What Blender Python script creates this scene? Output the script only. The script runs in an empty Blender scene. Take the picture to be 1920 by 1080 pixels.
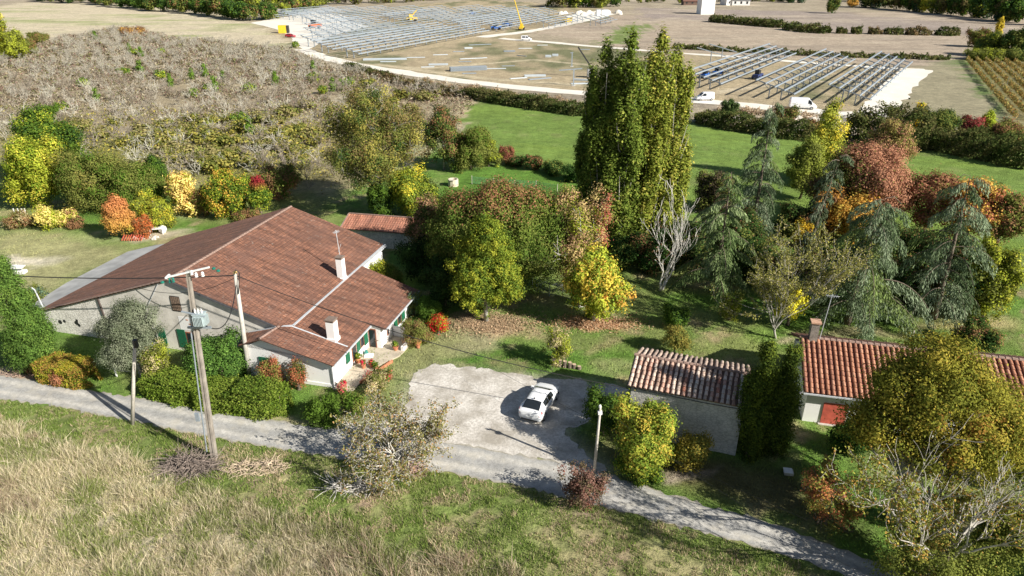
import bpy, math, random
import numpy as np
from math import radians, sin, cos, pi

# ------------------------------------------------------------------ camera, world, sun
S = bpy.context.scene
COL = S.collection
F_PX = 1297.0; PITCH = radians(25.5); CAM_H = 30.0
cam_d = bpy.data.cameras.new("camera"); cam = bpy.data.objects.new("camera", cam_d); COL.objects.link(cam)
cam.location = (0, 0, CAM_H); cam.rotation_euler = (radians(90) - PITCH, 0, 0)
cam_d.sensor_width = 36; cam_d.lens = F_PX / 1920 * 36; cam_d.clip_end = 6000; cam_d.clip_start = 0.5
S.camera = cam
SUN_AZ = math.atan2(0.84, -0.54)      # from +Y clockwise (towards +X)
SUN_EL = radians(31.5)
W = bpy.data.worlds.new("World"); S.world = W; W.use_nodes = True
wn = W.node_tree.nodes; wn.clear()
sky = wn.new("ShaderNodeTexSky"); sky.sky_type = 'NISHITA'; sky.sun_disc = False
sky.sun_elevation = SUN_EL; sky.sun_rotation = SUN_AZ
bg = wn.new("ShaderNodeBackground"); bg.inputs[1].default_value = 0.05
wo = wn.new("ShaderNodeOutputWorld")
W.node_tree.links.new(sky.outputs[0], bg.inputs[0]); W.node_tree.links.new(bg.outputs[0], wo.inputs[0])
sd = bpy.data.lights.new("sun", 'SUN'); sun = bpy.data.objects.new("sun", sd); COL.objects.link(sun)
sd.energy = 5.0; sd.angle = radians(0.5); sd.color = (1.0, 0.95, 0.86)
from mathutils import Vector, Matrix
sdir = Vector((sin(SUN_AZ) * cos(SUN_EL), cos(SUN_AZ) * cos(SUN_EL), sin(SUN_EL)))
sun.rotation_euler = sdir.to_track_quat('Z', 'Y').to_euler()
S.view_settings.view_transform = 'Standard'; S.view_settings.look = 'None'
S.view_settings.exposure = 0.78; S.view_settings.gamma = 1

# ------------------------------------------------------------------ pixel <-> ground, terrain
sP, cP = sin(PITCH), cos(PITCH)
def ray(px, py):
    u = (px - 960) / F_PX; v = (540 - py) / F_PX
    return (u, cP + v * sP, -sP + v * cP)
def G(px, py, z=0.0):
    d = ray(px, py); t = (z - CAM_H) / d[2]
    return (d[0] * t, d[1] * t)
def Zat(px, py, y):
    d = ray(px, py); t = y / d[1]
    return (d[0] * t, CAM_H + d[2] * t)
def mpp(px, py):
    d = ray(px, py); return -CAM_H / d[2] / F_PX
def proj(x, y, z=0.0):
    a = y * cP - (z - CAM_H) * sP; b = y * sP + (z - CAM_H) * cP
    return 960 + F_PX * x / a, 540 - F_PX * b / a

NEAR_EDGE_PX = [(-250, 712), (0, 748), (120, 765), (250, 790), (400, 820), (560, 848), (700, 868), (850, 888), (1000, 918), (1100, 945), (1250, 980), (1400, 1020), (1500, 1050), (1600, 1085), (1800, 1160)]
FAR_EDGE_PX = [(-250, 672), (0, 703), (100, 720), (250, 745), (400, 772), (560, 795), (700, 812), (850, 830), (1000, 858), (1090, 872), (1180, 902), (1300, 940), (1450, 982), (1600, 1038), (1720, 1085), (1950, 1170)]
_ne = np.array([G(*p) for p in NEAR_EDGE_PX])
_rng0 = np.random.default_rng(5)
_w = [(_rng0.uniform(.25, 1.5), _rng0.uniform(0, 6.28), _rng0.uniform(0, 6.28)) for _ in range(9)]
def wob(x, y):
    s = 0
    for f, a, p in _w: s = s + np.sin(f * (x * math.cos(a) + y * math.sin(a)) + p)
    return s / 9
def Hgt(x, y):
    x = np.asarray(x, float); y = np.asarray(y, float)
    ye = np.interp(x, _ne[:, 0], _ne[:, 1])
    d = np.clip(ye - y - 0.25, 0, None)
    t = np.clip(d / 2.5, 0, 1); t = t * t * (3 - 2 * t)
    return t * 0.35 + np.clip(d - 2, 0, 40) * 0.03 + t * 0.18 * wob(x, y) - 0.02 * (d <= 0)
def Gt(px, py):
    z = 0
    for _ in range(6):
        x, y = G(px, py, z); z = float(Hgt(x, y))
    return x, y, z
_nz = np.random.default_rng(11).random((256, 256))
def vnoise(x, y):
    xi = np.floor(x).astype(int); yi = np.floor(y).astype(int); fx = x - xi; fy = y - yi
    fx = fx * fx * (3 - 2 * fx); fy = fy * fy * (3 - 2 * fy)
    a = _nz[xi % 256, yi % 256]; b = _nz[(xi + 1) % 256, yi % 256]; c = _nz[xi % 256, (yi + 1) % 256]; d = _nz[(xi + 1) % 256, (yi + 1) % 256]
    return (a * (1 - fx) + b * fx) * (1 - fy) + (c * (1 - fx) + d * fx) * fy
def fbm(x, y, sc):
    return (vnoise(x / sc, y / sc) * .5 + vnoise(x / sc * 2.1 + 7, y / sc * 2.1 + 3) * .3 + vnoise(x / sc * 4.3 + 17, y / sc * 4.3 + 31) * .2)
def inpoly(x, y, poly):
    x = np.asarray(x); r = np.zeros(x.shape, bool); n = len(poly)
    for i in range(n):
        x1, y1 = poly[i]; x2, y2 = poly[(i + 1) % n]
        if y1 == y2: continue
        c = ((y1 > y) != (y2 > y)) & (x < (x2 - x1) * (y - y1) / (y2 - y1) + x1)
        r ^= c
    return r
def sdist(x, y, poly):          # signed distance, positive inside
    d = np.full(x.shape, 1e9); n = len(poly)
    for i in range(n):
        ax, ay = poly[i]; bx, by = poly[(i + 1) % n]; dx, dy = bx - ax, by - ay
        t = np.clip(((x - ax) * dx + (y - ay) * dy) / (dx * dx + dy * dy + 1e-9), 0, 1)
        d = np.minimum(d, np.hypot(x - ax - t * dx, y - ay - t * dy))
    return np.where(inpoly(x, y, poly), d, -d)

# ------------------------------------------------------------------ materials
def newmat(name):
    m = bpy.data.materials.new(name); m.use_nodes = True; nt = m.node_tree; nt.nodes.clear()
    o = nt.nodes.new("ShaderNodeOutputMaterial"); return m, nt, o
def N(nt, t, **kw):
    n = nt.nodes.new(t)
    for k, v in kw.items():
        if k in n.inputs: n.inputs[k].default_value = v
        else: setattr(n, k, v)
    return n
def L(nt, a, b): nt.links.new(a, b)
def mat(name, c, rough=.7, metal=0, var=.18, scale=6, c2=None, bump=0, bscale=20, emit=None, alpha=None, detail=5):
    m, nt, o = newmat(name)
    p = N(nt, "ShaderNodeBsdfPrincipled"); p.inputs["Roughness"].default_value = rough; p.inputs["Metallic"].default_value = metal
    tc = N(nt, "ShaderNodeTexCoord"); no = N(nt, "ShaderNodeTexNoise"); no.inputs["Scale"].default_value = scale; no.inputs["Detail"].default_value = detail
    L(nt, tc.outputs["Object"], no.inputs["Vector"])
    r = N(nt, "ShaderNodeValToRGB"); c2 = c2 or tuple(x * (1 - var) for x in c); c1 = tuple(min(1, x * (1 + var)) for x in c)
    r.color_ramp.elements[0].position = .35; r.color_ramp.elements[1].position = .68
    r.color_ramp.elements[0].color = (*c2, 1); r.color_ramp.elements[1].color = (*c1, 1)
    L(nt, no.outputs[0], r.inputs[0]); L(nt, r.outputs[0], p.inputs["Base Color"])
    if bump:
        n2 = N(nt, "ShaderNodeTexNoise"); n2.inputs["Scale"].default_value = bscale; n2.inputs["Detail"].default_value = 6
        L(nt, tc.outputs["Object"], n2.inputs["Vector"])
        b = N(nt, "ShaderNodeBump"); b.inputs["Strength"].default_value = bump; b.inputs["Distance"].default_value = .05
        L(nt, n2.outputs[0], b.inputs["Height"]); L(nt, b.outputs[0], p.inputs["Normal"])
    L(nt, p.outputs[0], o.inputs[0]); return m
def attr_mat(name, var=.35, scales=(.12, 1.3, 9), bump=.6, rough=.95, bscale=6, bdist=.15, hue=0.0, speck=None):
    """colour comes from the surface's own 'col' attribute, broken up by world-space noise"""
    m, nt, o = newmat(name)
    a = N(nt, "ShaderNodeAttribute"); a.attribute_name = 'col'
    g = N(nt, "ShaderNodeNewGeometry"); cur = a.outputs["Color"]
    for i, sc in enumerate(scales):
        no = N(nt, "ShaderNodeTexNoise"); no.inputs["Scale"].default_value = sc; no.inputs["Detail"].default_value = 6; no.inputs["Roughness"].default_value = .65
        L(nt, g.outputs["Position"], no.inputs["Vector"])
        mr = N(nt, "ShaderNodeMapRange"); mr.inputs[1].default_value = .3; mr.inputs[2].default_value = .7
        v = var * (1 if i else .7)
        mr.inputs[3].default_value = 1 - v; mr.inputs[4].default_value = 1 + v
        L(nt, no.outputs[0], mr.inputs[0])
        mx = N(nt, "ShaderNodeVectorMath", operation='MULTIPLY'); L(nt, cur, mx.inputs[0]); L(nt, mr.outputs[0], mx.inputs[1]); cur = mx.outputs[0]
    if speck:
        no = N(nt, "ShaderNodeTexNoise"); no.inputs["Scale"].default_value = speck[1]; no.inputs["Detail"].default_value = 4
        L(nt, g.outputs["Position"], no.inputs["Vector"])
        mr = N(nt, "ShaderNodeMapRange"); mr.inputs[1].default_value = .52; mr.inputs[2].default_value = .66; mr.inputs[4].default_value = speck[2]
        L(nt, no.outputs[0], mr.inputs[0])
        mx = N(nt, "ShaderNodeMix", data_type='RGBA'); L(nt, mr.outputs[0], mx.inputs[0]); L(nt, cur, mx.inputs[6]); mx.inputs[7].default_value = (*speck[0], 1); cur = mx.outputs[2]
    p = N(nt, "ShaderNodeBsdfPrincipled"); p.inputs["Roughness"].default_value = rough; p.inputs["Specular IOR Level"].default_value = .15
    L(nt, cur, p.inputs["Base Color"])
    n2 = N(nt, "ShaderNodeTexNoise"); n2.inputs["Scale"].default_value = bscale; n2.inputs["Detail"].default_value = 8; n2.inputs["Roughness"].default_value = .7
    L(nt, g.outputs["Position"], n2.inputs["Vector"])
    b = N(nt, "ShaderNodeBump"); b.inputs["Strength"].default_value = bump; b.inputs["Distance"].default_value = bdist
    L(nt, n2.outputs[0], b.inputs["Height"]); L(nt, b.outputs[0], p.inputs["Normal"])
    L(nt, p.outputs[0], o.inputs[0]); return m
def leaf_mat(name, trans=.24):
    m, nt, o = newmat(name)
    a = N(nt, "ShaderNodeAttribute"); a.attribute_name = 'col'
    d = N(nt, "ShaderNodeBsdfDiffuse"); t = N(nt, "ShaderNodeBsdfTranslucent"); mx = N(nt, "ShaderNodeMixShader"); mx.inputs[0].default_value = trans
    L(nt, a.outputs["Color"], d.inputs[0]); L(nt, a.outputs["Color"], t.inputs[0])
    L(nt, d.outputs[0], mx.inputs[1]); L(nt, t.outputs[0], mx.inputs[2]); L(nt, mx.outputs[0], o.inputs[0]); return m
LEAF = leaf_mat("leaf"); NEEDLE = leaf_mat("needle", .15); BLADE = leaf_mat("grass_blade", .25)
GROUND = attr_mat("earth_and_grass", var=.26, scales=(.12, .55, 1.9, 8), bump=.9, bscale=5, bdist=.2)
TWIG = mat("pale_twig", (.42, .39, .35), .9, var=.35, scale=3)
BARK = mat("bark", (.16, .125, .095), .95, var=.3, scale=5, bump=.4)
BARKG = mat("grey_bark", (.36, .34, .30), .9, var=.3, scale=4, bump=.3)
BARKW = mat("white_bark", (.62, .59, .54), .9, var=.2, scale=4)

# ------------------------------------------------------------------ objects
def tag(o, label=None, cat=None, group=None, kind=None):
    if label: o['label'] = label
    if cat: o['category'] = cat
    if group: o['group'] = group
    if kind: o['kind'] = kind
    return o
def empty(name, loc, rz=0, label=None, cat=None, group=None, kind=None):
    o = bpy.data.objects.new(name, None); COL.objects.link(o); o.location = loc; o.rotation_euler = (0, 0, rz)
    return tag(o, label, cat, group, kind)
def link(name, me, parent=None, loc=None):
    o = bpy.data.objects.new(name, me); COL.objects.link(o)
    if parent: o.parent = parent
    if loc: o.location = loc
    return o
def copy_tree(o, parent=None, keep=None):
    c = o.copy(); COL.objects.link(c); c.parent = parent
    for ch in o.children: copy_tree(ch, c)
    return c
class MB:
    def __init__(s): s.v = []; s.f = []; s.c = None
    def add(s, vs, fs):
        n = len(s.v); s.v += [tuple(v) for v in vs]; s.f += [tuple(i + n for i in f) for f in fs]; return s
    def box(s, x0, x1, y0, y1, z0, z1):
        return s.add([(x0, y0, z0), (x1, y0, z0), (x1, y1, z0), (x0, y1, z0), (x0, y0, z1), (x1, y0, z1), (x1, y1, z1), (x0, y1, z1)],
                     [(0, 3, 2, 1), (4, 5, 6, 7), (0, 1, 5, 4), (1, 2, 6, 5), (2, 3, 7, 6), (3, 0, 4, 7)])
    def prism(s, poly, z0, z1):          # vertical prism, z1 may be list
        n = len(poly); za = z0 if isinstance(z0, (list, tuple)) else [z0] * n; zb = z1 if isinstance(z1, (list, tuple)) else [z1] * n
        vs = [(x, y, z) for (x, y), z in zip(poly, za)] + [(x, y, z) for (x, y), z in zip(poly, zb)]
        return s.add(vs, [tuple(range(n))[::-1], tuple(range(n, 2 * n))] + [(i, (i + 1) % n, n + (i + 1) % n, n + i) for i in range(n)])
    def slab(s, pts, t):                 # thick sheet below 3D polygon
        n = len(pts); vs = [tuple(p) for p in pts] + [(p[0], p[1], p[2] - t) for p in pts]
        return s.add(vs, [tuple(range(n)), tuple(range(n, 2 * n))[::-1]] + [(i, n + i, n + (i + 1) % n, (i + 1) % n) for i in range(n)])
    def beam(s, a, b, w, h=None):        # box beam a->b
        h = h or w; a = Vector(a); b = Vector(b); d = (b - a).normalized(); up = Vector((0, 0, 1))
        if abs(d.z) > .95: up = Vector((0, 1, 0))
        sx = d.cross(up).normalized() * w / 2; sy = sx.cross(d).normalized() * h / 2
        vs = [a - sx - sy, a + sx - sy, a + sx + sy, a - sx + sy, b - sx - sy, b + sx - sy, b + sx + sy, b - sx + sy]
        return s.add(vs, [(0, 3, 2, 1), (4, 5, 6, 7), (0, 1, 5, 4), (1, 2, 6, 5), (2, 3, 7, 6), (3, 0, 4, 7)])
    def tube(s, pts, rs, n=6, cap=True):
        k = len(pts); base = len(s.v); P = [Vector(p) for p in pts]
        for i, p in enumerate(P):
            d = (P[min(i + 1, k - 1)] - P[max(i - 1, 0)]).normalized() if k > 1 else Vector((0, 0, 1))
            a = d.cross(Vector((0, 0, 1)) if abs(d.z) < .9 else Vector((1, 0, 0))).normalized(); b = d.cross(a)
            r = rs[i] if hasattr(rs, '__len__') else rs
            for j in range(n):
                t = 2 * pi * j / n; q = p + a * (cos(t) * r) + b * (sin(t) * r); s.v.append((q.x, q.y, q.z))
        for i in range(k - 1):
            for j in range(n):
                s.f.append((base + i * n + j, base + i * n + (j + 1) % n, base + (i + 1) * n + (j + 1) % n, base + (i + 1) * n + j))
        if cap: s.f.append(tuple(base + j for j in range(n))[::-1]); s.f.append(tuple(base + (k - 1) * n + j for j in range(n)))
        return s
    def lathe(s, prof, c=(0, 0, 0), n=12):
        base = len(s.v); k = len(prof)
        for r, z in prof:
            for j in range(n): s.v.append((c[0] + r * cos(2 * pi * j / n), c[1] + r * sin(2 * pi * j / n), c[2] + z))
        for i in range(k - 1):
            for j in range(n): s.f.append((base + i * n + j, base + i * n + (j + 1) % n, base + (i + 1) * n + (j + 1) % n, base + (i + 1) * n + j))
        s.f.append(tuple(base + (k - 1) * n + j for j in range(n))); s.f.append(tuple(base + j for j in range(n))[::-1])
        return s
    def mesh(s, name, m, smooth=False):
        me = bpy.data.meshes.new(name); me.from_pydata(s.v, [], s.f); me.materials.append(m)
        if smooth: me.polygons.foreach_set("use_smooth", [True] * len(me.polygons))
        me.update(); return me
    def build(s, name, m, parent=None, smooth=False, loc=None):
        return link(name, s.mesh(name, m, smooth), parent, loc)
def npmesh(name, V, k, m, col=None, smooth=False):
    """V (n*k,3) vertices, faces of k consecutive verts; col (n,3) per face"""
    n = len(V) // k; me = bpy.data.meshes.new(name)
    me.vertices.add(n * k); me.vertices.foreach_set("co", np.asarray(V, np.float32).ravel())
    me.loops.add(n * k); me.loops.foreach_set("vertex_index", np.arange(n * k, dtype=np.int32))
    me.polygons.add(n); me.polygons.foreach_set("loop_start", np.arange(0, n * k, k, dtype=np.int32))
    me.update(calc_edges=True)
    if col is not None:
        c = np.ones((n, 4), np.float32); c[:, :3] = col; a = me.attributes.new('col', 'FLOAT_COLOR', 'POINT'); a.data.foreach_set("color", np.repeat(c, k, 0).ravel())
    me.materials.append(m); return me
def norm(v): return v / (np.linalg.norm(v, axis=-1, keepdims=True) + 1e-9)
def leaf_verts(P, nrm, size, asp, rng, tan=None):
    n = len(P); t = rng.normal(size=(n, 3)) if tan is None else tan
    t = norm(t - (t * nrm).sum(1, keepdims=True) * nrm) if tan is None else norm(t); b = norm(np.cross(nrm, t))
    s = np.asarray(size).reshape(-1, 1) * .5; V = np.empty((n, 4, 3))
    V[:, 0] = P - t * s; V[:, 1] = P + b * s * asp + t * s * .1; V[:, 2] = P + t * s; V[:, 3] = P - b * s * asp + t * s * .1
    return V.reshape(-1, 3)
def pal(rng, palette, n, jit=.22):
    cs = np.array([c for c, w in palette]); w = np.array([w for c, w in palette], float); i = rng.choice(len(cs), n, p=w / w.sum())
    return cs[i], i
def crown(rng, lobes, leaf, palette, cover=2.6, asp=.6, sig=.35, shell=(.55, 1.02), per=None, up=.0, open_=0.0, zst=1.0, cfun=None, low=.55, jit=.22):
    lb = np.array(lobes, float); area = 4 * pi * ((lb[:, 3] * lb[:, 4]) ** 1.6 + (lb[:, 3] * lb[:, 5]) ** 1.6 + (lb[:, 4] * lb[:, 5]) ** 1.6) ** (1 / 1.6) / 3 ** (1 / 1.6)
    la = leaf * leaf * asp * .5; n = int(cover * area.sum() / la); per = per or max(14, int(sig * sig * 8.5 / la)); sig = sig * .86
    nc = max(8, n // per); li = rng.choice(len(lb), nc, p=area / area.sum()); l = lb[li]
    d = norm(rng.normal(size=(nc, 3))); fl = (d[:, 2] < -.25) & (rng.random(nc) < low); d[fl, 2] *= -1
    r = rng.uniform(shell[0] ** 2, shell[1] ** 2, nc) ** .5
    bump = 1 + .10 * np.sin(5 * d[:, 0] + 3 * li) * np.cos(4 * d[:, 1] + li) + .05 * np.sin(11 * d[:, 2] + 7 * d[:, 0])
    C = l[:, :3] + d * l[:, 3:] * (r * bump)[:, None]; ro = rng.uniform(0, 99); Rm = (lb[:, 3].max() + lb[:, 5].max()) / 2; hs = max(.35, Rm * .34)
    q1 = vnoise(C[:, 0] / hs + ro + C[:, 2] / hs * .6, C[:, 1] / hs + ro - C[:, 2] / hs * .8) - .5; C = C + d * (q1 * .46 * min(Rm, 3))[:, None]
    keep = np.ones(nc, bool)
    for k in range(len(lb)):
        q = np.linalg.norm((C - lb[k, :3]) / lb[k, 3:], axis=1); keep &= ~((q < shell[0] * .85) & (li != k))
    keep &= rng.random(nc) > open_ + .32 * (vnoise(C[:, 0] / 1.1 + ro, C[:, 2] / 1.1 + C[:, 1]) > .6)
    C = C[keep]; d = d[keep]; nc = len(C)
    base, idx = pal(rng, palette, nc); base = base * rng.uniform(.78, 1.25, (nc, 1))
    P = np.repeat(C, per, 0); o = rng.normal(size=P.shape) * sig; o[:, 2] *= zst; P = P + o
    nn = norm(np.repeat(d, per, 0) * .45 + o / sig * .62 + rng.normal(size=P.shape) * .42 + np.array([0, 0, .25 + up]))
    c = np.repeat(base, per, 0); alt, _ = pal(rng, palette, len(P)); mixk = (rng.random((len(P), 1)) < .14)
    c = np.where(mixk, alt, c) * rng.uniform(1 - jit * .7, 1 + jit * .7, (len(P), 1))
    if cfun is not None: c = cfun(P, c, rng)
    c = c * 1.35; P[:, 2] = np.maximum(P[:, 2], .04)
    return leaf_verts(P, nn, leaf * rng.uniform(.7, 1.3, len(P)), asp, rng), c, C
def limbs(mb, rng, targets, top, base_r, n=10, sides=5, start=.25):
    """tapered trunk to `top` then limbs from the trunk to some crown points"""
    top = np.array(top, float); k = 6; pts = []; rs = []
    b = np.array([rng.normal() * .12, rng.normal() * .12, 0]) * top[2] * .15
    for i in range(k):
        t = i / (k - 1); pts.append(tuple(top * t + b * math.sin(t * pi))); rs.append(base_r * (1.25 if i == 0 else 1 - .75 * t))
    pts[0] = (pts[0][0], pts[0][1], -.15)
    mb.tube(pts, rs, 8)
    if len(targets) == 0: return
    for t in targets[rng.choice(len(targets), min(n, len(targets)), replace=False)]:
        s = rng.uniform(start, .9); p0 = top * s; p0[2] = min(p0[2], max(t[2] * .8, .2)); r0 = base_r * (1 - .75 * s) * .55
        mid = (p0 + t) / 2 + rng.normal(size=3) * .12 * np.linalg.norm(t - p0); mid[2] -= .05 * np.linalg.norm(t - p0)
        ps = [p0, p0 * .45 + mid * .55, mid, mid * .4 + t * .6, t]; mb.tube([tuple(p) for p in ps], [r0, r0 * .8, r0 * .6, r0 * .4, r0 * .18], sides, False)
def grow(mb, rng, p, d, ln, r, depth, spread=.6, sides=4, lift=.1, kids=(2, 3), tips=None, seg=3, rmin=.008, shrink=.72):
    pts = [p]; dd = d
    for i in range(seg):
        dd = norm(dd + rng.normal(size=3) * .16 + np.array([0, 0, lift])); pts.append(pts[-1] + dd * ln / seg)
    rs = [max(rmin, r * (1 - .45 * i / seg)) for i in range(seg + 1)]
    mb.tube([tuple(q) for q in pts], rs, sides if depth > 1 else 3, False)
    if tips is not None and depth <= 1: tips += pts[1:]
    if depth > 0:
        for _ in range(rng.integers(kids[0], kids[1] + 1)):
            j = rng.integers(1, seg + 1); nd = norm(dd + rng.normal(size=3) * spread)
            grow(mb, rng, pts[j], nd, ln * rng.uniform(shrink - .15, shrink + .12), rs[j] * .68, depth - 1, spread, sides, lift, kids, tips, seg, rmin, shrink)

# palettes (linear albedo)
Gr = (.07, .12, .018); DG = (.035, .07, .018); OL = (.13, .145, .035); YG = (.24, .27, .03); YE = (.52, .42, .05); PY = (.62, .50, .16)
OR = (.50, .22, .045); BR = (.20, .11, .055); RB = (.24, .085, .045); RD = (.22, .025, .03); PK = (.36, .19, .12); TN = (.36, .30, .16); GB = (.10, .15, .095); GRY = (.33, .31, .27)
SEED = [100]
def nrng():
    SEED[0] += 1; return np.random.default_rng(SEED[0])
def lobes_for(rng, shape, R, Hh, nsub=7):
    lb = []
    if shape == 'round':
        lb.append((0, 0, Hh * .56, R * .66, R * .66, Hh * .32)); nsub += 4
        for k in range(nsub):
            a = 2 * pi * (k * 1.618 + rng.uniform(-.2, .2)); z = Hh * rng.uniform(.34, .8); q = R * rng.uniform(.5, .78) * (1 if z < .65 * Hh else .75)
            lb.append((cos(a) * q, sin(a) * q, z, R * rng.uniform(.2, .4), R * rng.uniform(.2, .4), Hh * rng.uniform(.09, .17)))
        lb.append((rng.normal() * R * .1, 0, Hh * .84, R * .38, R * .38, Hh * .14))
    elif shape == 'bush':
        lb.append((0, 0, Hh * .42, R * .7, R * .7, Hh * .42)); nsub += 4
        for k in range(nsub):
            a = 2 * pi * (k * 1.618 + rng.uniform(-.2, .2)); q = R * rng.uniform(.4, .76); z = rng.uniform(.18, .78)
            lb.append((cos(a) * q, sin(a) * q, Hh * z, R * rng.uniform(.2, .38), R * rng.uniform(.2, .38), Hh * rng.uniform(.13, .24)))
    elif shape == 'cone':
        for k in range(6):
            t = k / 5; q = R * (1 - t * .82) * (1 if k else .85); lb.append((rng.normal() * q * .1, rng.normal() * q * .1, Hh * (.14 + .74 * t), q, q, Hh * .15))
    elif shape == 'egg':
        lb.append((0, 0, Hh * .45, R * .92, R * .92, Hh * .32)); lb.append((0, 0, Hh * .66, R * .66, R * .66, Hh * .25)); lb.append((0, 0, Hh * .83, R * .36, R * .36, Hh * .17))
        for k in range(8):
            a = 2 * pi * k / 8 + rng.uniform(-.3, .3); z = rng.uniform(.25, .65); q = R * .62 * (1 if z < .5 else .7); lb.append((cos(a) * q, sin(a) * q, Hh * z, R * .32, R * .32, Hh * .12))
    elif shape == 'column':
        for k in range(7):
            t = k / 6; q = R * (.75 + .25 * math.sin(pi * min(1, t * 1.1))) * (1 if t < .8 else .6); lb.append((rng.normal() * R * .12, rng.normal() * R * .12, Hh * (.1 + .8 * t), q, q, Hh * .13))
    return lb
def tree(name, label, base, top, width, palette, shape='round', leaf=.26, cover=2.4, trunk=.16, bark=BARK, group=None, cat='tree', open_=0, nlimb=10, cfun=None,
         sig=None, asp=.6, start=.25, nsub=7, bare=0, jit=.22, lobes=None, zst=1.0, up=0, low=.55):
    leaf = leaf * .84; rng = nrng(); gx, gy, gz = Gt(*base); y = gy; x, z = Zat(top[0], top[1], y); Hh = max(.3, z - gz); R = width * .46 * mpp(*base)
    if abs(x - gx) > .3 * Hh + 1: x = gx
    root = empty(name, (x, y, gz), 0, label, cat, group)
    lb = lobes or lobes_for(rng, shape, R, Hh, nsub)
    V, c, C = crown(rng, lb, leaf, palette, cover, asp, sig or max(.22, min(.55, R * .13)), cfun=cfun, open_=open_, jit=jit, zst=zst, up=up, low=low)
    link('foliage' if shape == 'bush' else 'crown', npmesh('crown', V, 4, LEAF, c), root)
    mb = MB(); limbs(mb, rng, C, (0, 0, Hh * .8), max(.04, trunk), n=nlimb, start=start)
    if bare:
        for q in C[rng.choice(len(C), min(bare, len(C)), replace=False)]:
            d = norm(q - np.array([0, 0, Hh * .45])); grow(mb, rng, q * .8, norm(d + np.array([0, 0, .4])), Hh * .14, .035, 2, sides=3, rmin=.014)
    mb.build('stem' if shape == 'bush' else 'trunk', bark, root, True); return root

# ------------------------------------------------------------------ ground sheet
def W_(pts): return [G(*p) for p in pts]
MEADOW = [(862, 222), (905, 180), (1095, 203), (1310, 228), (1530, 262), (1750, 278), (1960, 306), (1960, 480), (1700, 470), (1300, 400), (1090, 318), (1000, 300), (940, 300), (880, 262)]
PADDOCK = [(820, 330), (870, 312), (940, 308), (1000, 318), (1100, 345), (1100, 385), (900, 385), (830, 372)]
SCRUB = [(-60, 130), (40, 92), (120, 72), (235, 52), (330, 72), (540, 92), (600, 118), (700, 145), (850, 172), (905, 182), (860, 225), (800, 250), (700, 330), (600, 372), (530, 352), (440, 345), (330, 348), (150, 310), (-60, 300)]
STUBBLE = [(-100, 28), (30, 6), (110, 4), (300, 12), (480, 42), (545, 72), (568, 92), (480, 86), (330, 73), (235, 55), (125, 66), (70, 78), (-100, 120)]
SITE = [(480, 42), (620, 25), (900, -2), (1100, 12), (1150, 28), (1080, 45), (985, 62), (990, 78), (1100, 85), (1280, 98), (1480, 112), (1740, 128), (1655, 214), (1450, 203), (1320, 192), (1100, 175), (960, 163), (850, 150), (700, 128), (600, 108), (560, 92)]
FIELD_R = [(1150, 28), (1200, 12), (1500, 20), (1960, 60), (1960, 100), (1800, 112), (1740, 122), (1480, 108), (1280, 95), (1180, 88), (1000, 74), (1000, 60), (1085, 45)]
VINE = [(1808, 110), (1970, 108), (1970, 262), (1905, 230), (1860, 180)]
xs = np.unique(np.concatenate([np.linspace(-3000, -400, 14), np.arange(-400, -120, 7), np.arange(-120, -60, 1.6), np.arange(-60, 65, .5), np.arange(65, 130, 1.6), np.arange(130, 400, 7), np.linspace(400, 3000, 14)]))
ys = np.unique(np.concatenate([np.linspace(-300, 15, 12), np.arange(15, 75, .45), np.arange(75, 130, .9), np.arange(130, 330, 2), np.arange(330, 700, 8), np.linspace(700, 4000, 14)]))
GX, GY = np.meshgrid(xs, ys); GZ = Hgt(GX, GY)
wx = GX + (fbm(GX, GY, 3.0) - .5) * 3.2 * np.clip(GY / 60, .4, 6); wy = GY + (fbm(GX + 50, GY, 3.0) - .5) * 3.2 * np.clip(GY / 60, .4, 8)
colr = np.empty(GX.shape + (3,)); colr[:] = (.125, .22, .04)
def mixin(mask, c):
    m = np.clip(mask, 0, 1)[..., None]; colr[:] = colr * (1 - m) + np.array(c) * m
mixin((fbm(GX, GY, 7) - .47) * 4, (.21, .25, .08))                         # dry lawn areas
mixin((fbm(GX + 90, GY, 2.2) - .58) * 5, (.33, .28, .15))
def zone(poly, c, soft, k=1.0): mixin(k * (sdist(wx, wy, W_(poly)) / soft + .5), c)
def spot(px, py, rx, ry, c, k=1.0):
    x, y = G(px, py); d = np.hypot((wx - x) / rx, (wy - y) / ry); mixin(k * np.clip(1.6 - 1.5 * d, 0, 1), c)
FAR = GY > 125
mixin(FAR * 1.0, (.33, .28, .20))
zone([(1150, 28), (1960, 20), (1960, 115), (1740, 125), (1180, 90), (1000, 60)], (.38, .31, .235), 4)
zone([(1190, 14), (1560, 22), (1960, 58), (1960, 76), (1780, 64), (1560, 60), (1340, 40), (1200, 38)], (.30, .25, .215), 5, .8)
mixin(FAR * np.clip((fbm(GX / 5 + GY / 9, GY, 7) - .5) * 3.5, 0, .7), (.44, .37, .28)); mixin(FAR * np.clip((fbm(GX / 7 + 60 + GY / 9, GY, 5) - .56) * 4, 0, .6), (.24, .20, .16))
zone(STUBBLE, (.52, .45, .32), 6)
mixin((sdist(wx, wy, W_(STUBBLE)) > 0) * (fbm(GX / 3, GY, 12) - .55) * 4, (.30, .33, .14))
zone(SCRUB, (.33, .275, .18), 5)
zone([(-60, 300), (-60, 245), (300, 255), (560, 300), (700, 260), (560, 400), (150, 320)], (.22, .21, .07), 12, .8)
zone([(790, 262), (860, 190), (905, 178), (880, 225), (830, 262), (760, 330), (735, 320)], (.42, .36, .22), 3, .8)
zone(SITE, (.38, .31, .20), 3)
mixin((sdist(wx, wy, W_(SITE)) > 0) * (fbm(GX, GY / 2, 14) - .5) * 5, (.17, .17, .09))
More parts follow.
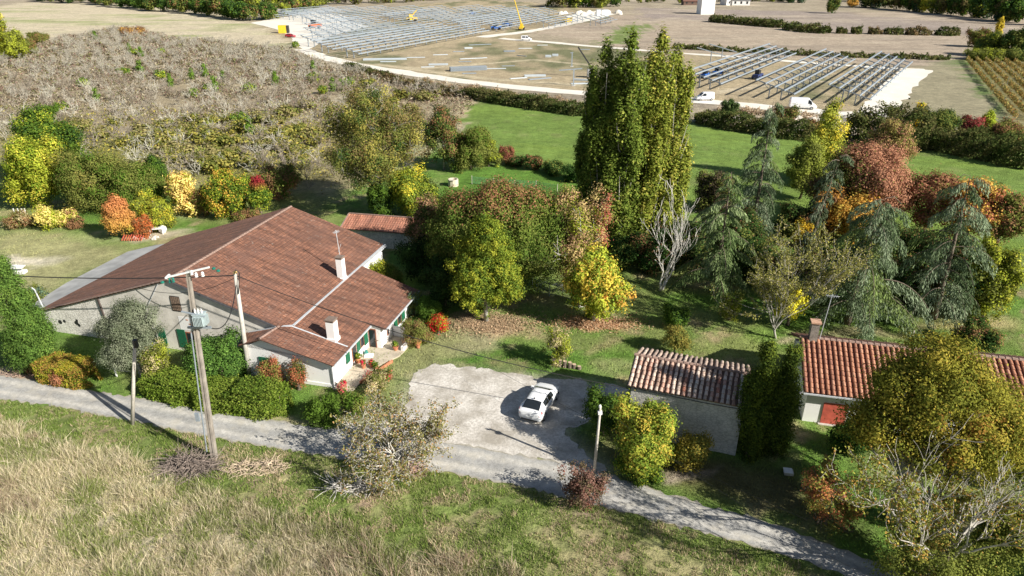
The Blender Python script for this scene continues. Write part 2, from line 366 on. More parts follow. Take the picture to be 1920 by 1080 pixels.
zone([(1118, 84), (1165, 48), (1222, 46), (1205, 62), (1172, 82)], (.17, .22, .07), 4, .9)
def streak(px, w, c, k=.8):
    cc = np.array(W_(px)); d = np.gradient(cc, axis=0); nn = np.stack([-d[:, 1], d[:, 0]], 1); nn /= np.linalg.norm(nn, axis=1)[:, None]
    mixin(k * (sdist(GX, GY, [tuple(p) for p in cc + nn * w / 2] + [tuple(p) for p in (cc - nn * w / 2)[::-1]]) / .8 + .5), c)
for off in (0, 9): streak([(1800 + off, 112), (1768 + off, 122), (1752 + off, 150), (1730 + off, 185), (1700 + off, 222)], 1.6, (.46, .40, .28))
for a_ in (0, 1, 2, 3): streak([(600 + a_ * 60, 100 - a_ * 9), (760 + a_ * 50, 84 - a_ * 9), (940 + a_ * 20, 64 - a_ * 9)], 2.0, (.50, .42, .29), .6)
streak([(640, 118), (800, 128), (1000, 112), (1200, 130)], 3, (.48, .41, .28), .7); streak([(700, 120), (900, 146), (1090, 160)], 4, (.47, .40, .27), .7); streak([(1330, 175), (1500, 150), (1640, 160)], 4, (.47, .40, .28), .6)
zone(MEADOW, (.15, .225, .05), 1.6)
mixin((sdist(wx, wy, W_(MEADOW)) > 0) * (fbm(GX / 2, GY, 10) - .5) * 4, (.17, .25, .05))
mixin((sdist(wx, wy, W_(MEADOW)) > 0) * np.clip(np.sin((GX * .35 + GY * .94) * 1.5 + 3 * fbm(GX, GY, 9)) * .35, 0, 1), (.16, .26, .06)); mixin((sdist(wx, wy, W_(MEADOW)) > 0) * (fbm(GX + 20, GY + 9, 3.2) - .6) * 3, (.22, .25, .09))
zone(PADDOCK, (.11, .215, .035), 2)
zone(VINE, (.22, .20, .09), 3)
zone([(1725, 125), (1805, 110), (1860, 185), (1900, 235), (1740, 235), (1650, 225)], (.29, .26, .17), 4)
zone([(1770, 105), (1812, 110), (1880, 200), (1910, 240), (1870, 215), (1800, 130)], (.10, .17, .04), 2, .8)
# garden left of the farmhouse
zone([(-60, 420), (150, 430), (240, 455), (300, 470), (160, 530), (70, 590), (-60, 600)], (.34, .33, .16), 5, .75)
spot(40, 490, 5, 2, (.56, .51, .40)); spot(30, 415, 3, 1.6, (.40, .34, .24)); spot(290, 440, 4, 2, (.48, .42, .30)); spot(320, 405, 5, 2, (.30, .31, .15))
YZ = [(758, 752), (772, 705), (812, 686), (905, 692), (1000, 704), (1100, 716), (1172, 732), (1165, 750), (1120, 772), (1085, 792), (1062, 812), (1092, 842), (1150, 880), (1000, 862), (850, 838), (700, 818), (640, 806), (665, 790), (720, 795)]
zone(YZ, (.46, .42, .33), 2.2, .9)
# fallen leaves and worn patches on the lawn
spot(915, 608, 5.0, 2.4, (.46, .34, .22)); spot(1115, 606, 3.4, 1.1, (.50, .32, .19)); spot(1000, 556, 4.5, 1.4, (.30, .22, .13), .6); spot(865, 640, 3.5, 3, (.36, .32, .2)); spot(1090, 640, 6, 1.5, (.22, .24, .09), .5)
spot(1600, 625, 6, 1.2, (.34, .30, .17), .8); spot(1800, 605, 6, 2, (.42, .34, .18)); spot(1480, 640, 2, .8, (.36, .33, .2)); spot(1150, 690, 3, 2, (.24, .26, .11), .7)
spot(1330, 560, 8, 2.4, (.10, .20, .03), .8); spot(1650, 600, 10, 2, (.12, .22, .03), .7); spot(870, 672, 3, .7, (.07, .19, .02), .9); spot(1010, 665, 8, 1.2, (.09, .18, .03), .7); spot(960, 690, 8, 1, (.10, .18, .035), .6)
zone([(690, 690), (750, 650), (830, 600), (900, 640), (830, 690), (780, 700), (720, 780), (650, 800)], (.26, .27, .12), 2, .7)
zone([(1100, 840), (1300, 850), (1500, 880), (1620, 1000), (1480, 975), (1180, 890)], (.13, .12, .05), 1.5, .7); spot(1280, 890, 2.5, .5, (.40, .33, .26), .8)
# verge and meadow in front of the road
ye = np.interp(GX, _ne[:, 0], _ne[:, 1]); FG = (GY < ye) * 1.0
mixin(FG, (.18, .235, .065)); mixin(FG * (fbm(GX, GY, 3.0) - .48) * 5, (.33, .30, .15)); mixin(FG * (fbm(GX + 33, GY, 1.2) - .62) * 8, (.36, .27, .18))
DRY = [(-300, 760), (0, 812), (150, 852), (330, 922), (480, 962), (650, 1000), (900, 1052), (1150, 1080), (1200, 1500), (-1200, 1500)]
mixin(FG * (sdist(wx, wy, W_([(-300, 760), (0, 812), (150, 852), (330, 922), (480, 968), (650, 1020), (800, 1062), (950, 1090), (900, 2600), (-2000, 2600)])) / 1.2 + .3), (.44, .39, .26))
spot(400, 872, 2.2, .8, (.34, .26, .18)); spot(480, 880, 2.2, .9, (.44, .34, .24)); spot(248, 790, .9, .5, (.48, .4, .27)); spot(745, 885, 2.6, .7, (.40, .27, .22)); spot(1105, 960, 1.4, .5, (.36, .26, .2)); spot(60, 700, 2.4, .8, (.42, .28, .2)); spot(0, 700, 3, 1, (.45, .33, .26))
spot(620, 775, 2.2, .6, (.42, .30, .2)); spot(540, 790, 6, .4, (.42, .34, .22), .7)
nx, ny = len(xs), len(ys)
me = bpy.data.meshes.new('ground'); me.vertices.add(nx * ny); me.vertices.foreach_set("co", np.stack([GX, GY, GZ], -1).astype(np.float32).ravel())
ii = (np.arange(ny - 1)[:, None] * nx + np.arange(nx - 1)[None, :]).ravel(); q = np.stack([ii, ii + 1, ii + nx + 1, ii + nx], 1).astype(np.int32)
me.loops.add(q.size); me.loops.foreach_set("vertex_index", q.ravel()); me.polygons.add(len(q)); me.polygons.foreach_set("loop_start", np.arange(0, q.size, 4, dtype=np.int32)); me.update(calc_edges=True)
ca = np.ones((nx * ny, 4), np.float32); ca[:, :3] = colr.reshape(-1, 3); a = me.attributes.new('col', 'FLOAT_COLOR', 'POINT'); a.data.foreach_set("color", ca.ravel())
me.materials.append(GROUND); me.polygons.foreach_set("use_smooth", [True] * len(me.polygons))
tag(link('ground', me), kind='structure', label='grass lawns, dry verges and bare soil around the farm')
def col_at(x, y):
    i = np.clip(np.searchsorted(xs, x), 0, nx - 1); j = np.clip(np.searchsorted(ys, y), 0, ny - 1); return colr[j, i]

# sheets: road, yard, site tracks
def ragged(pts, step, amp, rng, closed=True):
    out = []; n = len(pts)
    for i in range(n if closed else n - 1):
        a = np.array(pts[i]); b = np.array(pts[(i + 1) % n]); ln = np.linalg.norm(b - a); k = max(1, int(ln / step)); nn = np.array([-(b - a)[1], (b - a)[0]]) / (ln + 1e-9)
        for j in range(k): out.append(tuple(a + (b - a) * j / k + nn * (rng.normal() * amp)))
    return out
def sheet(name, pts, z, m, label):
    from mathutils.geometry import tessellate_polygon
    tri = tessellate_polygon([[Vector((x, y, 0)) for x, y in pts]])
    me = bpy.data.meshes.new(name); me.from_pydata([(x, y, z) for x, y in pts], [], [tuple(t) for t in tri]); me.materials.append(m); me.update()
    for p in me.polygons:
        if p.normal.z < 0: p.flip()
    return tag(link(name, me), kind='structure', label=label)
def gravel(name, c1, c2, c3, s1=.35, s2=14, bump=.8):
    m, nt, o = newmat(name); g = N(nt, "ShaderNodeNewGeometry")
    a = N(nt, "ShaderNodeTexNoise"); a.inputs["Scale"].default_value = s1; a.inputs["Detail"].default_value = 8; a.inputs["Roughness"].default_value = .7
    b = N(nt, "ShaderNodeTexNoise"); b.inputs["Scale"].default_value = s2; b.inputs["Detail"].default_value = 6; b.inputs["Roughness"].default_value = .8
    L(nt, g.outputs["Position"], a.inputs["Vector"]); L(nt, g.outputs["Position"], b.inputs["Vector"])
    r = N(nt, "ShaderNodeValToRGB"); e = r.color_ramp.elements; e[0].position = .38; e[0].color = (*c2, 1); e[1].position = .6; e[1].color = (*c1, 1)
    L(nt, a.outputs[0], r.inputs[0]); r2 = N(nt, "ShaderNodeMapRange"); r2.inputs[1].default_value = .45; r2.inputs[2].default_value = .7; L(nt, b.outputs[0], r2.inputs[0])
    mx = N(nt, "ShaderNodeMix", data_type='RGBA'); L(nt, r2.outputs[0], mx.inputs[0]); L(nt, r.outputs[0], mx.inputs[6]); mx.inputs[7].default_value = (*c3, 1)
    p = N(nt, "ShaderNodeBsdfPrincipled"); p.inputs["Roughness"].default_value = .95; L(nt, mx.outputs[2], p.inputs["Base Color"])
    bp = N(nt, "ShaderNodeBump"); bp.inputs["Strength"].default_value = bump; bp.inputs["Distance"].default_value = .05; L(nt, b.outputs[0], bp.inputs["Height"]); L(nt, bp.outputs[0], p.inputs["Normal"])
    L(nt, p.outputs[0], o.inputs[0]); return m
YARD_M = gravel("yard_gravel", (.72, .68, .62), (.38, .345, .29), (.30, .27, .23), .5, 5, 1.0)
TRACK_M = gravel("crushed_limestone", (.78, .74, .66), (.70, .65, .56), (.62, .57, .48), .2, 3)
_r = np.random.default_rng(3)
YARD = [(758, 752), (772, 705), (812, 686), (905, 692), (1000, 704), (1100, 716), (1172, 732), (1165, 750), (1120, 772), (1085, 792), (1062, 812), (1092, 842), (1150, 880), (1120, 888), (1000, 862), (850, 838), (700, 818), (640, 806), (665, 790), (720, 795)]
_yp = np.array(ragged(W_(YARD), .25, .04, _r)); _yp = np.stack([_yp[:, 0] + (fbm(_yp[:, 0], _yp[:, 1], 1.4) - .5) * 1.5, _yp[:, 1] + (fbm(_yp[:, 0] + 40, _yp[:, 1], 1.4) - .5) * 1.5], 1)
sheet('gravel_yard', [tuple(p) for p in _yp], .003, YARD_M, 'pale gravel parking yard beside the lane')
# lane with its own wheel-track wear, as a strip mesh
def lane():
    fe = np.array([G(*p) for p in FAR_EDGE_PX]); ne = _ne; n = 260; V = []; Cc = []
    def res(a, n):
        s = np.r_[0, np.cumsum(np.hypot(*np.diff(a, axis=0).T))]; t = np.linspace(0, s[-1], n); return np.stack([np.interp(t, s, a[:, 0]), np.interp(t, s, a[:, 1])], 1)
    A = res(fe, n); B = res(ne, n); m = 15
    for i in range(n):
        for j in range(m):
            t = j / (m - 1); e = (.13 * _r.normal()) if j in (0, m - 1) else 0
            p = A[i] * (1 - t) + B[i] * t; V.append((p[0], p[1] + e, .016 - .009 * abs(2 * t - 1) ** 8))
            wear = math.exp(-((t - .27) / .11) ** 2) + math.exp(-((t - .74) / .11) ** 2); c = np.array((.33, .325, .31)) * (1 - .6 * wear) + np.array((.58, .55, .49)) * .6 * wear
            if j in (0, m - 1): c = np.array((.33, .30, .23))
            Cc.append(c * _r.uniform(.94, 1.06))
    f = [(i * m + j, i * m + j + 1, (i + 1) * m + j + 1, (i + 1) * m + j) for i in range(n - 1) for j in range(m - 1)]
    me = bpy.data.meshes.new('road'); me.from_pydata(V, [], f); c4 = np.ones((len(V), 4), np.float32); c4[:, :3] = Cc
    a = me.attributes.new('col', 'FLOAT_COLOR', 'POINT'); a.data.foreach_set('color', c4.ravel()); me.materials.append(attr_mat("worn_asphalt", var=.2, scales=(.5, 2.4, 9), bump=.5, bscale=14, bdist=.04, rough=.9, speck=((.50, .46, .38), 1.1, .45))); me.update()
    for p in me.polygons:
        if p.normal.z < 0: p.flip()
    tag(link('road', me), kind='structure', label='narrow worn asphalt lane past the farmhouse')
lane()
def strip(px, w):
    c = np.array(W_(px)); d = np.gradient(c, axis=0); nn = np.stack([-d[:, 1], d[:, 0]], 1); nn /= np.linalg.norm(nn, axis=1)[:, None]; w = np.resize(w, len(c)) / 2
    return [tuple(p) for p in c + nn * w[:, None]] + [tuple(p) for p in (c - nn * w[:, None])[::-1]]
PERIM = [(566, 92), (600, 106), (650, 118), (700, 127), (770, 138), (850, 150), (960, 163), (1100, 175), (1200, 180), (1300, 188), (1370, 194), (1450, 203), (1530, 208), (1565, 214), (1610, 214)]
sheet('gravel_track', ragged(strip(PERIM, 5.8), 4, .3, _r), .03, TRACK_M, 'white crushed stone track along the near side of the building site')
sheet('gravel_track', ragged(strip([(1735, 131), (1650, 127), (1560, 121), (1470, 114), (1370, 106), (1280, 100), (1180, 92), (1100, 86), (1040, 80), (985, 76), (940, 72)], 4.2), 5, .3, _r), .034, TRACK_M, 'white crushed stone track crossing the middle of the building site')
sheet('gravel_track', ragged(strip([(1636, 216), (1660, 190), (1690, 155), (1722, 130)], [6.5, 7, 7.5, 8]), 3, .3, _r), .038, TRACK_M, 'wide white stone track beside the vineyard end of the site')
sheet('gravel_track', ragged(strip([(900, 70), (985, 60), (1040, 50), (1100, 38), (1145, 26)], 6), 5, .4, _r), .03, TRACK_M, 'white stone track curving up to the far wood')
sheet('stone_pad', ragged(W_([(470, 43), (520, 34), (590, 24), (640, 28), (690, 50), (640, 62), (606, 72), (596, 84), (570, 94), (548, 74), (530, 58)]), 5, .5, _r), .042, TRACK_M, 'white stone delivery pad at the left end of the site')
sheet('stone_pad', ragged(W_([(1060, 30), (1120, 20), (1150, 26), (1110, 38), (1060, 40)]), 6, .6, _r), .042, TRACK_M, 'white stone pad by the far right wood')

# ------------------------------------------------------------------ buildings
def uvroof_mat(name, c1, c2, c3, tw=.27, th=.34):
    """mechanical clay tiles: brick pattern in metres (UV) with lichen and dark weathering"""
    m, nt, o = newmat(name); uv = N(nt, "ShaderNodeUVMap"); g = N(nt, "ShaderNodeNewGeometry")
    br = N(nt, "ShaderNodeTexBrick"); br.inputs["Scale"].default_value = 1; br.inputs["Brick Width"].default_value = tw; br.inputs["Row Height"].default_value = th
    br.inputs["Mortar Size"].default_value = .022; br.inputs["Mortar Smooth"].default_value = .3; br.inputs["Bias"].default_value = 0; br.offset = .5
    br.inputs["Color1"].default_value = (*c1, 1); br.inputs["Color2"].default_value = (*c2, 1); br.inputs["Mortar"].default_value = tuple(x * .3 for x in c2) + (1,)
    L(nt, uv.outputs[0], br.inputs["Vector"])
    n1 = N(nt, "ShaderNodeTexNoise"); n1.inputs["Scale"].default_value = .45; n1.inputs["Detail"].default_value = 7; n1.inputs["Roughness"].default_value = .65; L(nt, g.outputs["Position"], n1.inputs["Vector"])
    mr = N(nt, "ShaderNodeMapRange"); mr.inputs[1].default_value = .38; mr.inputs[2].default_value = .66; L(nt, n1.outputs[0], mr.inputs[0])
    mx = N(nt, "ShaderNodeMix", data_type='RGBA'); mx.inputs[7].default_value = (*c3, 1); L(nt, br.outputs[0], mx.inputs[6])
    k = N(nt, "ShaderNodeMath", operation='MULTIPLY'); k.inputs[1].default_value = .7; L(nt, mr.outputs[0], k.inputs[0]); L(nt, k.outputs[0], mx.inputs[0])
    # weathering streaks running down the slope
    mp = N(nt, "ShaderNodeMapping"); mp.inputs["Scale"].default_value = (1.6, .22, 1); L(nt, uv.outputs[0], mp.inputs[0])
    n2 = N(nt, "ShaderNodeTexNoise"); n2.inputs["Scale"].default_value = 1; n2.inputs["Detail"].default_value = 6; L(nt, mp.outputs[0], n2.inputs["Vector"])
    m2 = N(nt, "ShaderNodeMapRange"); m2.inputs[1].default_value = .3; m2.inputs[2].default_value = .7; m2.inputs[3].default_value = .6; m2.inputs[4].default_value = 1.38; L(nt, n2.outputs[0], m2.inputs[0])
    v = N(nt, "ShaderNodeVectorMath", operation='MULTIPLY'); L(nt, mx.outputs[2], v.inputs[0]); L(nt, m2.outputs[0], v.inputs[1])
    # pale lichen spots
    n3 = N(nt, "ShaderNodeTexNoise"); n3.inputs["Scale"].default_value = 3.2; n3.inputs["Detail"].default_value = 5; n3.inputs["Roughness"].default_value = .7; L(nt, g.outputs["Position"], n3.inputs["Vector"])
    m3 = N(nt, "ShaderNodeMapRange"); m3.inputs[1].default_value = .60; m3.inputs[2].default_value = .70; m3.inputs[4].default_value = .65; L(nt, n3.outputs[0], m3.inputs[0])
    ml = N(nt, "ShaderNodeMix", data_type='RGBA'); ml.inputs[7].default_value = (.36, .30, .25, 1); L(nt, m3.outputs[0], ml.inputs[0]); L(nt, v.outputs[0], ml.inputs[6])
    p = N(nt, "ShaderNodeBsdfPrincipled"); p.inputs["Roughness"].default_value = .9; L(nt, ml.outputs[2], p.inputs["Base Color"])
    # tile relief: rows step down, columns roll
    sx = N(nt, "ShaderNodeSeparateXYZ"); L(nt, uv.outputs[0], sx.inputs[0])
    fr = N(nt, "ShaderNodeMath", operation='MULTIPLY'); fr.inputs[1].default_value = 1 / th; L(nt, sx.outputs[1], fr.inputs[0]); f2 = N(nt, "ShaderNodeMath", operation='FRACT'); L(nt, fr.outputs[0], f2.inputs[0])
    fx = N(nt, "ShaderNodeMath", operation='MULTIPLY'); fx.inputs[1].default_value = 2 * pi / tw; L(nt, sx.outputs[0], fx.inputs[0]); sn = N(nt, "ShaderNodeMath", operation='SINE'); L(nt, fx.outputs[0], sn.inputs[0])
    ad = N(nt, "ShaderNodeMath", operation='MULTIPLY_ADD'); ad.inputs[1].default_value = .45; L(nt, sn.outputs[0], ad.inputs[0]); L(nt, f2.outputs[0], ad.inputs[2])
    b = N(nt, "ShaderNodeBump"); b.inputs["Strength"].default_value = .8; b.inputs["Distance"].default_value = .035; L(nt, ad.outputs[0], b.inputs["Height"]); L(nt, b.outputs[0], p.inputs["Normal"])
    L(nt, p.outputs[0], o.inputs[0]); return m
TILE_A = uvroof_mat("brown_clay_tiles", (.30, .135, .08), (.17, .078, .05), (.145, .075, .055))
TILE_B = uvroof_mat("orange_clay_tiles", (.46, .20, .12), (.33, .13, .08), (.30, .14, .10), .3, .4)
def wall_mat(name, c, dirt, k=.5, scale=.9, bump=.25, stones=False):
    m, nt, o = newmat(name); g = N(nt, "ShaderNodeNewGeometry")
    n = N(nt, "ShaderNodeTexNoise"); n.inputs["Scale"].default_value = scale; n.inputs["Detail"].default_value = 9; n.inputs["Roughness"].default_value = .7; L(nt, g.outputs["Position"], n.inputs["Vector"])
    r = N(nt, "ShaderNodeMapRange"); r.inputs[1].default_value = .4; r.inputs[2].default_value = .68; r.inputs[4].default_value = k; L(nt, n.outputs[0], r.inputs[0])
    mx = N(nt, "ShaderNodeMix", data_type='RGBA'); mx.inputs[6].default_value = (*c, 1); mx.inputs[7].default_value = (*dirt, 1); L(nt, r.outputs[0], mx.inputs[0]); cur = mx.outputs[2]
    p = N(nt, "ShaderNodeBsdfPrincipled"); p.inputs["Roughness"].default_value = .95; hh = n.outputs[0]
    if stones:
        vo = N(nt, "ShaderNodeTexVoronoi"); vo.inputs["Scale"].default_value = 3.2; mp = N(nt, "ShaderNodeMapping"); mp.inputs["Scale"].default_value = (1, 1, 1.7); L(nt, g.outputs["Position"], mp.inputs[0]); L(nt, mp.outputs[0], vo.inputs["Vector"])
        vo.feature = 'DISTANCE_TO_EDGE'; r2 = N(nt, "ShaderNodeMapRange"); r2.inputs[2].default_value = .12; r2.inputs[3].default_value = .72; r2.inputs[4].default_value = 1.08; L(nt, vo.outputs["Distance"], r2.inputs[0])
        v = N(nt, "ShaderNodeVectorMath", operation='MULTIPLY'); L(nt, cur, v.inputs[0]); L(nt, r2.outputs[0], v.inputs[1]); cur = v.outputs[0]; hh = r2.outputs[0]
    L(nt, cur, p.inputs["Base Color"]); b = N(nt, "ShaderNodeBump"); b.inputs["Strength"].default_value = bump; b.inputs["Distance"].default_value = .05; L(nt, hh, b.inputs["Height"]); L(nt, b.outputs[0], p.inputs["Normal"])
    L(nt, p.outputs[0], o.inputs[0]); return m
WHITE_W = wall_mat("white_render", (.86, .85, .83), (.72, .70, .66), .3)
GREY_W = wall_mat("weathered_render", (.74, .70, .63), (.46, .43, .38), .85, .8)
STONE_W = wall_mat("rubble_stone", (.78, .75, .68), (.50, .47, .41), .7, 1.4, .7, True)
SHED_W = wall_mat("shed_stone", (.58, .56, .52), (.36, .35, .32), .8, 1.2, .5, True)
GREEN_P = mat("green_paint", (.012, .12, .06), .55, var=.15); RED_P = mat("red_paint", (.52, .10, .065), .7, var=.2, scale=3); DARKW = mat("old_brown_wood", (.20, .14, .10), .9, var=.3, scale=8)
ZINC = mat("zinc", (.50, .52, .54), .5, var=.12); FIBRO = mat("fibre_cement", (.36, .36, .35), .9, var=.18, scale=.8, bump=.3); DARK = mat("dark_opening", (.02, .02, .022), .6); CONC = mat("concrete", (.50, .47, .42), .9, var=.15, scale=3, bump=.2)
PATIO = mat("patio_slabs", (.46, .40, .31), .9, var=.18, scale=1.5, bump=.2); TERRA = mat("terracotta", (.50, .19, .10), .85); GLASSD = mat("dark_glass", (.02, .025, .03), .12, var=.05); WHITE_M = mat("white_enamel", (.75, .75, .73), .5, var=.06)
BROWNF = mat("red_brown_frame", (.28, .11, .06), .7); RIDGE = mat("ridge_mortar", (.27, .18, .145), .9, var=.3, scale=5)
def roofpiece(name, quads, m, parent, t=.09):
    """quads: list of (eave_a, eave_b, top_b, top_a) in 3D; UV in metres with v down the slope"""
    V = []; Fc = []; UV = []
    for q in quads:
        P = [Vector(p) for p in q]; e = (P[1] - P[0]).normalized(); nn = (P[1] - P[0]).cross(P[-1] - P[0]).normalized()
        if nn.z < 0: nn = -nn
        dn = e.cross(nn); n = len(P); b = len(V); V += P + [p - nn * t for p in P]
        Fc.append(tuple(b + i for i in range(n))); UV += [((p - P[0]).dot(e), (p - P[0]).dot(dn)) for p in P]
        Fc.append(tuple(b + n + i for i in range(n))[::-1]); UV += [(0, 0)] * n
        for i in range(n): Fc.append((b + i, b + n + i, b + n + (i + 1) % n, b + (i + 1) % n)); UV += [(0, 0), (0, .02), (.02, .02), (.02, 0)]
    me = bpy.data.meshes.new(name); me.from_pydata([tuple(v) for v in V], [], Fc); uvl = me.uv_layers.new(name="UVMap")
    for i, u in enumerate(UV): uvl.data[i].uv = u
    me.materials.append(m); me.update()
    return link(name, me, parent)
def panel(parent, name, a, b, z0, z1, m, off=.03, t=.05, label=None):
    """upright board between plan points a,b standing `off` proud to the right-hand side of a->b"""
    a = Vector((*a, 0)); b = Vector((*b, 0)); d = (b - a).normalized(); n = Vector((d.y, -d.x, 0))
    p = [a + n * off, b + n * off, b + n * (off + t), a + n * (off + t)]
    return tag(MB().prism([(v.x, v.y) for v in p], z0, z1).build(name, m, parent), label)
OX, OY = G(626, 727); HROT = math.atan2(-.249, .968)
HS = empty('farmhouse', (OX, OY, 0), HROT, 'long low farmhouse with one huge brown tiled roof and a white annex with green shutters', 'house')
# local x=u (to the right/front), y=w (back)
mb = MB(); Z = lambda u: 6.68 - (.325 * (-14.7 - u) if u < -14.7 else .318 * (u + 14.7))
g0, g1 = 2.0, 20.3
for w in (g0, g1 - .35):
    mb.add([(-22.2, w, -.3), (-5.0, w, -.3), (-5.0, w, Z(-5.0)), (-14.7, w, 6.58), (-22.2, w, Z(-22.2) - .08), (-22.2, w + .35, -.3), (-5.0, w + .35, -.3), (-5.0, w + .35, Z(-5.0)), (-14.7, w + .35, 6.58), (-22.2, w + .35, Z(-22.2) - .08)],
           [(0, 1, 2, 3, 4), (9, 8, 7, 6, 5), (0, 5, 6, 1), (4, 9, 5, 0), (1, 6, 7 - 0, 2), (2, 7, 8, 3), (3, 8, 9, 4)])
mb.box(-5.35, -5.0, g0 + .36, g1 - .36, -.3, 3.2)
mb.build('wall', GREY_W, HS)['label'] = 'grey weathered rendered gable wall'
mb = MB(); za = Z(-29.3) - .1; zb = Z(-22.21) - .1
for w in (g0, g1 - .35): mb.add([(-29.3, w, -.3), (-22.21, w, -.3), (-22.21, w, zb), (-29.3, w, za), (-29.3, w + .35, -.3), (-22.21, w + .35, -.3), (-22.21, w + .35, zb), (-29.3, w + .35, za)], [(0, 1, 2, 3), (7, 6, 5, 4), (0, 3, 7, 4), (1, 5, 6, 2), (3, 2, 6, 7), (0, 4, 5, 1)])
mb.box(-29.3, -28.95, g0 + .36, g1 - .36, -.3, za)
mb.build('wall', STONE_W, HS)['label'] = 'bare rubble stone end wall with missing stones'
rf = roofpiece('roof', [[(-4.55, 2.55, 3.45), (-4.55, g1 + .2, 3.45), (-14.7, g1 + .2, 6.72), (-14.7, g0 - .2, 6.72), (-5.2, g0 - .2, 3.66)],
                        [(-29.8, g1 + .2, 1.78), (-29.8, g0 - .2, 1.78), (-14.7, g0 - .2, 6.72), (-14.7, g1 + .2, 6.72)]], TILE_A, HS)
mb = MB()
for k in range(44):
    w = g0 - .2 + k * .425; mb.tube([(-14.7, w, 6.75), (-14.7, w + .43, 6.72)], [.13, .11], 6)
for k in range(34):                                            # verge tiles along the front rake
    t = k / 34; u = -29.8 + 15.1 * t; mb.beam((u, g0 - .2, 1.83 + 4.94 * t), (u + .42, g0 - .2, 1.81 + 4.94 * (t + .028)), .2, .07)
mb.build('ridge_tiles', RIDGE, rf)
# verge boards and gutters
mb = MB(); mb.beam((-14.7, g0 - .21, 6.56), (-5.3, g0 - .21, 3.55), .04, .18); mb.build('verge_board', mat("dark_board", (.10, .10, .11), .8), HS)
mb = MB(); mb.beam((-4.5, 2.6, 3.5), (-4.5, g1 + .2, 3.5), .20, .05); mb.beam((-4.5, 2.45, 3.49), (.2, 2.45, 2.3), .14, .05); mb.beam((-8.1, 1.72, 2.86), (-5.3, 1.72, 3.72), .2, .05); mb.beam((-5.6, 1.75, 3.68), (-4.5, 2.5, 3.53), .22, .05)
mb.build('flashing', ZINC, HS)['label'] = 'pale zinc valley strips between the roofs'
mb = MB(); mb.beam((.44, -.3, 2.2), (.44, 6.2, 2.2), .12, .1); mb.beam((1.72, 6.3, 1.93), (1.72, 14, 1.93), .12, .1); mb.beam((-4.45, 14.2, 3.3), (-4.45, g1 + .3, 3.3), .14, .12); mb.build('gutter', ZINC, HS)
mb = MB(); mb.tube([(.12, -.08, 2.2), (.10, -.06, 0)], .05, 6); mb.tube([(-15.9, g0 - .08, 6.2), (-18.1, g0 - .08, 3.1)], .03, 4); mb.build('downpipe', ZINC, HS)
MB().beam((-22.2, g0 - .06, .6), (-22.5, g0 - .06, 4.1), .16, .1).build('downpipe', mat("rust_pipe", (.09, .07, .06), .8), HS)
# annex
mb = MB(); an = [(0, 0), (0, 6.4), (1.15, 6.4), (1.15, 13.7), (-4.6, 13.7), (-4.6, 2.36), (-7.4, 1.98), (-7.4, 0)]
mb.prism(an, -.3, [2.28, 2.28, 1.98, 1.98, 3.3, 3.3, 2.9, 2.9]); mb.add([(-7.4, 0, 2.6), (0, 0, 2.28), (-5.6, 0, 3.5), (-7.4, .3, 2.6), (0, .3, 2.28), (-5.6, .3, 3.5)], [(0, 1, 2), (5, 4, 3), (0, 3, 4, 1), (1, 4, 5, 2), (2, 5, 3, 0)])
mb.box(-4.95, -4.61, 14.0, g1 - .36, -.3, 3.22)
mb.build('wall', WHITE_W, HS)['label'] = 'bright white rendered annex wall'
rf2 = roofpiece('roof', [[(.42, -.38, 2.26), (.42, 2.42, 2.26), (-4.55, 2.42, 3.52), (-5.25, 1.8, 3.70), (-5.6, -.38, 3.72)],
                         [(-8.3, 1.78, 2.80), (-7.6, -.38, 2.88), (-5.605, -.38, 3.71), (-5.26, 1.78, 3.70)],
                         [(.38, 2.48, 2.24), (.38, 6.3, 2.24), (-4.45, 6.3, 3.47), (-4.45, 2.48, 3.47)],
                         [(1.68, 6.305, 1.98), (1.68, 14.1, 1.98), (-4.45, 14.9, 3.5), (-4.45, 6.305, 3.5)]], TILE_A, HS, .07)
rf2['label'] = 'lower brown tiled roof over the white annex'
MB().tube([(-5.6, -.38, 3.75), (-5.25, 1.8, 3.74)], .1, 6).build('ridge_tiles', RIDGE, rf2)
def chimney(u, w, z0, z1, s, label, mast=False):
    c = MB().box(u - s, u + s, w - s, w + s, z0, z1).build('chimney', WHITE_W, HS); c['label'] = label
    MB().box(u - s - .06, u + s + .06, w - s - .06, w + s + .06, z0 - .1, z0 + .28).build('chimney_base', WHITE_W, c)
    k = MB(); k.box(u - s + .02, u + s - .02, w - s + .02, w + s - .02, z1 + .002, z1 + .16); k.box(u - s - .05, u + s + .05, w - s - .05, w + s + .05, z1 + .162, z1 + .24); k.build('chimney_cap', mat("soot_cap", (.20, .15, .12), .9), c)
    if mast:
        k = MB(); k.tube([(u - .1, w + s + .08, z0 + .5), (u - .3, w + s + .1, z1 + 2.6)], .03, 5); k.tube([(u - .3, w + s + .1, z1 + .5), (u + .05, w + s + .12, z1 + 1.3)], .02, 4)
        for t in range(6): k.tube([(u - .3 - .25, w + s + .1 + t * .1 - .2, z1 + 2.4), (u - .3 + .25, w + s + .1 + t * .1 - .2, z1 + 2.4)], .012, 4)
        k.tube([(u - .3, w + s - .3, z1 + 2.4), (u - .3, w + s + .6, z1 + 2.4)], .015, 4); k.build('aerial', ZINC, c)
chimney(-4.95, 11.9, 3.3, 5.4, .3, 'tall white chimney with an aerial mast', True)
chimney(-1.15, 2.75, 2.55, 4.25, .34, 'squat white chimney with a dark cap')
def shutter(a, b, z0, z1, m=GREEN_P, off=.03, label=None):
    s = panel(HS, 'shutter', a, b, z0, z1, m, off, .045, label); return s
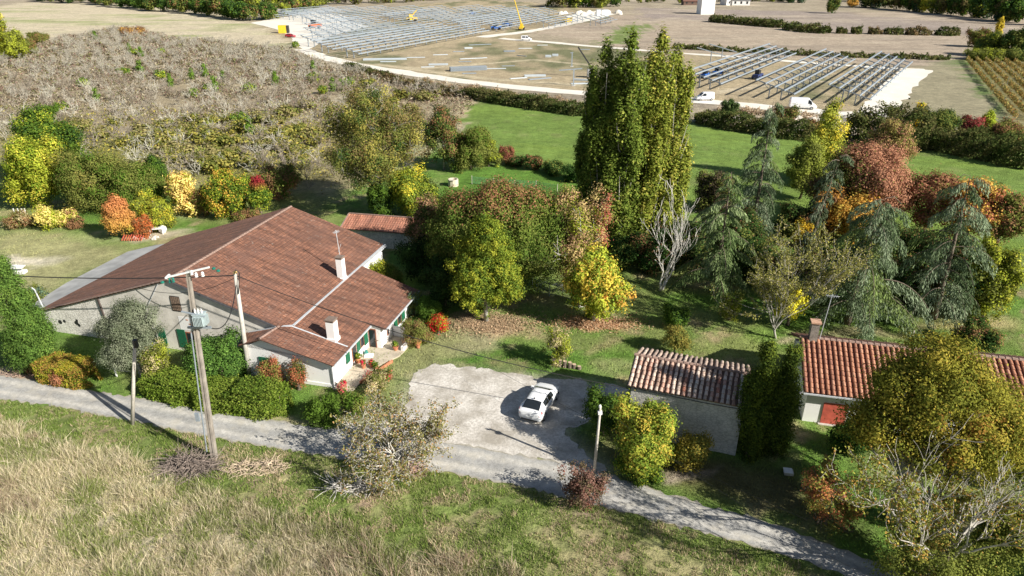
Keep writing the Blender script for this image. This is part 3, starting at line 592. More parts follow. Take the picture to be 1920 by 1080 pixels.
def window(a, b, z0, z1, m=BROWNF, off=.01):
    f = panel(HS, 'window', a, b, z0, z1, m, off, .04); a = Vector((*a, 0)); b = Vector((*b, 0)); d = (b - a) * .12
    panel(f, 'pane', ((a + d).x, (a + d).y), ((b - d).x, (b - d).y), z0 + .1, z1 - .1, GLASSD, off + .042, .01); return f
# u=0 wall faces +u: a->b along +w gives outward normal (+1,0)
shutter((0, 2.25), (0, 2.9), .75, 1.9); window((0, 3.3), (0, 4.1), .3, 1.85); shutter((0, 4.2), (0, 4.75), .75, 1.9); window((0, 4.8), (0, 5.5), .75, 1.88); shutter((0, 5.55), (0, 6.2), .6, 1.95)
shutter((1.15, 9.1), (1.15, 9.8), .35, 1.65); window((1.15, 9.85), (1.15, 10.7), .4, 1.65); shutter((1.15, 10.75), (1.15, 11.5), .35, 1.65); window((1.15, 7.6), (1.15, 8.0), .6, 1.5)
window((.05, 6.4), (.75, 6.4), 0, 1.85, BROWNF)
# white front wall (faces -w)
shutter((-3.1, 0), (-2.5, 0), .05, 1.75); panel(HS, 'plinth', (-7.4, 0), (0, 0), 0, .3, WHITE_W, .003, .04)
panel(HS, 'door', (-6.2, 0), (-4.6, 0), 0, 1.9, GREEN_P)
# gable wall (faces -w)
w_ = panel(HS, 'window', (-15.15, g0), (-14.25, g0), 3.75, 5.15, DARK, .004, .02, 'loft opening closed by weathered vertical boards')
for k in range(5): panel(w_, 'board', (-15.1 + k * .17, g0), (-14.98 + k * .17, g0), 3.85, 5.08, DARKW, .03, .03)
f = window((-18.1, g0), (-17.25, g0), .35, 1.85, WHITE_M); shutter((-17.2, g0), (-16.45, g0), .3, 1.95); shutter((-15.2, g0), (-14.45, g0), .35, 2.05); window((-14.4, g0), (-13.5, g0), .4, 1.9)
panel(HS, 'repair_patch', (-14.8, g0), (-13.2, g0), 2.05, 3.3, WHITE_W, .002, .012, 'patch of white render over brick on the gable')
mb = MB(); rr = np.random.default_rng(4)
for k in range(9): u, z = rr.uniform(-14.6, -13.4), rr.uniform(2.3, 3.2); mb.box(u, u + .2, g0 - .03, g0 - .016, z, z + .08)
mb.build('exposed_bricks', TERRA, HS)
mb = MB()
for (u, z, s) in [(-27.4, 1.05, .22), (-26.9, 1.2, .16), (-25.6, 1.2, .22), (-25.4, 1.0, .16), (-25.5, 1.45, .14)]: mb.tube([(u, g0 - .012, z), (u, g0 - .004, z)], s, 7)
mb.build('wall_hole', DARK, HS)
# grey lean-to
lt = [(-29.75, 2.6, 1.70), (-29.75, 19.0, 1.70), (-31.4, 19.0, 1.32), (-33.2, 16.8, 1.22), (-33.2, 8.6, 1.2), (-32.3, 3.6, 1.25)]
SL = MB().slab(lt, .07).build('lean_to_roof', FIBRO, HS); SL['label'] = 'grey fibre cement lean-to roof'
mb = MB(); mb.box(-32.9, -32.7, 8.7, 16.6, -.2, 1.1); mb.box(-32.1, -29.4, 3.8, 4.0, -.2, 1.15); mb.build('lean_to_wall', STONE_W, SL)
mb = MB(); mb.tube([(-30.3, 3.2, 1.5), (-30.5, 3.1, 3.3), (-30.75, 3.1, 3.5)], .06, 6); mb.build('vent_pipe', ZINC, HS)
# patio
tag(MB().prism([(.02, -.25), (1.6, -.35), (1.9, 3.5), (3.1, 5.6), (3.4, 8.6), (1.2, 8.6), (1.2, 6.45), (.02, 6.45)], -.05, .07).build('patio', PATIO, HS), 'stone paved terrace along the annex')
MB().box(1.25, 2.9, 8.7, 8.95, 0, .9).box(2.9, 3.15, 6.4, 8.95, 0, .45).build('terrace_wall', WHITE_W, HS)
def HL(u, w): return (OX + u * cos(HROT) - w * sin(HROT), OY + u * sin(HROT) + w * cos(HROT))

# canal-tile roofs: real half-round tiles, one colour each
TILEM = attr_mat("canal_tile", var=.2, scales=(2, 14), bump=.3, bscale=30, bdist=.02, rough=.9)
def canal_roof(name, A, B, C, D, pitch, course, palette, rng, parent, jitter=.015, r=None, vary=.5):
    """A,B eave ends, C,D ridge ends above B,A; rows of half-round cover tiles over a channel sheet"""
    A, B, C, D = [np.array(p, float) for p in (A, B, C, D)]; Lx = np.linalg.norm(B - A); Ly = np.linalg.norm(D - A); nx_ = int(Lx / pitch); ny_ = int(Ly / course); e = (B - A) / Lx
    s = (D - A) / Ly; n = np.cross(e, s); n = n / np.linalg.norm(n); n = n * np.sign(n[2]); r = r or pitch * .34; V = []; Cc = []; seg = 5
    for i in range(nx_):
        colc = pal(rng, palette, 1)[0][0]
        for j in range(ny_):
            c0 = A + e * (i + .5) * Lx / nx_ + s * (j * Ly / ny_ - .04) + e * rng.normal() * jitter; c1 = c0 + s * (Ly / ny_ + .07); cc, _ = pal(rng, palette, 1); cc = (cc[0] * vary + colc * (1 - vary)) * rng.uniform(.86, 1.12)
            lift = .035 + .02 * 1
            for k in range(seg):
                t0 = pi * k / seg; t1 = pi * (k + 1) / seg
                for (c, rr_, lf) in ((c0, r, lift),): pass
                P = [c0 + e * (-cos(t0) * r) + n * (sin(t0) * r * .8 + .05), c0 + e * (-cos(t1) * r) + n * (sin(t1) * r * .8 + .05), c1 + e * (-cos(t1) * r * .8) + n * (sin(t1) * r * .62 + .005), c1 + e * (-cos(t0) * r * .8) + n * (sin(t0) * r * .62 + .005)]
                V += P; Cc.append(cc)
            # end lip
            P = [c0 + e * (-cos(t) * r) + n * (sin(t) * r * .8 + .05) for t in (0, pi / 3, 2 * pi / 3, pi)]; V += P; Cc.append(cc * .8)
    o = link(name, npmesh(name, np.array(V), 4, TILEM, np.array(Cc)), parent); return o
sxd = Vector((.944, -.331)); snd = Vector((.331, .944)); SX, SY = 7.74, 39.3
SHD = empty('stone_shed', (SX, SY, 0), math.atan2(-.331, .944), 'small stone outbuilding with a mottled canal tile roof beside the gravel yard', 'shed')
RNG = np.random.default_rng(77)
MPAL = [((.46, .31, .24), 4), ((.54, .42, .34), 4), ((.40, .20, .14), 2), ((.26, .18, .14), 1), ((.60, .50, .42), 3), ((.44, .17, .11), 1)]
LS = 7.8
MB().box(.3, LS - .25, .12, .47, -.3, 3.88).box(.3, LS - .25, 4.6, 4.95, -.3, 3.8).box(.3, .65, .472, 4.598, -.3, 3.85).box(LS - .6, LS - .25, .472, 4.598, -.3, 3.85).add([(.3, .48, 3.85), (.3, 4.59, 3.85), (.3, 2.6, 4.72), (.65, .48, 3.85), (.65, 4.59, 3.85), (.65, 2.6, 4.72)], [(0, 1, 2), (5, 4, 3), (0, 3, 4, 1), (1, 4, 5, 2), (2, 5, 3, 0)]).add([(LS - .6, .48, 3.85), (LS - .6, 4.59, 3.85), (LS - .6, 2.6, 4.72), (LS - .25, .48, 3.85), (LS - .25, 4.59, 3.85), (LS - .25, 2.6, 4.72)], [(0, 1, 2), (5, 4, 3), (0, 3, 4, 1), (1, 4, 5, 2), (2, 5, 3, 0)]).build('wall', SHED_W, SHD)
mb = MB()
for k in range(9): mb.box(LS - .72 + .12 * (k % 2), LS - .235, .105, .3, -.1 + k * .42, .25 + k * .42)
mb.build('corner_stones', mat("cut_stone", (.52, .50, .46), .9, var=.2), SHD)
rf = roofpiece('roof', [[(0, 0, 3.95), (LS, 0, 3.95), (LS, 2.6, 4.86), (0, 2.6, 4.86)], [(LS, 5.2, 3.95), (0, 5.2, 3.95), (0, 2.6, 4.86), (LS, 2.6, 4.86)]], mat("tile_channel", (.16, .095, .07), .95, var=.3, scale=4), SHD, .06)
canal_roof('roof_tiles', (0, 0, 3.96), (LS, 0, 3.96), (LS, 2.55, 4.86), (0, 2.55, 4.86), .35, .38, MPAL, RNG, rf)
canal_roof('roof_tiles', (LS, 5.2, 3.96), (0, 5.2, 3.96), (0, 2.65, 4.86), (LS, 2.65, 4.86), .35, .4, [((.40, .30, .24), 3), ((.26, .2, .17), 3), ((.5, .4, .33), 1)], RNG, rf)
mb = MB()
for k in range(19): mb.tube([(k * .425 - .02, 2.6, 4.94), (k * .425 + .42, 2.6, 4.91)], [.13, .11], 7)
mb.build('ridge_tiles', RIDGE, rf)
MB().tube([(.2, .02, 3.84), (2.2, .06, 3.75), (5.2, .06, 3.7), (LS, .02, 3.75)], .025, 4).build('eave_wire', DARK, SHD)

RX, RY = 20.35, 40.45
RH = empty('roadside_house', (RX, RY, 0), math.atan2(-.226, .974), 'low white house with a bright orange ribbed tile roof at the right edge', 'house')
LR = 22
MB().box(.4, LR, .45, .75, -.3, 2.62).box(.4, LR, 7.4, 7.7, -.3, 2.75).box(.4, .7, .752, 7.398, -.3, 2.7).add([(.4, .76, 2.7), (.4, 7.39, 2.7), (.4, 4.4, 4.3), (.7, .76, 2.7), (.7, 7.39, 2.7), (.7, 4.4, 4.3)], [(0, 1, 2), (5, 4, 3), (0, 3, 4, 1), (1, 4, 5, 2), (2, 5, 3, 0)]).build('wall', WHITE_W, RH)
OPAL = [((.46, .225, .14), 4), ((.38, .18, .11), 3), ((.52, .29, .19), 2), ((.28, .13, .09), 2)]
rf = roofpiece('roof', [[(0, 0, 2.66), (LR, 0, 2.66), (LR, 4.4, 4.62), (0, 4.4, 4.62)], [(LR, 8.1, 2.9), (0, 8.1, 2.9), (0, 4.4, 4.62), (LR, 4.4, 4.62)]], mat("tile_channel_red", (.20, .075, .05), .95, var=.3, scale=4), RH, .06)
canal_roof('roof_tiles', (0, 0, 2.67), (LR, 0, 2.67), (LR, 4.35, 4.62), (0, 4.35, 4.62), .36, .42, OPAL, RNG, rf, .004)
canal_roof('roof_tiles', (LR, 8.1, 2.91), (0, 8.1, 2.91), (0, 4.45, 4.62), (LR, 4.45, 4.62), .36, .45, [((.26, .14, .1), 1), ((.2, .13, .1), 1)], RNG, rf, .004)
mb = MB()
for k in range(52): mb.tube([(k * .425 - .02, 4.4, 4.69), (k * .425 + .42, 4.4, 4.66)], [.13, .11], 7)
mb.build('ridge_tiles', RIDGE, rf)
MB().beam((0, -.05, 2.58), (LR, -.05, 2.58), .12, .1).build('gutter', ZINC, RH)
panel(RH, 'garage_door', (1.6, .45), (3.2, .45), .05, 1.75, RED_P, .01, .06, 'weathered red plank door'); panel(RH, 'sill', (1.45, .45), (3.35, .45), -.05, .04, CONC, .004, .25)
panel(RH, 'shutter', (5.6, .45), (6.6, .45), .7, 1.9, RED_P, .01, .06)
c = MB().box(.6, 1.15, 4.1, 4.65, 4.2, 6.0).build('chimney', mat("chimney_stone", (.24, .21, .18), .95, var=.3, scale=4, bump=.5), RH); MB().box(.52, 1.23, 4.02, 4.73, 6.002, 6.12).build('chimney_cap', mat("cap_brick", (.50, .30, .2), .9), c)
k = MB(); k.tube([(1.35, 4.3, 4.6), (1.6, 4.5, 8.3)], .03, 5); k.tube([(1.2, 4.5, 8.15), (2.1, 4.4, 8.2)], .02, 4)
for t in range(7): k.tube([(1.25 + t * .12, 4.2, 8.17), (1.25 + t * .12, 4.75, 8.17)], .012, 4)
k.build('aerial', ZINC, RH)

BX, BY = G(638, 428, 2.2)
BN = empty('garden_barn', (BX, BY, 0), math.atan2(-.2, .98), 'small barn with an orange tiled roof behind the farmhouse', 'barn')
MB().box(.2, 12.3, .4, .7, -.3, 2.15).box(.2, 12.3, 2.3, 2.6, -.3, 2.6).box(.2, .5, .702, 2.298, -.3, 2.3).build('wall', STONE_W, BN)
roofpiece('roof', [[(0, 0, 2.2), (12.6, 0, 2.2), (12.6, 2.75, 3.05), (0, 2.75, 3.05)], [(12.6, 4.2, 2.4), (0, 4.2, 2.4), (0, 2.75, 3.05), (12.6, 2.75, 3.05)]], TILE_B, BN, .1)
MB().beam((-.03, 0, 2.24), (-.03, 2.75, 3.1), .14, .06).beam((0, 2.75, 3.09), (12.6, 2.75, 3.09), .16, .08).build('ridge_tiles', RIDGE, BN)

# far buildings
x, y = G(1322, 26); mt, _ = Zat(1322, 3, y)
FT = empty('water_tower_house', (x, y, 0), .1, 'narrow white tower house with a red hipped roof beyond the fields', 'tower house')
MB().box(-4, 4, -4, 4, -.3, 9).build('wall', WHITE_W, FT); r_ = MB(); r_.add([(-4.6, -4.6, 9), (4.6, -4.6, 9), (4.6, 4.6, 9), (-4.6, 4.6, 9), (-1, 0, 11), (1, 0, 11)], [(0, 3, 2, 1), (0, 1, 5, 4), (1, 2, 5), (2, 3, 4, 5), (3, 0, 4)]); r_.build('roof', mat("red_far_tile", (.55, .13, .07), .9), FT)
def far_house(px, py, w, d, h, rh, wm, rm, label, rz=0):
    x, y = G(px, py); t = empty('distant_house', (x, y, 0), rz, label, 'house'); MB().box(-w, w, -d, d, -.3, h).add([(-w, -d, h), (-w, d, h), (-w, 0, h + rh * .95), (w, -d, h), (w, d, h), (w, 0, h + rh * .95)], [(0, 2, 1), (3, 4, 5), (0, 3, 5, 2), (1, 2, 5, 4)]).build('wall', wm, t)
    roofpiece('roof', [[(-w - .4, -d - .5, h - .1), (w + .4, -d - .5, h - .1), (w + .4, 0, h + rh), (-w - .4, 0, h + rh)], [(w + .4, d + .5, h - .1), (-w - .4, d + .5, h - .1), (-w - .4, 0, h + rh), (w + .4, 0, h + rh)]], rm, t, .2); wv = MB()
    for k in range(int(w / 2)): wv.box(-w + 1.5 + k * 4, -w + 2.7 + k * 4, -d - .05, -d - .01, 1, 2.6)
    wv.build('window', DARK, t)
BRF = mat("brown_far_tile", (.16, .08, .06), .9); SLT = mat("slate", (.20, .24, .30), .6)
far_house(1303, 9, 9, 4, 2.6, 2.2, mat("brown_boards", (.14, .09, .07), .9), BRF, 'long dark brown wooden barn left of the white tower house')
far_house(1372, 9, 7, 4, 5, 3.5, WHITE_W, SLT, 'white house with a blue grey slate roof among far trees', .3)
far_house(1388, 9.5, 6, 4, 3.6, 3, WHITE_W, SLT, 'smaller white house with a slate roof right of its neighbour', -.2)

# ------------------------------------------------------------------ trees and shrubs near the farm
T = tree
# left edge, behind the garden
T('walnut_tree', 'dark green leafy tree behind the bright yellow tree at the left edge', (70, 345), (68, 200), 120, [(Gr, 3), (DG, 2), (YG, 1)], 'round', .34)
T('maple_tree', 'bright yellow green tree at the left edge of the garden', (38, 388), (38, 250), 118, [((.40, .36, .05), 3), (YG, 5), ((.13, .19, .02), 3)], 'bush', .32, cfun=None)
T('hornbeam_tree', 'broad olive green tree filling the left hedge line', (165, 392), (165, 262), 150, [(OL, 5), (Gr, 2), ((.20, .18, .05), 1)], 'bush', .24)
T('hornbeam_tree', 'olive green tree right of the broad one in the left hedge line', (240, 392), (240, 290), 110, [(OL, 4), (Gr, 3)], 'bush', .26)
T('bay_tree', 'small dark green bushy tree between the olive green and pale yellow trees', (288, 370), (284, 292), 52, [(Gr, 2), (DG, 2)], 'egg', .25)
T('vine_covered_tree', 'pale yellow large leaved tree in the left hedge line', (335, 402), (335, 318), 78, [(PY, 5), ((.55, .36, .12), 2), (YG, 1)], 'bush', .42, cover=1.8, open_=.1)
T('vine_clump', 'small pale yellow large leaved clump beside the olive green tree', (262, 380), (258, 335), 44, [(PY, 5), (YG, 1)], 'bush', .42, cover=1.1, cat='shrub')
T('plum_tree', 'shaded dull brown tree between the pale yellow and green trees', (372, 405), (372, 348), 36, [(BR, 3), (OL, 2)], 'bush', .25)
T('field_maple', 'green and orange tinted tree left of the red topped one', (418, 408), (418, 312), 92, [(Gr, 4), (YG, 3), ((.45, .28, .05), 2)], 'bush', .28)
def redtop(P, c, rng):
    k = np.clip((P[:, 2] - 3.6) / 1.2, 0, 1)[:, None]; return c * (1 - k) + np.array(RD) * rng.uniform(.7, 1.5, (len(P), 1)) * k
T('spindle_tree', 'green tree with a crimson top at the end of the left hedge line', (478, 405), (478, 328), 48, [(Gr, 4), (YG, 2)], 'egg', .26, cfun=redtop)
def orangefun(P, c, rng):
    k = np.clip((P[:, 2]) / 4.5, 0, 1)[:, None]; return c * (1 - k) + np.array((.42, .18, .07)) * rng.uniform(.75, 1.3, (len(P), 1)) * k
T('smoke_tree', 'upright orange shrub on the garden lawn', (220, 447), (212, 367), 62, [((.44, .30, .06), 4), (YG, 1)], 'egg', .22, cfun=orangefun, cat='shrub')
T('forsythia', 'yellow green rounded shrub behind the orange one on the garden lawn', (285, 430), (282, 362), 74, [(YG, 4), (OL, 2), (YE, 1)], 'bush', .2, cat='shrub')
T('smoke_tree', 'low dark orange shrub between the two tall garden shrubs', (262, 443), (262, 402), 46, [((.42, .12, .04), 3), ((.2, .1, .04), 2)], 'bush', .2, cat='shrub')
T('garden_shrub', 'pale yellow sprawling bush at the left of the garden', (85, 430), (82, 388), 54, [(PY, 3), (YG, 3)], 'bush', .26, cat='shrub', cover=1.6, sig=.35)
T('garden_shrub', 'second pale yellow sprawling bush beside a dark bare one', (120, 425), (120, 386), 40, [(PY, 3), (YG, 2), (BR, 1)], 'bush', .26, cat='shrub', cover=1.6)
T('bramble', 'dull brown bramble tangle around the grey boards at far left', (30, 425), (30, 398), 74, [(BR, 2), (TN, 2), (OL, 1)], 'bush', .2, cat='shrub', cover=1.4)
T('bramble', 'dark brown bramble right of the pale yellow bushes', (136, 428), (136, 408), 34, [(BR, 3), (OL, 1)], 'bush', .2, cat='shrub', cover=1.4)
T('bramble', 'low brown tangle under the crimson topped tree', (460, 413), (460, 395), 60, [(BR, 3), (OL, 2)], 'bush', .2, cat='shrub', cover=1.5)
T('laurel', 'dark brown green thicket behind the farmhouse ridge', (520, 372), (520, 308), 92, [(BR, 2), (OL, 2), (Gr, 1)], 'bush', .28, cover=1.8, cat='shrub')
T('oak_tree', 'tall yellow green tree cut by the top left corner', (-15, 118), (0, -40), 92, [(YG, 4), (OL, 3), (YE, 1)], 'round', .6)
T('oak_tree', 'lower yellow green tree under the corner tree', (5, 112), (5, 50), 66, [(YG, 4), (OL, 2)], 'bush', .6)
T('thicket', 'olive brown thicket beside the corner tree', (45, 103), (45, 68), 44, [(OL, 3), (BR, 1)], 'bush', .5, cat='shrub')
T('thicket', 'dull olive thicket trailing into the stubble field', (70, 80), (68, 60), 46, [(OL, 3), (BR, 1)], 'bush', .5, cat='shrub')
T('small_tree', 'small green shrub beyond the dark green tree', (92, 222), (92, 196), 30, [(Gr, 3)], 'bush', .35, cat='shrub')

# big walnut behind the house
T('old_walnut_tree', 'large open olive brown tree with pale twisting limbs behind the farmhouse', (678, 398), (688, 160), 226, [(OL, 5), ((.16, .12, .05), 3), ((.28, .25, .06), 2), (DG, 2)], 'round', .24, cover=1.15, trunk=.38, bark=BARKG, nlimb=34, open_=.25, nsub=13, sig=.6, bare=30, start=.15)
T('fig_tree', 'yellow green leafy tree leaning on the right of the old walnut', (770, 405), (770, 298), 118, [(YG, 4), (YE, 1), ((.13, .18, .03), 3)], 'bush', .26)
T('laurel', 'dark green glossy bush beneath the old walnut', (708, 408), (712, 340), 66, [(Gr, 3), (DG, 2)], 'bush', .24, cat='shrub')
T('pine_tree', 'tall brown and dark green tree with bare stems left of the meadow', (828, 318), (828, 196), 92, [(BR, 3), (DG, 3), (OL, 2)], 'egg', .3, cover=1.5, nlimb=14, bark=BARKG, open_=.12)
T('willow_bush', 'rounded olive green bush right of the tall brown tree', (880, 318), (880, 234), 88, [(OL, 4), (Gr, 1)], 'bush', .28, cat='shrub')
T('willow_bush', 'smaller olive yellow bush at the meadow corner', (915, 312), (915, 258), 50, [(OL, 3), (YG, 1)], 'bush', .26, cat='shrub')
T('dogwood', 'small dusky red bush at the meadow corner', (948, 305), (948, 270), 34, [((.20, .08, .05), 3), (OL, 1)], 'bush', .24, cat='shrub')
for i, (px, py, t, w, c, lab) in enumerate([(1000, 318, 290, 44, [((.2, .1, .05), 2), (DG, 2)], 'reddish brown clump in the hedge between paddock and meadow'), (968, 310, 294, 44, [(DG, 3), (BR, 1)], 'low dark clump left of the reddish one between paddock and meadow'),
        (1040, 325, 305, 60, [(DG, 3), (OL, 1)], 'low dark green clump right of the reddish one between paddock and meadow'), (1085, 340, 312, 60, [(DG, 4)], 'dark clump of that hedge at the foot of the poplars')]):
    T('hedge_shrub', lab, (px, py), (px, t), w, c, 'bush', .26, cat='shrub', group='shrubs between the paddock and the meadow')

# centre
T('beech_tree', 'wide dark green tree with a russet top in the middle of the garden', (950, 545), (930, 338), 262, [((.07, .11, .02), 5), (OL, 4), ((.12, .16, .03), 3)], None, .24, cover=2.3, trunk=.3, nlimb=14,
  lobes=[(-1.2, 0, 5.6, 4.4, 4, 4.2), (2.3, .5, 5.2, 4.1, 3.6, 3.9), (-3.8, 1, 4.6, 2.6, 2.6, 3), (.5, .5, 8.2, 4.4, 3.2, 2.5), (-2.8, .8, 7.6, 2.6, 2.4, 2.2), (3.8, 1.2, 6.8, 2.4, 2.4, 2.6), (-5.0, 1, 5.0, 1.6, 1.8, 2.4), (4.6, -1, 3.2, 1.8, 1.6, 2.1)],
  cfun=lambda P, c, rng: np.where((rng.random(len(P)) < np.clip((P[:, 2] - 8.0) / 3.8, 0, .6))[:, None], np.array((.23, .12, .06)) * rng.uniform(.7, 1.3, (len(P), 1)), c))
T('hazel_tree', 'dusky brown pink tree at the left flank of the big garden tree', (815, 500), (803, 362), 92, [((.26, .15, .09), 3), ((.13, .12, .04), 3), (DG, 2)], 'egg', .24, cover=1.7)
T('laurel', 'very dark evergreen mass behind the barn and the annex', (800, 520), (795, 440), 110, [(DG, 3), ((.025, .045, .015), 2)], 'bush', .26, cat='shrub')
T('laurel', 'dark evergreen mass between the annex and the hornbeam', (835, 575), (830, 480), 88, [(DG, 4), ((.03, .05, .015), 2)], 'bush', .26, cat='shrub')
T('silver_birch', 'pinkish yellow thinning tree with a pale trunk right of the big garden tree', (1085, 545), (1090, 350), 122, [((.34, .22, .12), 3), (YG, 3), ((.36, .28, .12), 3), (OL, 2)], 'bush', .22, cover=1.3, bark=BARKW, trunk=.14, nlimb=20, open_=.12, bare=14, cfun=lambda P, c, rng: np.where((rng.random(len(P)) < np.clip((P[:, 0] - 1.2) / 2.5, 0, .5))[:, None], np.array((.30, .09, .06)), c))
T('hornbeam_tree', 'dense egg shaped yellow green tree beside the parking lawn', (908, 603), (908, 408), 146, [((.13, .17, .022), 5), ((.24, .25, .03), 3), ((.07, .11, .018), 2)], 'egg', .2, cover=3.0, trunk=.2, bark=BARKG, sig=.22)
T('sycamore_tree', 'yellow and orange broad leaved tree above its ring of fallen leaves', (1115, 603), (1120, 465), 132, [((.30, .33, .04), 5), ((.50, .38, .06), 3), ((.50, .28, .06), 1), ((.16, .22, .03), 3)], 'round', .28, cover=1.8, trunk=.13, bark=BARKG, sig=.3)
T('sycamore_sucker', 'small yellow green shoot clump at the foot of the orange leaved tree', (1116, 598), (1116, 550), 44, [((.35, .40, .05), 4), (YG, 2)], 'bush', .24, cat='shrub')

POP = [((.13, .175, .03), 6), ((.08, .115, .02), 5), ((.22, .24, .05), 2)]
POY = [((.19, .215, .035), 6), ((.12, .15, .025), 4), ((.32, .29, .06), 2)]
def poplar(label, bx, by, tx, ty, w, palette, sub=7):
    rng = nrng(); gx, gy = G(bx, by); x, Hh = Zat(tx, ty, gy); R = w * .5 * mpp(bx, by)
    root = empty('poplar_tree', (x, gy, 0), 0, label, 'tree', 'tall poplars beside the meadow'); lb = []
    for k in range(9):
        t = k / 8; q = R * (.62 + .38 * math.sin(pi * min(1, .1 + t * .8)) ** .7) * (1 if k < 7 else (.8 if k == 7 else .5)); lb.append((rng.normal() * R * .12, rng.normal() * R * .12, Hh * (.07 + .86 * t), q * .58, q * .58, Hh * .085))
    for k in range(sub * 4):
        a = k * 2.4 + rng.uniform(-.3, .3); h = rng.uniform(.1, .86); q = R * .66 * (1 - max(0, h - .55) * 1.5); lb.append((cos(a) * q, sin(a) * q, Hh * h, R * .24, R * .24, Hh * rng.uniform(.07, .15)))
    V, c, C = crown(rng, lb, .28, palette, 2.3, .62, .24, zst=2.4, open_=.04, up=.1, jit=.25); link('crown', npmesh('crown', V, 4, LEAF, c), root)
    mb = MB(); mb.tube([(0, 0, -.2), (.1, 0, Hh * .3), (0, .1, Hh * .6), (0, 0, Hh * .95)], [.38, .3, .18, .03], 8)
    for k in range(26):
        h = rng.uniform(.03, .75) * Hh; a = rng.uniform(0, 2 * pi); q = R * rng.uniform(.45, .8); mb.tube([(0, 0, h), (cos(a) * q * .6, sin(a) * q * .6, h + 1.2), (cos(a) * q, sin(a) * q, h + 4)], [.09, .06, .02], 4, False)
    mb.build('trunk', BARKG, root, True)
poplar('leftmost dark green poplar of the clump, shortest of the front row', 1140, 470, 1142, 82, 72, POP)
poplar('tall poplar second from the left with a pale thin top', 1180, 478, 1186, 58, 80, POP)
poplar('dark poplar at the back between the two tallest tops', 1208, 462, 1205, 130, 84, POP)
poplar('tallest broad poplar right of the middle of the clump', 1234, 470, 1242, 58, 76, POY)
poplar('rightmost poplar of the clump with the yellowest leaves', 1266, 462, 1278, 98, 72, POY)
poplar('lower dark poplar at the left front of the clump', 1118, 455, 1114, 130, 52, POP)

# cedars: arching boughs hung with curtains of needles
CP = [((.15, .20, .11), 5), ((.11, .155, .075), 3), ((.26, .32, .20), 4), ((.18, .24, .08), 2)]
CG = [((.20, .27, .11), 5), ((.13, .19, .07), 3), ((.27, .34, .16), 2)]
CD = [((.12, .16, .09), 4), ((.085, .11, .06), 3), ((.17, .21, .14), 2)]
def cedar(label, base, top, width, palette=CP, boughs=46, lean=(0, 0), seed=0, nod=0, hang=1.0, dens=1.0, prof=None, low=.12, bark=BARK, trunk=.28):
    rng = nrng(); gx, gy = G(*base); x, Hh = Zat(*top, gy); R = width * .5 * mpp(*base); bx = gx if (lean[0] or lean[1]) else x
    root = empty('cedar_tree', (bx, gy, 0), 0, label, 'tree', 'blue green cedars on the right lawn'); tip = np.array([x - bx + lean[0], lean[1], Hh])
    def axis(t): return np.array([tip[0] * t ** 1.6, tip[1] * t ** 1.6, Hh * t])
    mb = MB(); ts = np.linspace(0, 1, 9); pts = [tuple(axis(t)) for t in ts]; pts[0] = (0, 0, -.2)
    if nod: pts += [tuple(axis(1) + np.array([nod * .5, 0, .15])), tuple(axis(1) + np.array([nod, 0, -.5]))]
    mb.tube(pts, [trunk * (1 - .93 * t) for t in ts] + ([.03, .02] if nod else []), 8); P = []; T_ = []; C = []; prof = prof or (lambda t: (1 - t) ** .75)
    for i in range(boughs):
        t = low + (.99 - low) * (i + rng.uniform(0, 1)) / boughs; a = i * 2.4 + rng.uniform(-.5, .5); Lb = max(.6, R * prof(t) * rng.uniform(.55, 1.3)); o = axis(t); dr = np.array([cos(a), sin(a), 0]); n = max(6, int(Lb * 4)); bp = []
        rise = rng.uniform(.12, .38); drp = rng.uniform(.28, .5)
        for k in range(n + 1):
            s_ = k / n; bp.append(o + dr * Lb * s_ + np.array([0, 0, Lb * (rise * s_ - (rise + drp) * s_ ** 2.6)]))
        mb.tube([tuple(p) for p in bp[::2]] if n > 7 else [tuple(p) for p in bp], [max(.012, .055 * (1 - .8 * k / n)) * (Lb / R + .3) for k in range(0, n + 1, 2)] if n > 7 else .02, 4, False)
        side = np.array([-dr[1], dr[0], 0])
        m = int(Lb * 105 * dens)
        s_ = rng.uniform(.14, 1.0, m) ** .8; idx = np.clip(s_ * n, 0, n - 1e-3); j = idx.astype(int); fr = (idx - j)[:, None]; bpa = np.array(bp); q = bpa[j] * (1 - fr) + bpa[j + 1] * fr
        lat = rng.normal(size=m) * (.12 + .30 * Lb * .30 * np.sin(pi * np.clip(s_, .1, .95))); hg = rng.uniform(0, 1, m) ** 1.3 * hang * (.25 + .75 * s_) * min(1.4, .5 + Lb * .25)
        q = q + side * lat[:, None] + np.array([0, 0, -1.0]) * (hg + np.abs(lat) * .45)[:, None]; P.append(q)
        td = side * np.sign(lat)[:, None] * .35 + dr * .35 + np.array([0, 0, -1.0]) * rng.uniform(.5, 1.1, (m, 1)) + rng.normal(size=(m, 3)) * .15; T_.append(td)
        c, _ = pal(rng, palette, 1); cc = np.repeat(c, m, 0) * rng.uniform(.85, 1.15) * rng.uniform(.75, 1.28, (m, 1)); C.append(cc)
    P = np.concatenate(P); T_ = norm(np.concatenate(T_)); C = np.concatenate(C); P[:, 2] = np.maximum(P[:, 2], .15)
    nn = norm(np.cross(T_, rng.normal(size=T_.shape))); V = leaf_verts(P, nn, rng.uniform(.2, .46, len(P)), .2, rng, T_)
    link('crown', npmesh('crown', V, 4, NEEDLE, C), root); mb.build('trunk', bark, root, True); return root
cedar('rounded layered blue green cedar right of the bare white tree', (1362, 548), (1372, 322), 165, CG, boughs=44, hang=.28, dens=1.4, prof=lambda t: (1 - t) ** .6 * .95 + .08, low=.1)
cedar('tall narrow spire shaped cedar behind the rounded one', (1452, 452), (1450, 190), 120, CP, boughs=48, hang=1.1, dens=1.2, prof=lambda t: .25 + .75 * (1 - t) if t < .9 else .3, low=.1)
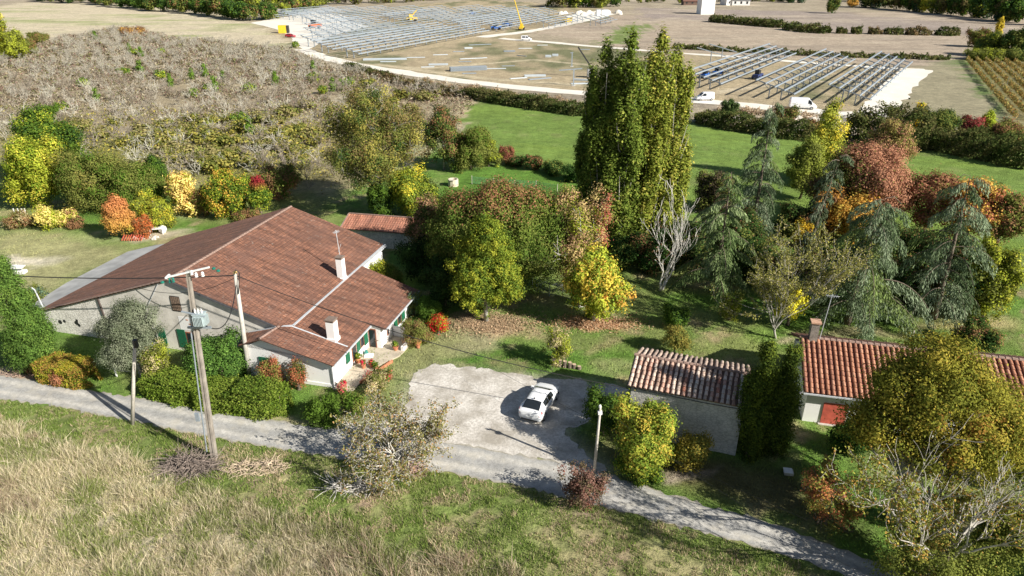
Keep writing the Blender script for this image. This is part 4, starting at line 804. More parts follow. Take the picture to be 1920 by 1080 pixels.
cedar('thin leaning cedar with a bare curved trunk arching to the right', (1518, 470), (1572, 292), 90, CD, boughs=22, hang=.8, prof=lambda t: .35 + .3 * t, low=.3, lean=(.3, 0), nod=1.2, trunk=.2)
cedar('massive weeping cedar on the lawn behind the orange roofed house', (1588, 607), (1655, 372), 256, CP, boughs=52, hang=.9, dens=1.3, prof=lambda t: (1 - t) ** .55 * .95 + .12, low=.13, nod=1.5, lean=(.2, 0), trunk=.34)
cedar('weeping cedar with sparse drooping arms at the right of the lawn', (1750, 597), (1815, 330), 205, CP, boughs=40, hang=.9, dens=1.1, prof=lambda t: .25 + .7 * (1 - t) ** .8, low=.14, lean=(.2, 0), nod=-1.2, trunk=.32)
cedar('short dark cedar in front of the poplars and left of the layered one', (1325, 470), (1325, 400), 70, CD, boughs=24, hang=.5)
cedar('dark cedar filling the gap left of the massive one', (1520, 520), (1520, 430), 110, CD, boughs=40, hang=1.0)

# right hand mixed trees
T('lime_tree', 'bright yellow green tree between the tall cedar and the russet tree', (1560, 345), (1562, 198), 106, [((.30, .32, .05), 5), ((.17, .2, .03), 2), (YE, 1)], 'cone', .3, cover=2.2)
T('lime_tree', 'lower olive yellow tree left of the bright yellow green one', (1520, 372), (1520, 262), 84, [((.2, .23, .04), 4), (OL, 2)], 'egg', .3)
T('cherry_tree', 'pinkish tinted pale green tree right of the bright yellow green one', (1680, 320), (1682, 222), 86, [(PK, 3), ((.25, .2, .07), 3), (OL, 2)], 'round', .3)
def russet(P, c, rng):
    k = (rng.random(len(P)) < np.clip((P[:, 0] + .5 + P[:, 2] * .35) / 3, 0, .95))[:, None]; return np.where(k, np.array((.31, .155, .095)) * rng.uniform(.75, 1.25, (len(P), 1)), c)
T('red_oak', 'large rounded russet brown tree behind the big cedars', (1634, 430), (1632, 270), 196, [(OL, 3), (BR, 2)], 'round', .28, cover=2.4, cfun=russet)
T('sumac', 'bright orange low tree under the russet one', (1620, 456), (1620, 350), 104, [((.44, .24, .05), 4), ((.38, .28, .06), 3)], 'bush', .3, cat='tree')
T('sumac', 'orange foliage clump left of the russet tree behind the leaning cedar', (1560, 446), (1562, 342), 66, [((.42, .22, .05), 4), (BR, 2)], 'bush', .28, cat='tree')
T('sumac', 'small amber clump low between two dark cedars', (1508, 462), (1510, 412), 40, [((.45, .30, .03), 4), (OL, 1)], 'bush', .28, cat='shrub')
T('red_oak', 'dull red brown tree right of the russet one', (1762, 440), (1762, 325), 132, [((.22, .1, .06), 4), (OL, 3), (BR, 1)], 'round', .3, cover=2.0)
T('red_oak', 'amber and red tree behind the weeping cedar at the right', (1846, 470), (1846, 338), 112, [((.30, .11, .06), 3), ((.48, .30, .07), 3), (OL, 1)], 'round', .3, cover=2.1)
T('elm_tree', 'brown olive tree at the right edge behind the lawn', (1905, 480), (1900, 360), 88, [(BR, 3), (OL, 4)], 'round', .3)
T('ash_tree', 'yellow green tree at the right edge of the lawn', (1900, 600), (1893, 438), 92, [(YG, 4), (OL, 3), ((.36, .33, .05), 1)], 'bush', .26)
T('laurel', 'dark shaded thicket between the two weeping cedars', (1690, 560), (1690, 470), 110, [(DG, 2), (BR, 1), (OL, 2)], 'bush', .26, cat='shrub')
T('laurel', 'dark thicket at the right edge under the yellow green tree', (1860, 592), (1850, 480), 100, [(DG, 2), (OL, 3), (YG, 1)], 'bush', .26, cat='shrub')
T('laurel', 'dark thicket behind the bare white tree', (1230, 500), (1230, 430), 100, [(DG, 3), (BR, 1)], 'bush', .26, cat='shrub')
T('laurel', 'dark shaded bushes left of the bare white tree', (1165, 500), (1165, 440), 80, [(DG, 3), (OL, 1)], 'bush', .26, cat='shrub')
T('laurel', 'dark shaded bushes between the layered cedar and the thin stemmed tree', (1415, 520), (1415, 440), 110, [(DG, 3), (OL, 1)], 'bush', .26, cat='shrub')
T('bramble', 'dull plum coloured thicket right of the poplars', (1345, 395), (1345, 320), 90, [((.09, .07, .045), 3), (OL, 2)], 'bush', .28, cat='shrub')
T('golden_shrub', 'small brilliant yellow tree behind the slender stems', (1490, 610), (1490, 540), 74, [((.62, .56, .05), 5), (YG, 1)], 'round', .24, cover=2.4)
T('garden_shrub', 'round dark green bush on the open lawn', (1270, 613), (1270, 572), 54, [(Gr, 3), (DG, 3)], 'bush', .18, cat='shrub')
T('young_tree', 'small bronze topped tree with a single stem behind the shed', (1270, 662), (1270, 612), 60, [((.2, .17, .04), 3), (OL, 3)], 'round', .16, cat='tree', cover=1.6, trunk=.06)
T('garden_shrub', 'thin pale yellow shrub on the lawn right of the dark round bush', (1375, 600), (1375, 550), 40, [(YG, 3), (TN, 1), (OL, 2)], 'bush', .16, cat='shrub', cover=1.1)
T('young_tree', 'wispy yellow green young tree on the lawn by the log stumps', (1048, 682), (1046, 605), 62, [(YG, 3), (OL, 3), (TN, 2)], 'bush', .16, cover=.9, open_=.2, cat='tree', bare=14)
T('garden_shrub', 'dark low bush at the right end of the lawn', (1845, 660), (1845, 608), 92, [(DG, 2), (BR, 1), (OL, 1)], 'bush', .2, cat='shrub')
T('leylandii', 'left column of the pair of dark conifers between shed and orange roofed house', (1440, 856), (1440, 648), 60, [((.11, .14, .02), 3), ((.05, .075, .015), 4)], 'column', .16, cover=3.0, sig=.2, zst=1.6)
T('leylandii', 'right column of the pair of dark conifers between shed and orange roofed house', (1486, 846), (1486, 658), 64, [((.10, .13, .02), 3), ((.05, .075, .015), 4)], 'column', .16, cover=3.0, sig=.2, zst=1.6)
T('elder_bush', 'dark green bush by the left wall of the shed', (1140, 815), (1135, 735), 84, [(Gr, 4), (DG, 2), ((.12, .18, .03), 1)], 'bush', .17, cat='shrub', cover=2.2)
T('vine_bush', 'large yellow and lime leaved bush in front of the shed wall', (1210, 885), (1213, 748), 124, [((.25, .28, .04), 4), ((.15, .21, .03), 6), ((.38, .29, .05), 2), ((.34, .33, .05), 2)], 'bush', .19, cat='shrub', cover=2.4)
T('vine_bush', 'dull amber bush at the foot of the shed wall', (1310, 880), (1300, 808), 72, [((.25, .2, .04), 3), (OL, 3)], 'bush', .18, cat='shrub')
T('oak_tree', 'huge golden green oak in front of the orange roofed house', (1790, 975), (1785, 637), 300, [((.19, .18, .028), 6), ((.12, .13, .022), 5), ((.28, .23, .04), 3), ((.27, .15, .035), 1)], None, .17, cover=1.9, trunk=.4, nlimb=30, bark=BARKG, sig=.42, open_=.08,
  lobes=[(.3, 0, 8.2, 2.9, 2.8, 2.9), (-2.1, -.3, 7.2, 1.9, 1.9, 1.9), (2.5, .4, 7.2, 2.3, 2.4, 2.4), (.2, .3, 10.6, 1.6, 1.6, 1.3), (1.2, .5, 9.9, 1.3, 1.4, 1.2), (-1.7, .8, 9.0, 1.4, 1.4, 1.2), (0, -1.8, 6.6, 2.0, 1.6, 1.8), (3.6, -.6, 6.2, 1.9, 1.9, 2.2), (-3.0, .3, 6.2, 1.2, 1.3, 1.1), (2.0, -1.8, 7.4, 1.6, 1.4, 1.6), (-.9, -1.0, 9.4, 1.1, 1.1, .9), (4.2, .5, 7.2, 1.3, 1.4, 1.4)])
T('elder_bush', 'dark green shrub at the far right edge beneath the oak', (1925, 905), (1925, 790), 130, [((.09, .13, .02), 3), (OL, 2)], 'bush', .17, cat='shrub')
T('laurel', 'dark shrub in the shade below the red plank door', (1600, 850), (1612, 790), 90, [(DG, 3), (Gr, 1)], 'bush', .16, cat='shrub')

# by the farmhouse
T('olive_tree', 'grey green rounded olive tree against the gable wall', (220, 706), (228, 566), 146, [((.13, .15, .095), 5), ((.19, .205, .14), 3), ((.08, .095, .055), 2)], 'round', .16, cover=2.0, bark=BARKG, trunk=.16, sig=.3, asp=.4)
T('cypress_tree', 'bright green feathery conifer at the left edge', (-4, 690), (0, 478), 104, [((.085, .15, .03), 5), ((.05, .09, .02), 3), ((.13, .2, .04), 2)], 'cone', .19, cover=2.6, asp=.4)
T('garden_shrub', 'small grey green bush beside the lean to', (55, 580), (55, 535), 52, [(OL, 3), (GB, 2)], 'bush', .2, cat='shrub', cover=1.6)
T('robinia_tree', 'lush green feathery tree behind the hedge in front of the gable', (400, 715), (398, 626), 118, [((.065, .13, .025), 5), ((.11, .19, .04), 3), (DG, 2)], 'bush', .17, cover=2.4, zst=.8)
T('photinia', 'red leaved shrub growing out of the hedge before the white wall', (506, 728), (503, 662), 44, [((.26, .09, .05), 3), ((.22, .15, .05), 2), ((.12, .13, .03), 3)], 'bush', .15, cat='shrub', cover=1.3, open_=.1)
T('photinia', 'second red leaved shrub nearer the green door', (553, 730), (552, 674), 34, [((.28, .10, .05), 3), ((.10, .1, .03), 3)], 'bush', .15, cat='shrub', cover=1.3)
T('ball_shrub', 'clipped round green shrub beyond the end of the annex', (803, 600), (802, 560), 50, [(Gr, 4), ((.1, .18, .03), 2)], 'bush', .14, cat='shrub', cover=3)
T('rose_bush', 'brownish green bush beside the terrace end', (785, 645), (782, 600), 66, [((.17, .16, .05), 3), (BR, 2), (OL, 2)], 'bush', .14, cat='shrub', cover=1.7)
T('rose_bush', 'bush with bright crimson leaves beside the clipped round shrub', (822, 625), (820, 588), 42, [((.45, .02, .025), 3), (YG, 3), (Gr, 1)], 'bush', .14, cat='shrub', cover=1.4)
T('climbing_vine', 'yellow green vine climbing the far white wall of the annex', (712, 545), (708, 488), 40, [(YG, 4), (YE, 1)], 'bush', .18, cat='climber', cover=1.4)
T('garden_shrub', 'grey green bush at the back corner of the annex', (735, 545), (732, 490), 44, [(OL, 3), (Gr, 2)], 'bush', .18, cat='shrub')
T('garden_shrub', 'pale grey green shrub against the end wall of the annex', (770, 590), (772, 543), 34, [(OL, 2), (GB, 2)], 'bush', .16, cat='shrub')
T('hydrangea', 'low green bush by the lane at the foot of the white wall', (600, 790), (600, 738), 66, [(Gr, 4), ((.11, .18, .03), 2)], 'bush', .16, cat='shrub')
T('hydrangea', 'green low bush at the left edge of the gravel yard', (660, 780), (660, 738), 60, [(Gr, 3), (OL, 2)], 'bush', .16, cat='shrub', cover=1.6)
T('lavender', 'straggly olive bush along the terrace edge', (700, 735), (700, 700), 50, [(OL, 2), (TN, 2)], 'bush', .14, cat='shrub', cover=1.0)
T('reddish_shrub', 'dark purplish red shrub around the foot of the roadside pole', (1103, 952), (1100, 866), 100, [((.15, .085, .065), 4), ((.11, .09, .05), 4), ((.20, .08, .06), 1)], 'bush', .15, cat='shrub', cover=.8, trunk=.07, nlimb=26, start=.05, sig=.2, open_=.1)

# ------------------------------------------------------------------ hedges
def hedge(name, label, pts, h, w, palette, leaf=.17, dens=1.0, group=None, rough=.18, cat='hedge', mat_=LEAF, cover=2.6, top=None):
    """hedge along a ground polyline (world points), leaves through a rough boxy body"""
    rng = nrng(); P0 = np.array(pts, float); c = P0.mean(0); zc = float(Hgt(c[0], c[1])); root = empty(name, (c[0], c[1], 0), 0, label, cat, group)
    s = np.r_[0, np.cumsum(np.hypot(*np.diff(P0, axis=0).T))]; Lh = s[-1]; hh = np.resize(h, len(P0)).astype(float)
    la = leaf * leaf * .6 * .5; n = int(cover * dens * Lh * (2 * h_mean(hh) + w) / la); t = rng.uniform(0, Lh, n); px = np.interp(t, s, P0[:, 0]); py = np.interp(t, s, P0[:, 1]); Hh = np.interp(t, s, hh)
    dx = np.interp(t + .5, s, P0[:, 0]) - np.interp(t - .5, s, P0[:, 0]); dy = np.interp(t + .5, s, P0[:, 1]) - np.interp(t - .5, s, P0[:, 1]); ln = np.hypot(dx, dy) + 1e-6; nx_, ny_ = -dy / ln, dx / ln
    peri = rng.uniform(0, 1, n) * (2 * Hh + w); sd = np.where(peri < Hh, -1, np.where(peri > Hh + w, 1, 0)); off = np.where(sd == 0, peri - Hh - w / 2, sd * w / 2); z = np.where(sd == 0, Hh, np.where(sd < 0, peri, peri - Hh - w))
    endr = np.minimum(t, Lh - t); rnd = np.clip(endr / (w * .5), 0, 1) ** .5; off = off * (.35 + .65 * rnd); z = z * (.75 + .25 * rnd)
    rr = (fbm(px * 1.0 + sd * 9, py + z * 1.3, 1.3) - .5) * 2 * rough * 3 + rng.normal(size=n) * rough * .5; off2 = off * (1 + .0) + sd * rr; z = z + (sd == 0) * rr - .0
    z = np.where(sd != 0, z * (1 + rr * .2), z); inn = rng.uniform(0, .3, n) ** 1.5; off2 *= (1 - inn)
    P = np.stack([px + nx_ * off2 - c[0], py + ny_ * off2 - c[1], np.maximum(z * (1 - .1 * inn), .05)], 1)
    nn = norm(np.stack([nx_ * sd * .8, ny_ * sd * .8, (sd == 0) * .8 + .3], 1) + rng.normal(size=(n, 3)) * .5)
    k = (fbm(px + 31, py + z, 1.6) * len(palette) * 1.8 - .4 * len(palette) + rng.normal(size=n) * .5).astype(int) % len(palette); base = np.array([q for q, _ in palette])[k] * rng.uniform(.72, 1.3, (n, 1)) * 1.35
    link('foliage', npmesh('foliage', leaf_verts(P, nn, leaf * rng.uniform(.7, 1.3, n), .6, rng), 4, mat_, base), root)
    mb = MB()
    for q in np.arange(.6, Lh, 1.6):
        a = np.interp(q, s, P0[:, 0]) - c[0]; b = np.interp(q, s, P0[:, 1]) - c[1]; mb.tube([(a, b, -.1), (a + .1, b, .8 * h_mean(hh))], [.05, .02], 4, False)
    mb.build('stem', BARK, root); return root
def h_mean(a): return float(np.mean(a))
HP = [((.10, .15, .02), 4), ((.14, .18, .03), 3), ((.07, .11, .018), 3)]
hedge('clipped_hedge', 'clipped golden green hedge block with a russet patch beside the lane', [G(80, 703), G(130, 712), G(180, 722)], 1.75, 2.2, [((.30, .24, .03), 3), ((.19, .2, .025), 3), ((.26, .16, .04), 1), ((.13, .16, .02), 2)], .15, rough=.10)
T('dead_patch_shrub', 'russet brown dead clump at the front of the clipped golden hedge', (105, 722), (105, 692), 28, [((.30, .13, .07), 3), ((.2, .11, .06), 1)], 'bush', .13, cat='shrub', cover=1.6)
hedge('conifer_hedge', 'long green conifer hedge along the lane in front of the white annex', [G(282, 722), G(330, 742), G(400, 756), G(470, 768), G(545, 772)], [1.3, 1.5, 1.6, 2.0, 2.3], 2.2, HP, .16, rough=.2)
T('bamboo_clump', 'wispy yellow green shrub between the olive tree and the hedge', (292, 715), (282, 640), 60, [(YG, 3), (OL, 3), (TN, 1)], 'bush', .16, cat='shrub', cover=1.1)
T('bramble', 'brown tangle between the bright conifer and the gable', (72, 690), (70, 655), 60, [(BR, 2), (OL, 2), (TN, 2)], 'bush', .15, cat='shrub', cover=1.2)

HD = [((.05, .07, .02), 3), ((.085, .095, .03), 3), ((.11, .10, .04), 2)]; HB = [((.12, .085, .045), 3), ((.09, .09, .035), 2), ((.17, .12, .06), 1)]
hedge('field_hedge', 'dark scrubby hedge at the left start of the white track', [G(648, 127), G(690, 138), G(740, 150)], [1.2, 1.1, .8], 2.5, HD, .45, rough=.4)
hedge('field_hedge', 'brown bramble hedge below the white track left of the meadow', [G(700, 141), G(760, 160), G(830, 176), G(860, 180)], [.9, 1.2, 1.2, 1.0], 3, HB, .45, rough=.5)
hedge('field_hedge', 'dark hedge along the top of the green meadow left of the poplars', [G(862, 178), G(960, 196), G(1040, 208), G(1105, 217)], [1.3, 1.7, 2.0, 2.2], 4, HD, .4, rough=.5)
hedge('field_hedge', 'dark hedge along the top of the meadow between the poplars and the tall cedar', [G(1305, 228), G(1380, 242), G(1450, 253), G(1520, 263)], [2.2, 2.3, 2.4, 2.6], 4, HD, .4, rough=.5)
hedge('field_hedge', 'dark thicket behind the bright yellow green tree', [G(1590, 268), G(1650, 268), G(1740, 280)], [5.5, 5, 5.5], 8, HD, .42, rough=.8)
hedge('field_hedge', 'long dark bramble bank along the right end of the meadow', [G(1738, 272), G(1800, 285), G(1870, 298), G(1960, 318)], [3, 3.2, 3.2, 3.4], 7, HD, .36, rough=.6)
T('willow_bush', 'large dark green bush left of the crimson one in the right hedge', (1775, 268), (1772, 208), 84, [(OL, 3), (DG, 3)], 'bush', .34, cat='shrub')
T('spindle_tree', 'crimson brown bush in the right hedge', (1832, 272), (1832, 212), 54, [((.26, .05, .05), 3), ((.13, .07, .04), 2)], 'bush', .32, cat='shrub')
T('maple_tree', 'lime green small tree right of the crimson bush', (1863, 268), (1860, 205), 32, [((.30, .36, .04), 4), (YG, 2)], 'egg', .3)
T('willow_bush', 'brown olive bush at the right end of the right hedge', (1900, 285), (1898, 222), 80, [(OL, 3), (BR, 3)], 'bush', .34, cat='shrub')
T('poplar_sapling', 'small brilliant yellow upright tree at the end of the stone track', (1727, 248), (1730, 193), 30, [((.62, .48, .03), 5), (YG, 1)], 'column', .34)
T('willow_bush', 'round grey green bush below the left small van', (1372, 222), (1371, 184), 36, [((.10, .13, .05), 3), (DG, 2)], 'bush', .34, cat='shrub')
T('willow_bush', 'dark olive bush behind the large white van', (1480, 240), (1478, 198), 56, [(OL, 2), (BR, 2), (DG, 1)], 'bush', .34, cat='shrub')
T('willow_bush', 'brown bare bush just right of the tall cedar top', (1540, 250), (1532, 222), 44, [(BR, 2), (OL, 2)], 'bush', .34, cat='shrub')
hedge('earth_bank_scrub', 'dry brown weeds on the earth bank beside the white track', [G(790, 156), G(860, 167), G(960, 182), G(1080, 194)], [.4, .5, .5, .5], 3, [((.36, .28, .18), 3), ((.28, .2, .13), 2), ((.2, .15, .09), 1)], .4, rough=.5, cat='weeds', dens=.6)
hedge('earth_bank_scrub', 'pale spoil and weeds beside the white track under the vans', [G(1345, 206), G(1450, 216), G(1560, 224)], [.5, .5, .5], 3, [((.44, .36, .26), 3), ((.3, .22, .14), 2)], .4, rough=.5, cat='weeds', dens=.6)
# dark hedge lines in the far right fields
for pts, lab in [([(1335, 40), (1400, 46), (1470, 52)], 'dark bramble strip in the far field, left part'), ([(1475, 55), (1520, 60), (1552, 63)], 'dark bramble strip in the far field, right part')]:
    hedge('field_hedge', lab, [G(*p) for p in pts], 2.2, 9, HD, 1.0, rough=.8)
for px, w in [(1577, 20), (1605, 20), (1640, 26), (1675, 34), (1720, 46), (1775, 44)]:
    hedge('field_hedge', 'dark clump in the line of brambles across the right field, %s' % {1577: 'small leftmost one', 1605: 'second small one', 1640: 'low brown one', 1675: 'round middle one', 1720: 'long green one', 1775: 'last one before the trees'}[px],
          [G(px - w / 2, 62 + (px - 1577) * .02), G(px + w / 2, 62.5 + (px - 1577) * .02)], 2, 6, HD if px % 2 else HB, .8, rough=.7, group='bramble clumps across the right field')
hedge('field_hedge', 'thin dark verge of weeds under the pink field', [G(1262, 90), G(1400, 98), G(1560, 106), G(1780, 112)], 1.0, 4, HD, .7, rough=.5, dens=.7)
T('thicket', 'brown topped thicket at the left of the far right tree cluster', (1840, 88), (1840, 52), 44, [(BR, 2), (OL, 3)], 'bush', .6, cat='shrub')
T('poplar_sapling', 'thin yellow tree rising from the far right cluster', (1880, 70), (1880, 33), 14, [((.5, .4, .05), 5)], 'column', .5)
T('thicket', 'olive green thicket in the middle of the far right cluster', (1870, 105), (1866, 58), 62, [(OL, 3), (DG, 2), (YG, 1)], 'bush', .6, cat='shrub')
T('thicket', 'dark green thicket at the right edge of the far right cluster', (1915, 108), (1912, 48), 72, [(DG, 3), (OL, 2)], 'bush', .6, cat='shrub')
T('thicket', 'low olive bushes above the vineyard', (1850, 112), (1850, 93), 74, [(OL, 3), (YG, 1)], 'bush', .5, cat='shrub')
T('thicket', 'low olive bushes above the right half of the vineyard', (1905, 114), (1905, 94), 60, [(OL, 3), (DG, 1)], 'bush', .5, cat='shrub')
T('field_maple', 'ochre and brown bush pair at the edge of the stubble field', (247, 66), (245, 52), 52, [((.36, .22, .06), 2), (BR, 2)], 'bush', .6, cat='shrub', cover=1.6)

# ------------------------------------------------------------------ far woods (copies of a few trees)
def proto_far(palette, Hh, R, shape, seed_):
    rng = np.random.default_rng(seed_); V, c, C = crown(rng, lobes_for(rng, shape, R, Hh, 6), 1.0, palette, 1.7, .7, .9); m = npmesh('far_tree', V, 4, LEAF, c); return m
FM = [proto_far([(OL, 3), (DG, 3), (BR, 1)], 11, 5.5, 'bush', 1), proto_far([(DG, 4), (Gr, 2)], 12, 5, 'bush', 2), proto_far([(OL, 4), (YG, 2)], 10, 5, 'bush', 3), proto_far([((.12, .10, .04), 4), (OL, 2)], 10, 5, 'bush', 4), proto_far([(YE, 3), (YG, 3)], 9, 3.5, 'egg', 5), proto_far([(DG, 4), ((.05, .08, .05), 3)], 14, 4, 'cone', 6)]
def wood(path, n, depth, kinds, label, group, seed_, smin=.8, smax=1.25, name='wood_tree'):
    rng = np.random.default_rng(seed_); P0 = np.array([G(*p) for p in path]); s = np.r_[0, np.cumsum(np.hypot(*np.diff(P0, axis=0).T))]
    for i in range(n):
        t = s[-1] * (i + rng.uniform(.1, .9)) / n; x = np.interp(t, s, P0[:, 0]); y = np.interp(t, s, P0[:, 1]) + rng.uniform(0, depth)
        o = link(name, FM[kinds[rng.integers(len(kinds))]]); o.location = (x, y, 0); o.rotation_euler = (0, 0, rng.uniform(0, 6.28)); k = rng.uniform(smin, smax); o.scale = (k, k, k * rng.uniform(.85, 1.15)); tag(o, label, 'tree', group)
wood([(60, 3), (160, 8), (300, 22), (400, 33), (485, 42)], 46, 16, [0, 1, 1, 0], 'dark oak in the front row of the wood beyond the stubble field', 'front trees of the wood beyond the stubble field', 21, .75, 1.0)
wood([(-20, -12), (160, -6), (300, 6), (480, 22), (560, 26)], 60, 60, [0, 1, 2, 3], 'oak in the depth of the wood beyond the stubble field', 'inner trees of the wood beyond the stubble field', 22)
wood([(480, 42), (520, 34), (600, 12), (720, 8), (840, 0)], 34, 30, [0, 2, 3, 2], 'olive oak at the edge of the wood behind the solar site', 'edge trees of the wood behind the solar site', 23, .7, 1.0)
wood([(1035, 14), (1090, 16), (1158, 14)], 12, 26, [1, 1, 3, 2], 'dark tree of the small wood beside the white stone track', 'trees of the small wood beside the stone track', 24, .9, 1.3)
wood([(1150, 8), (1280, 6)], 7, 30, [2, 0], 'low bush beyond the pale field left of the tower house', 'bushes beyond the pale field', 25, .35, .6, 'far_bush')
wood([(1350, 5), (1450, 4), (1535, 10)], 15, 40, [0, 1, 5, 2], 'dark tree near the distant slate roofed houses', 'trees near the distant houses', 26, .6, 1.1)
wood([(1625, 14), (1700, 20), (1800, 30), (1870, 38), (1960, 50)], 32, 14, [0, 1, 2, 4, 3, 5], 'tree in the front row of the mixed wood at the top right', 'front trees of the top right wood', 27, .8, 1.15)
wood([(1560, 2), (1700, 8), (1850, 20), (1990, 34)], 46, 50, [0, 1, 2, 4, 1, 5], 'tree in the depth of the mixed wood at the top right', 'inner trees of the top right wood', 28)
wood([(-200, -24), (400, -26), (960, -24), (1500, -26), (2100, -20)], 110, 120, [0, 1, 2, 3], 'tree of the far woodland behind all the fields', 'far woodland trees', 29, 1.0, 1.6)
T('ivy_tree', 'lone ivy clad tree standing in the far brown field', (1567, 25), (1566, -6), 30, [(OL, 3), (DG, 2)], 'bush', .9, cover=2)
T('thicket', 'small orange bush right of the ivy clad tree', (1600, 14), (1600, -2), 24, [((.45, .26, .06), 3), (OL, 1)], 'bush', .9, cat='shrub')

# ------------------------------------------------------------------ overgrown orchard: individual leafless trees
def bare_proto(seed_, dark=False):
    rng = np.random.default_rng(seed_); mb = MB(); tips = []; n = 5 + seed_ % 3
    for k in range(n):
        a = 2 * pi * k / n + rng.uniform(-.4, .4); grow(mb, rng, np.array([0, 0, rng.uniform(.1, .5)]), norm(np.array([cos(a) * .8, sin(a) * .8, 1.0])), rng.uniform(.7, 1.05), .046, 3, .62, 3, .10, (2, 2 + seed_ % 2), tips, 2, .016, .76)
    return mb.mesh('bare_orchard_tree', mat('dead_twigs_%d' % seed_, [(.40, .37, .30), (.29, .255, .20), (.45, .43, .355), (.23, .195, .15)][seed_ % 4], .9, var=.25, scale=1.5), False)
BP = [bare_proto(k) for k in range(8)]
sw = W_(SCRUB); bx0, bx1 = min(p[0] for p in sw), max(p[0] for p in sw); by0, by1 = min(p[1] for p in sw), max(p[1] for p in sw)
rng = np.random.default_rng(8); cand = []
rowd = np.array([.86, .5]); rown = np.array([-.5, .86])
for i in range(-60, 60):
    for j in range(-60, 60):
        p = rowd * i * 4.3 + rown * j * 4.9 + np.array([-70, 150]) + rng.normal(size=2) * .9
        if rng.random() < .22: continue
        cand.append(p)
cand = np.array(cand); px_, py_ = proj(cand[:, 0], cand[:, 1], 0); ok = (sdist(cand[:, 0], cand[:, 1], sw) > 1.0) & (px_ > -30) & ~((px_ > 720) & (py_ > 190)) & ~((px_ < 100) & (py_ < 118) & (fbm(cand[:, 0], cand[:, 1], 9) > .45)); cand = cand[ok]
cand = cand[np.argsort(cand[:, 1])]; print('orchard candidates', len(cand))
for i, p in enumerate(cand[:300]):
    o = link('bare_orchard_tree', BP[rng.integers(8)]); o.location = (p[0], p[1], 0); o.rotation_euler = (0, 0, rng.uniform(0, 6.28)); k = rng.uniform(.85, 1.6); o.scale = (k * 1.1, k * 1.1, k)
    tag(o, 'grey leafless tree in the overgrown orchard above the farmhouse', 'tree', 'leafless trees of the overgrown orchard')
rest = cand[300:]; Vs = []
if len(rest):
    V = []; Fc = []; nb = 0
    arr = []
    for m_ in BP:
        v = np.empty(len(m_.vertices) * 3); m_.vertices.foreach_get('co', v); f = [tuple(p.vertices) for p in m_.polygons]; arr.append((v.reshape(-1, 3), np.array(f)))
    vv = []; ff = []
    for p in rest:
        v, f = arr[rng.integers(8)]; a = rng.uniform(0, 6.28); k = rng.uniform(.85, 1.6); w = v * k * np.array([1.1, 1.1, 1]); w = np.stack([w[:, 0] * cos(a) - w[:, 1] * sin(a) + p[0], w[:, 0] * sin(a) + w[:, 1] * cos(a) + p[1], w[:, 2]], 1); vv.append(w); ff.append(f + nb); nb += len(w)
    vv = np.concatenate(vv); ff = np.concatenate(ff); me = bpy.data.meshes.new('orchard_trees'); me.vertices.add(len(vv)); me.vertices.foreach_set('co', vv.astype(np.float32).ravel()); me.loops.add(ff.size); me.loops.foreach_set('vertex_index', ff.astype(np.int32).ravel())
    me.polygons.add(len(ff)); me.polygons.foreach_set('loop_start', np.arange(0, ff.size, 4, dtype=np.int32)); me.update(calc_edges=True); me.materials.append(BP[0].materials[0]); tag(link('far_orchard_trees', me), 'farther grey leafless trees of the overgrown orchard', 'trees', kind='stuff')
def scatter(name, poly, n, fn, label, cat, matl, seed_, lo=0.0):
    """fn(rng, P(n,2)) -> verts(n*4,3), col ; only points inside the polygon"""
    rng = np.random.default_rng(seed_); w = poly; x0, x1 = min(p[0] for p in w), max(p[0] for p in w); y0, y1 = min(p[1] for p in w), max(p[1] for p in w)
    P = rng.uniform(0, 1, (n, 2)) * [x1 - x0, y1 - y0] + [x0, y0]; P = P[inpoly(P[:, 0], P[:, 1], w)]
    V, k, c = fn(rng, P); return tag(link(name, npmesh(name, V, k, matl, c)), label, cat, kind='stuff')
def under(rng, P):
    px, py = proj(P[:, 0], P[:, 1]); m = len(P); d = fbm(P[:, 0], P[:, 1], 6); keep = d > .40; P = P[keep]; d = d[keep]; px = px[keep]; py = py[keep]; m = len(P)
    z = rng.uniform(0, 1, m) ** 1.4 * (.5 + 1.3 * np.clip(d - .4, 0, 1) * 3)
    low = np.clip((py - 195) / 60, 0, 1) * (px < 640); z_up = 1 + low; a, _ = pal(rng, [((.20, .16, .10), 3), ((.29, .25, .18), 4), ((.13, .10, .065), 2), ((.15, .16, .06), 2), ((.19, .12, .10), 2)], m); b, _ = pal(rng, [((.30, .26, .05), 3), ((.18, .19, .05), 4), ((.38, .30, .06), 1), ((.2, .17, .1), 2)], m)
    c = np.where((rng.random(m) < low)[:, None], b, a) * rng.uniform(.7, 1.35, (m, 1)) * 1.25
    Q = np.stack([P[:, 0], P[:, 1], z * z_up], 1); return leaf_verts(Q, norm(rng.normal(size=(m, 3)) + [0, 0, .6]), rng.uniform(.3, .75, m) * np.clip(P[:, 1] / 150, .7, 1.6), .4, rng), 4, c
scatter('undergrowth', sw, 260000, under, 'brown and yellowing undergrowth between the orchard trees', 'undergrowth', LEAF, 31)
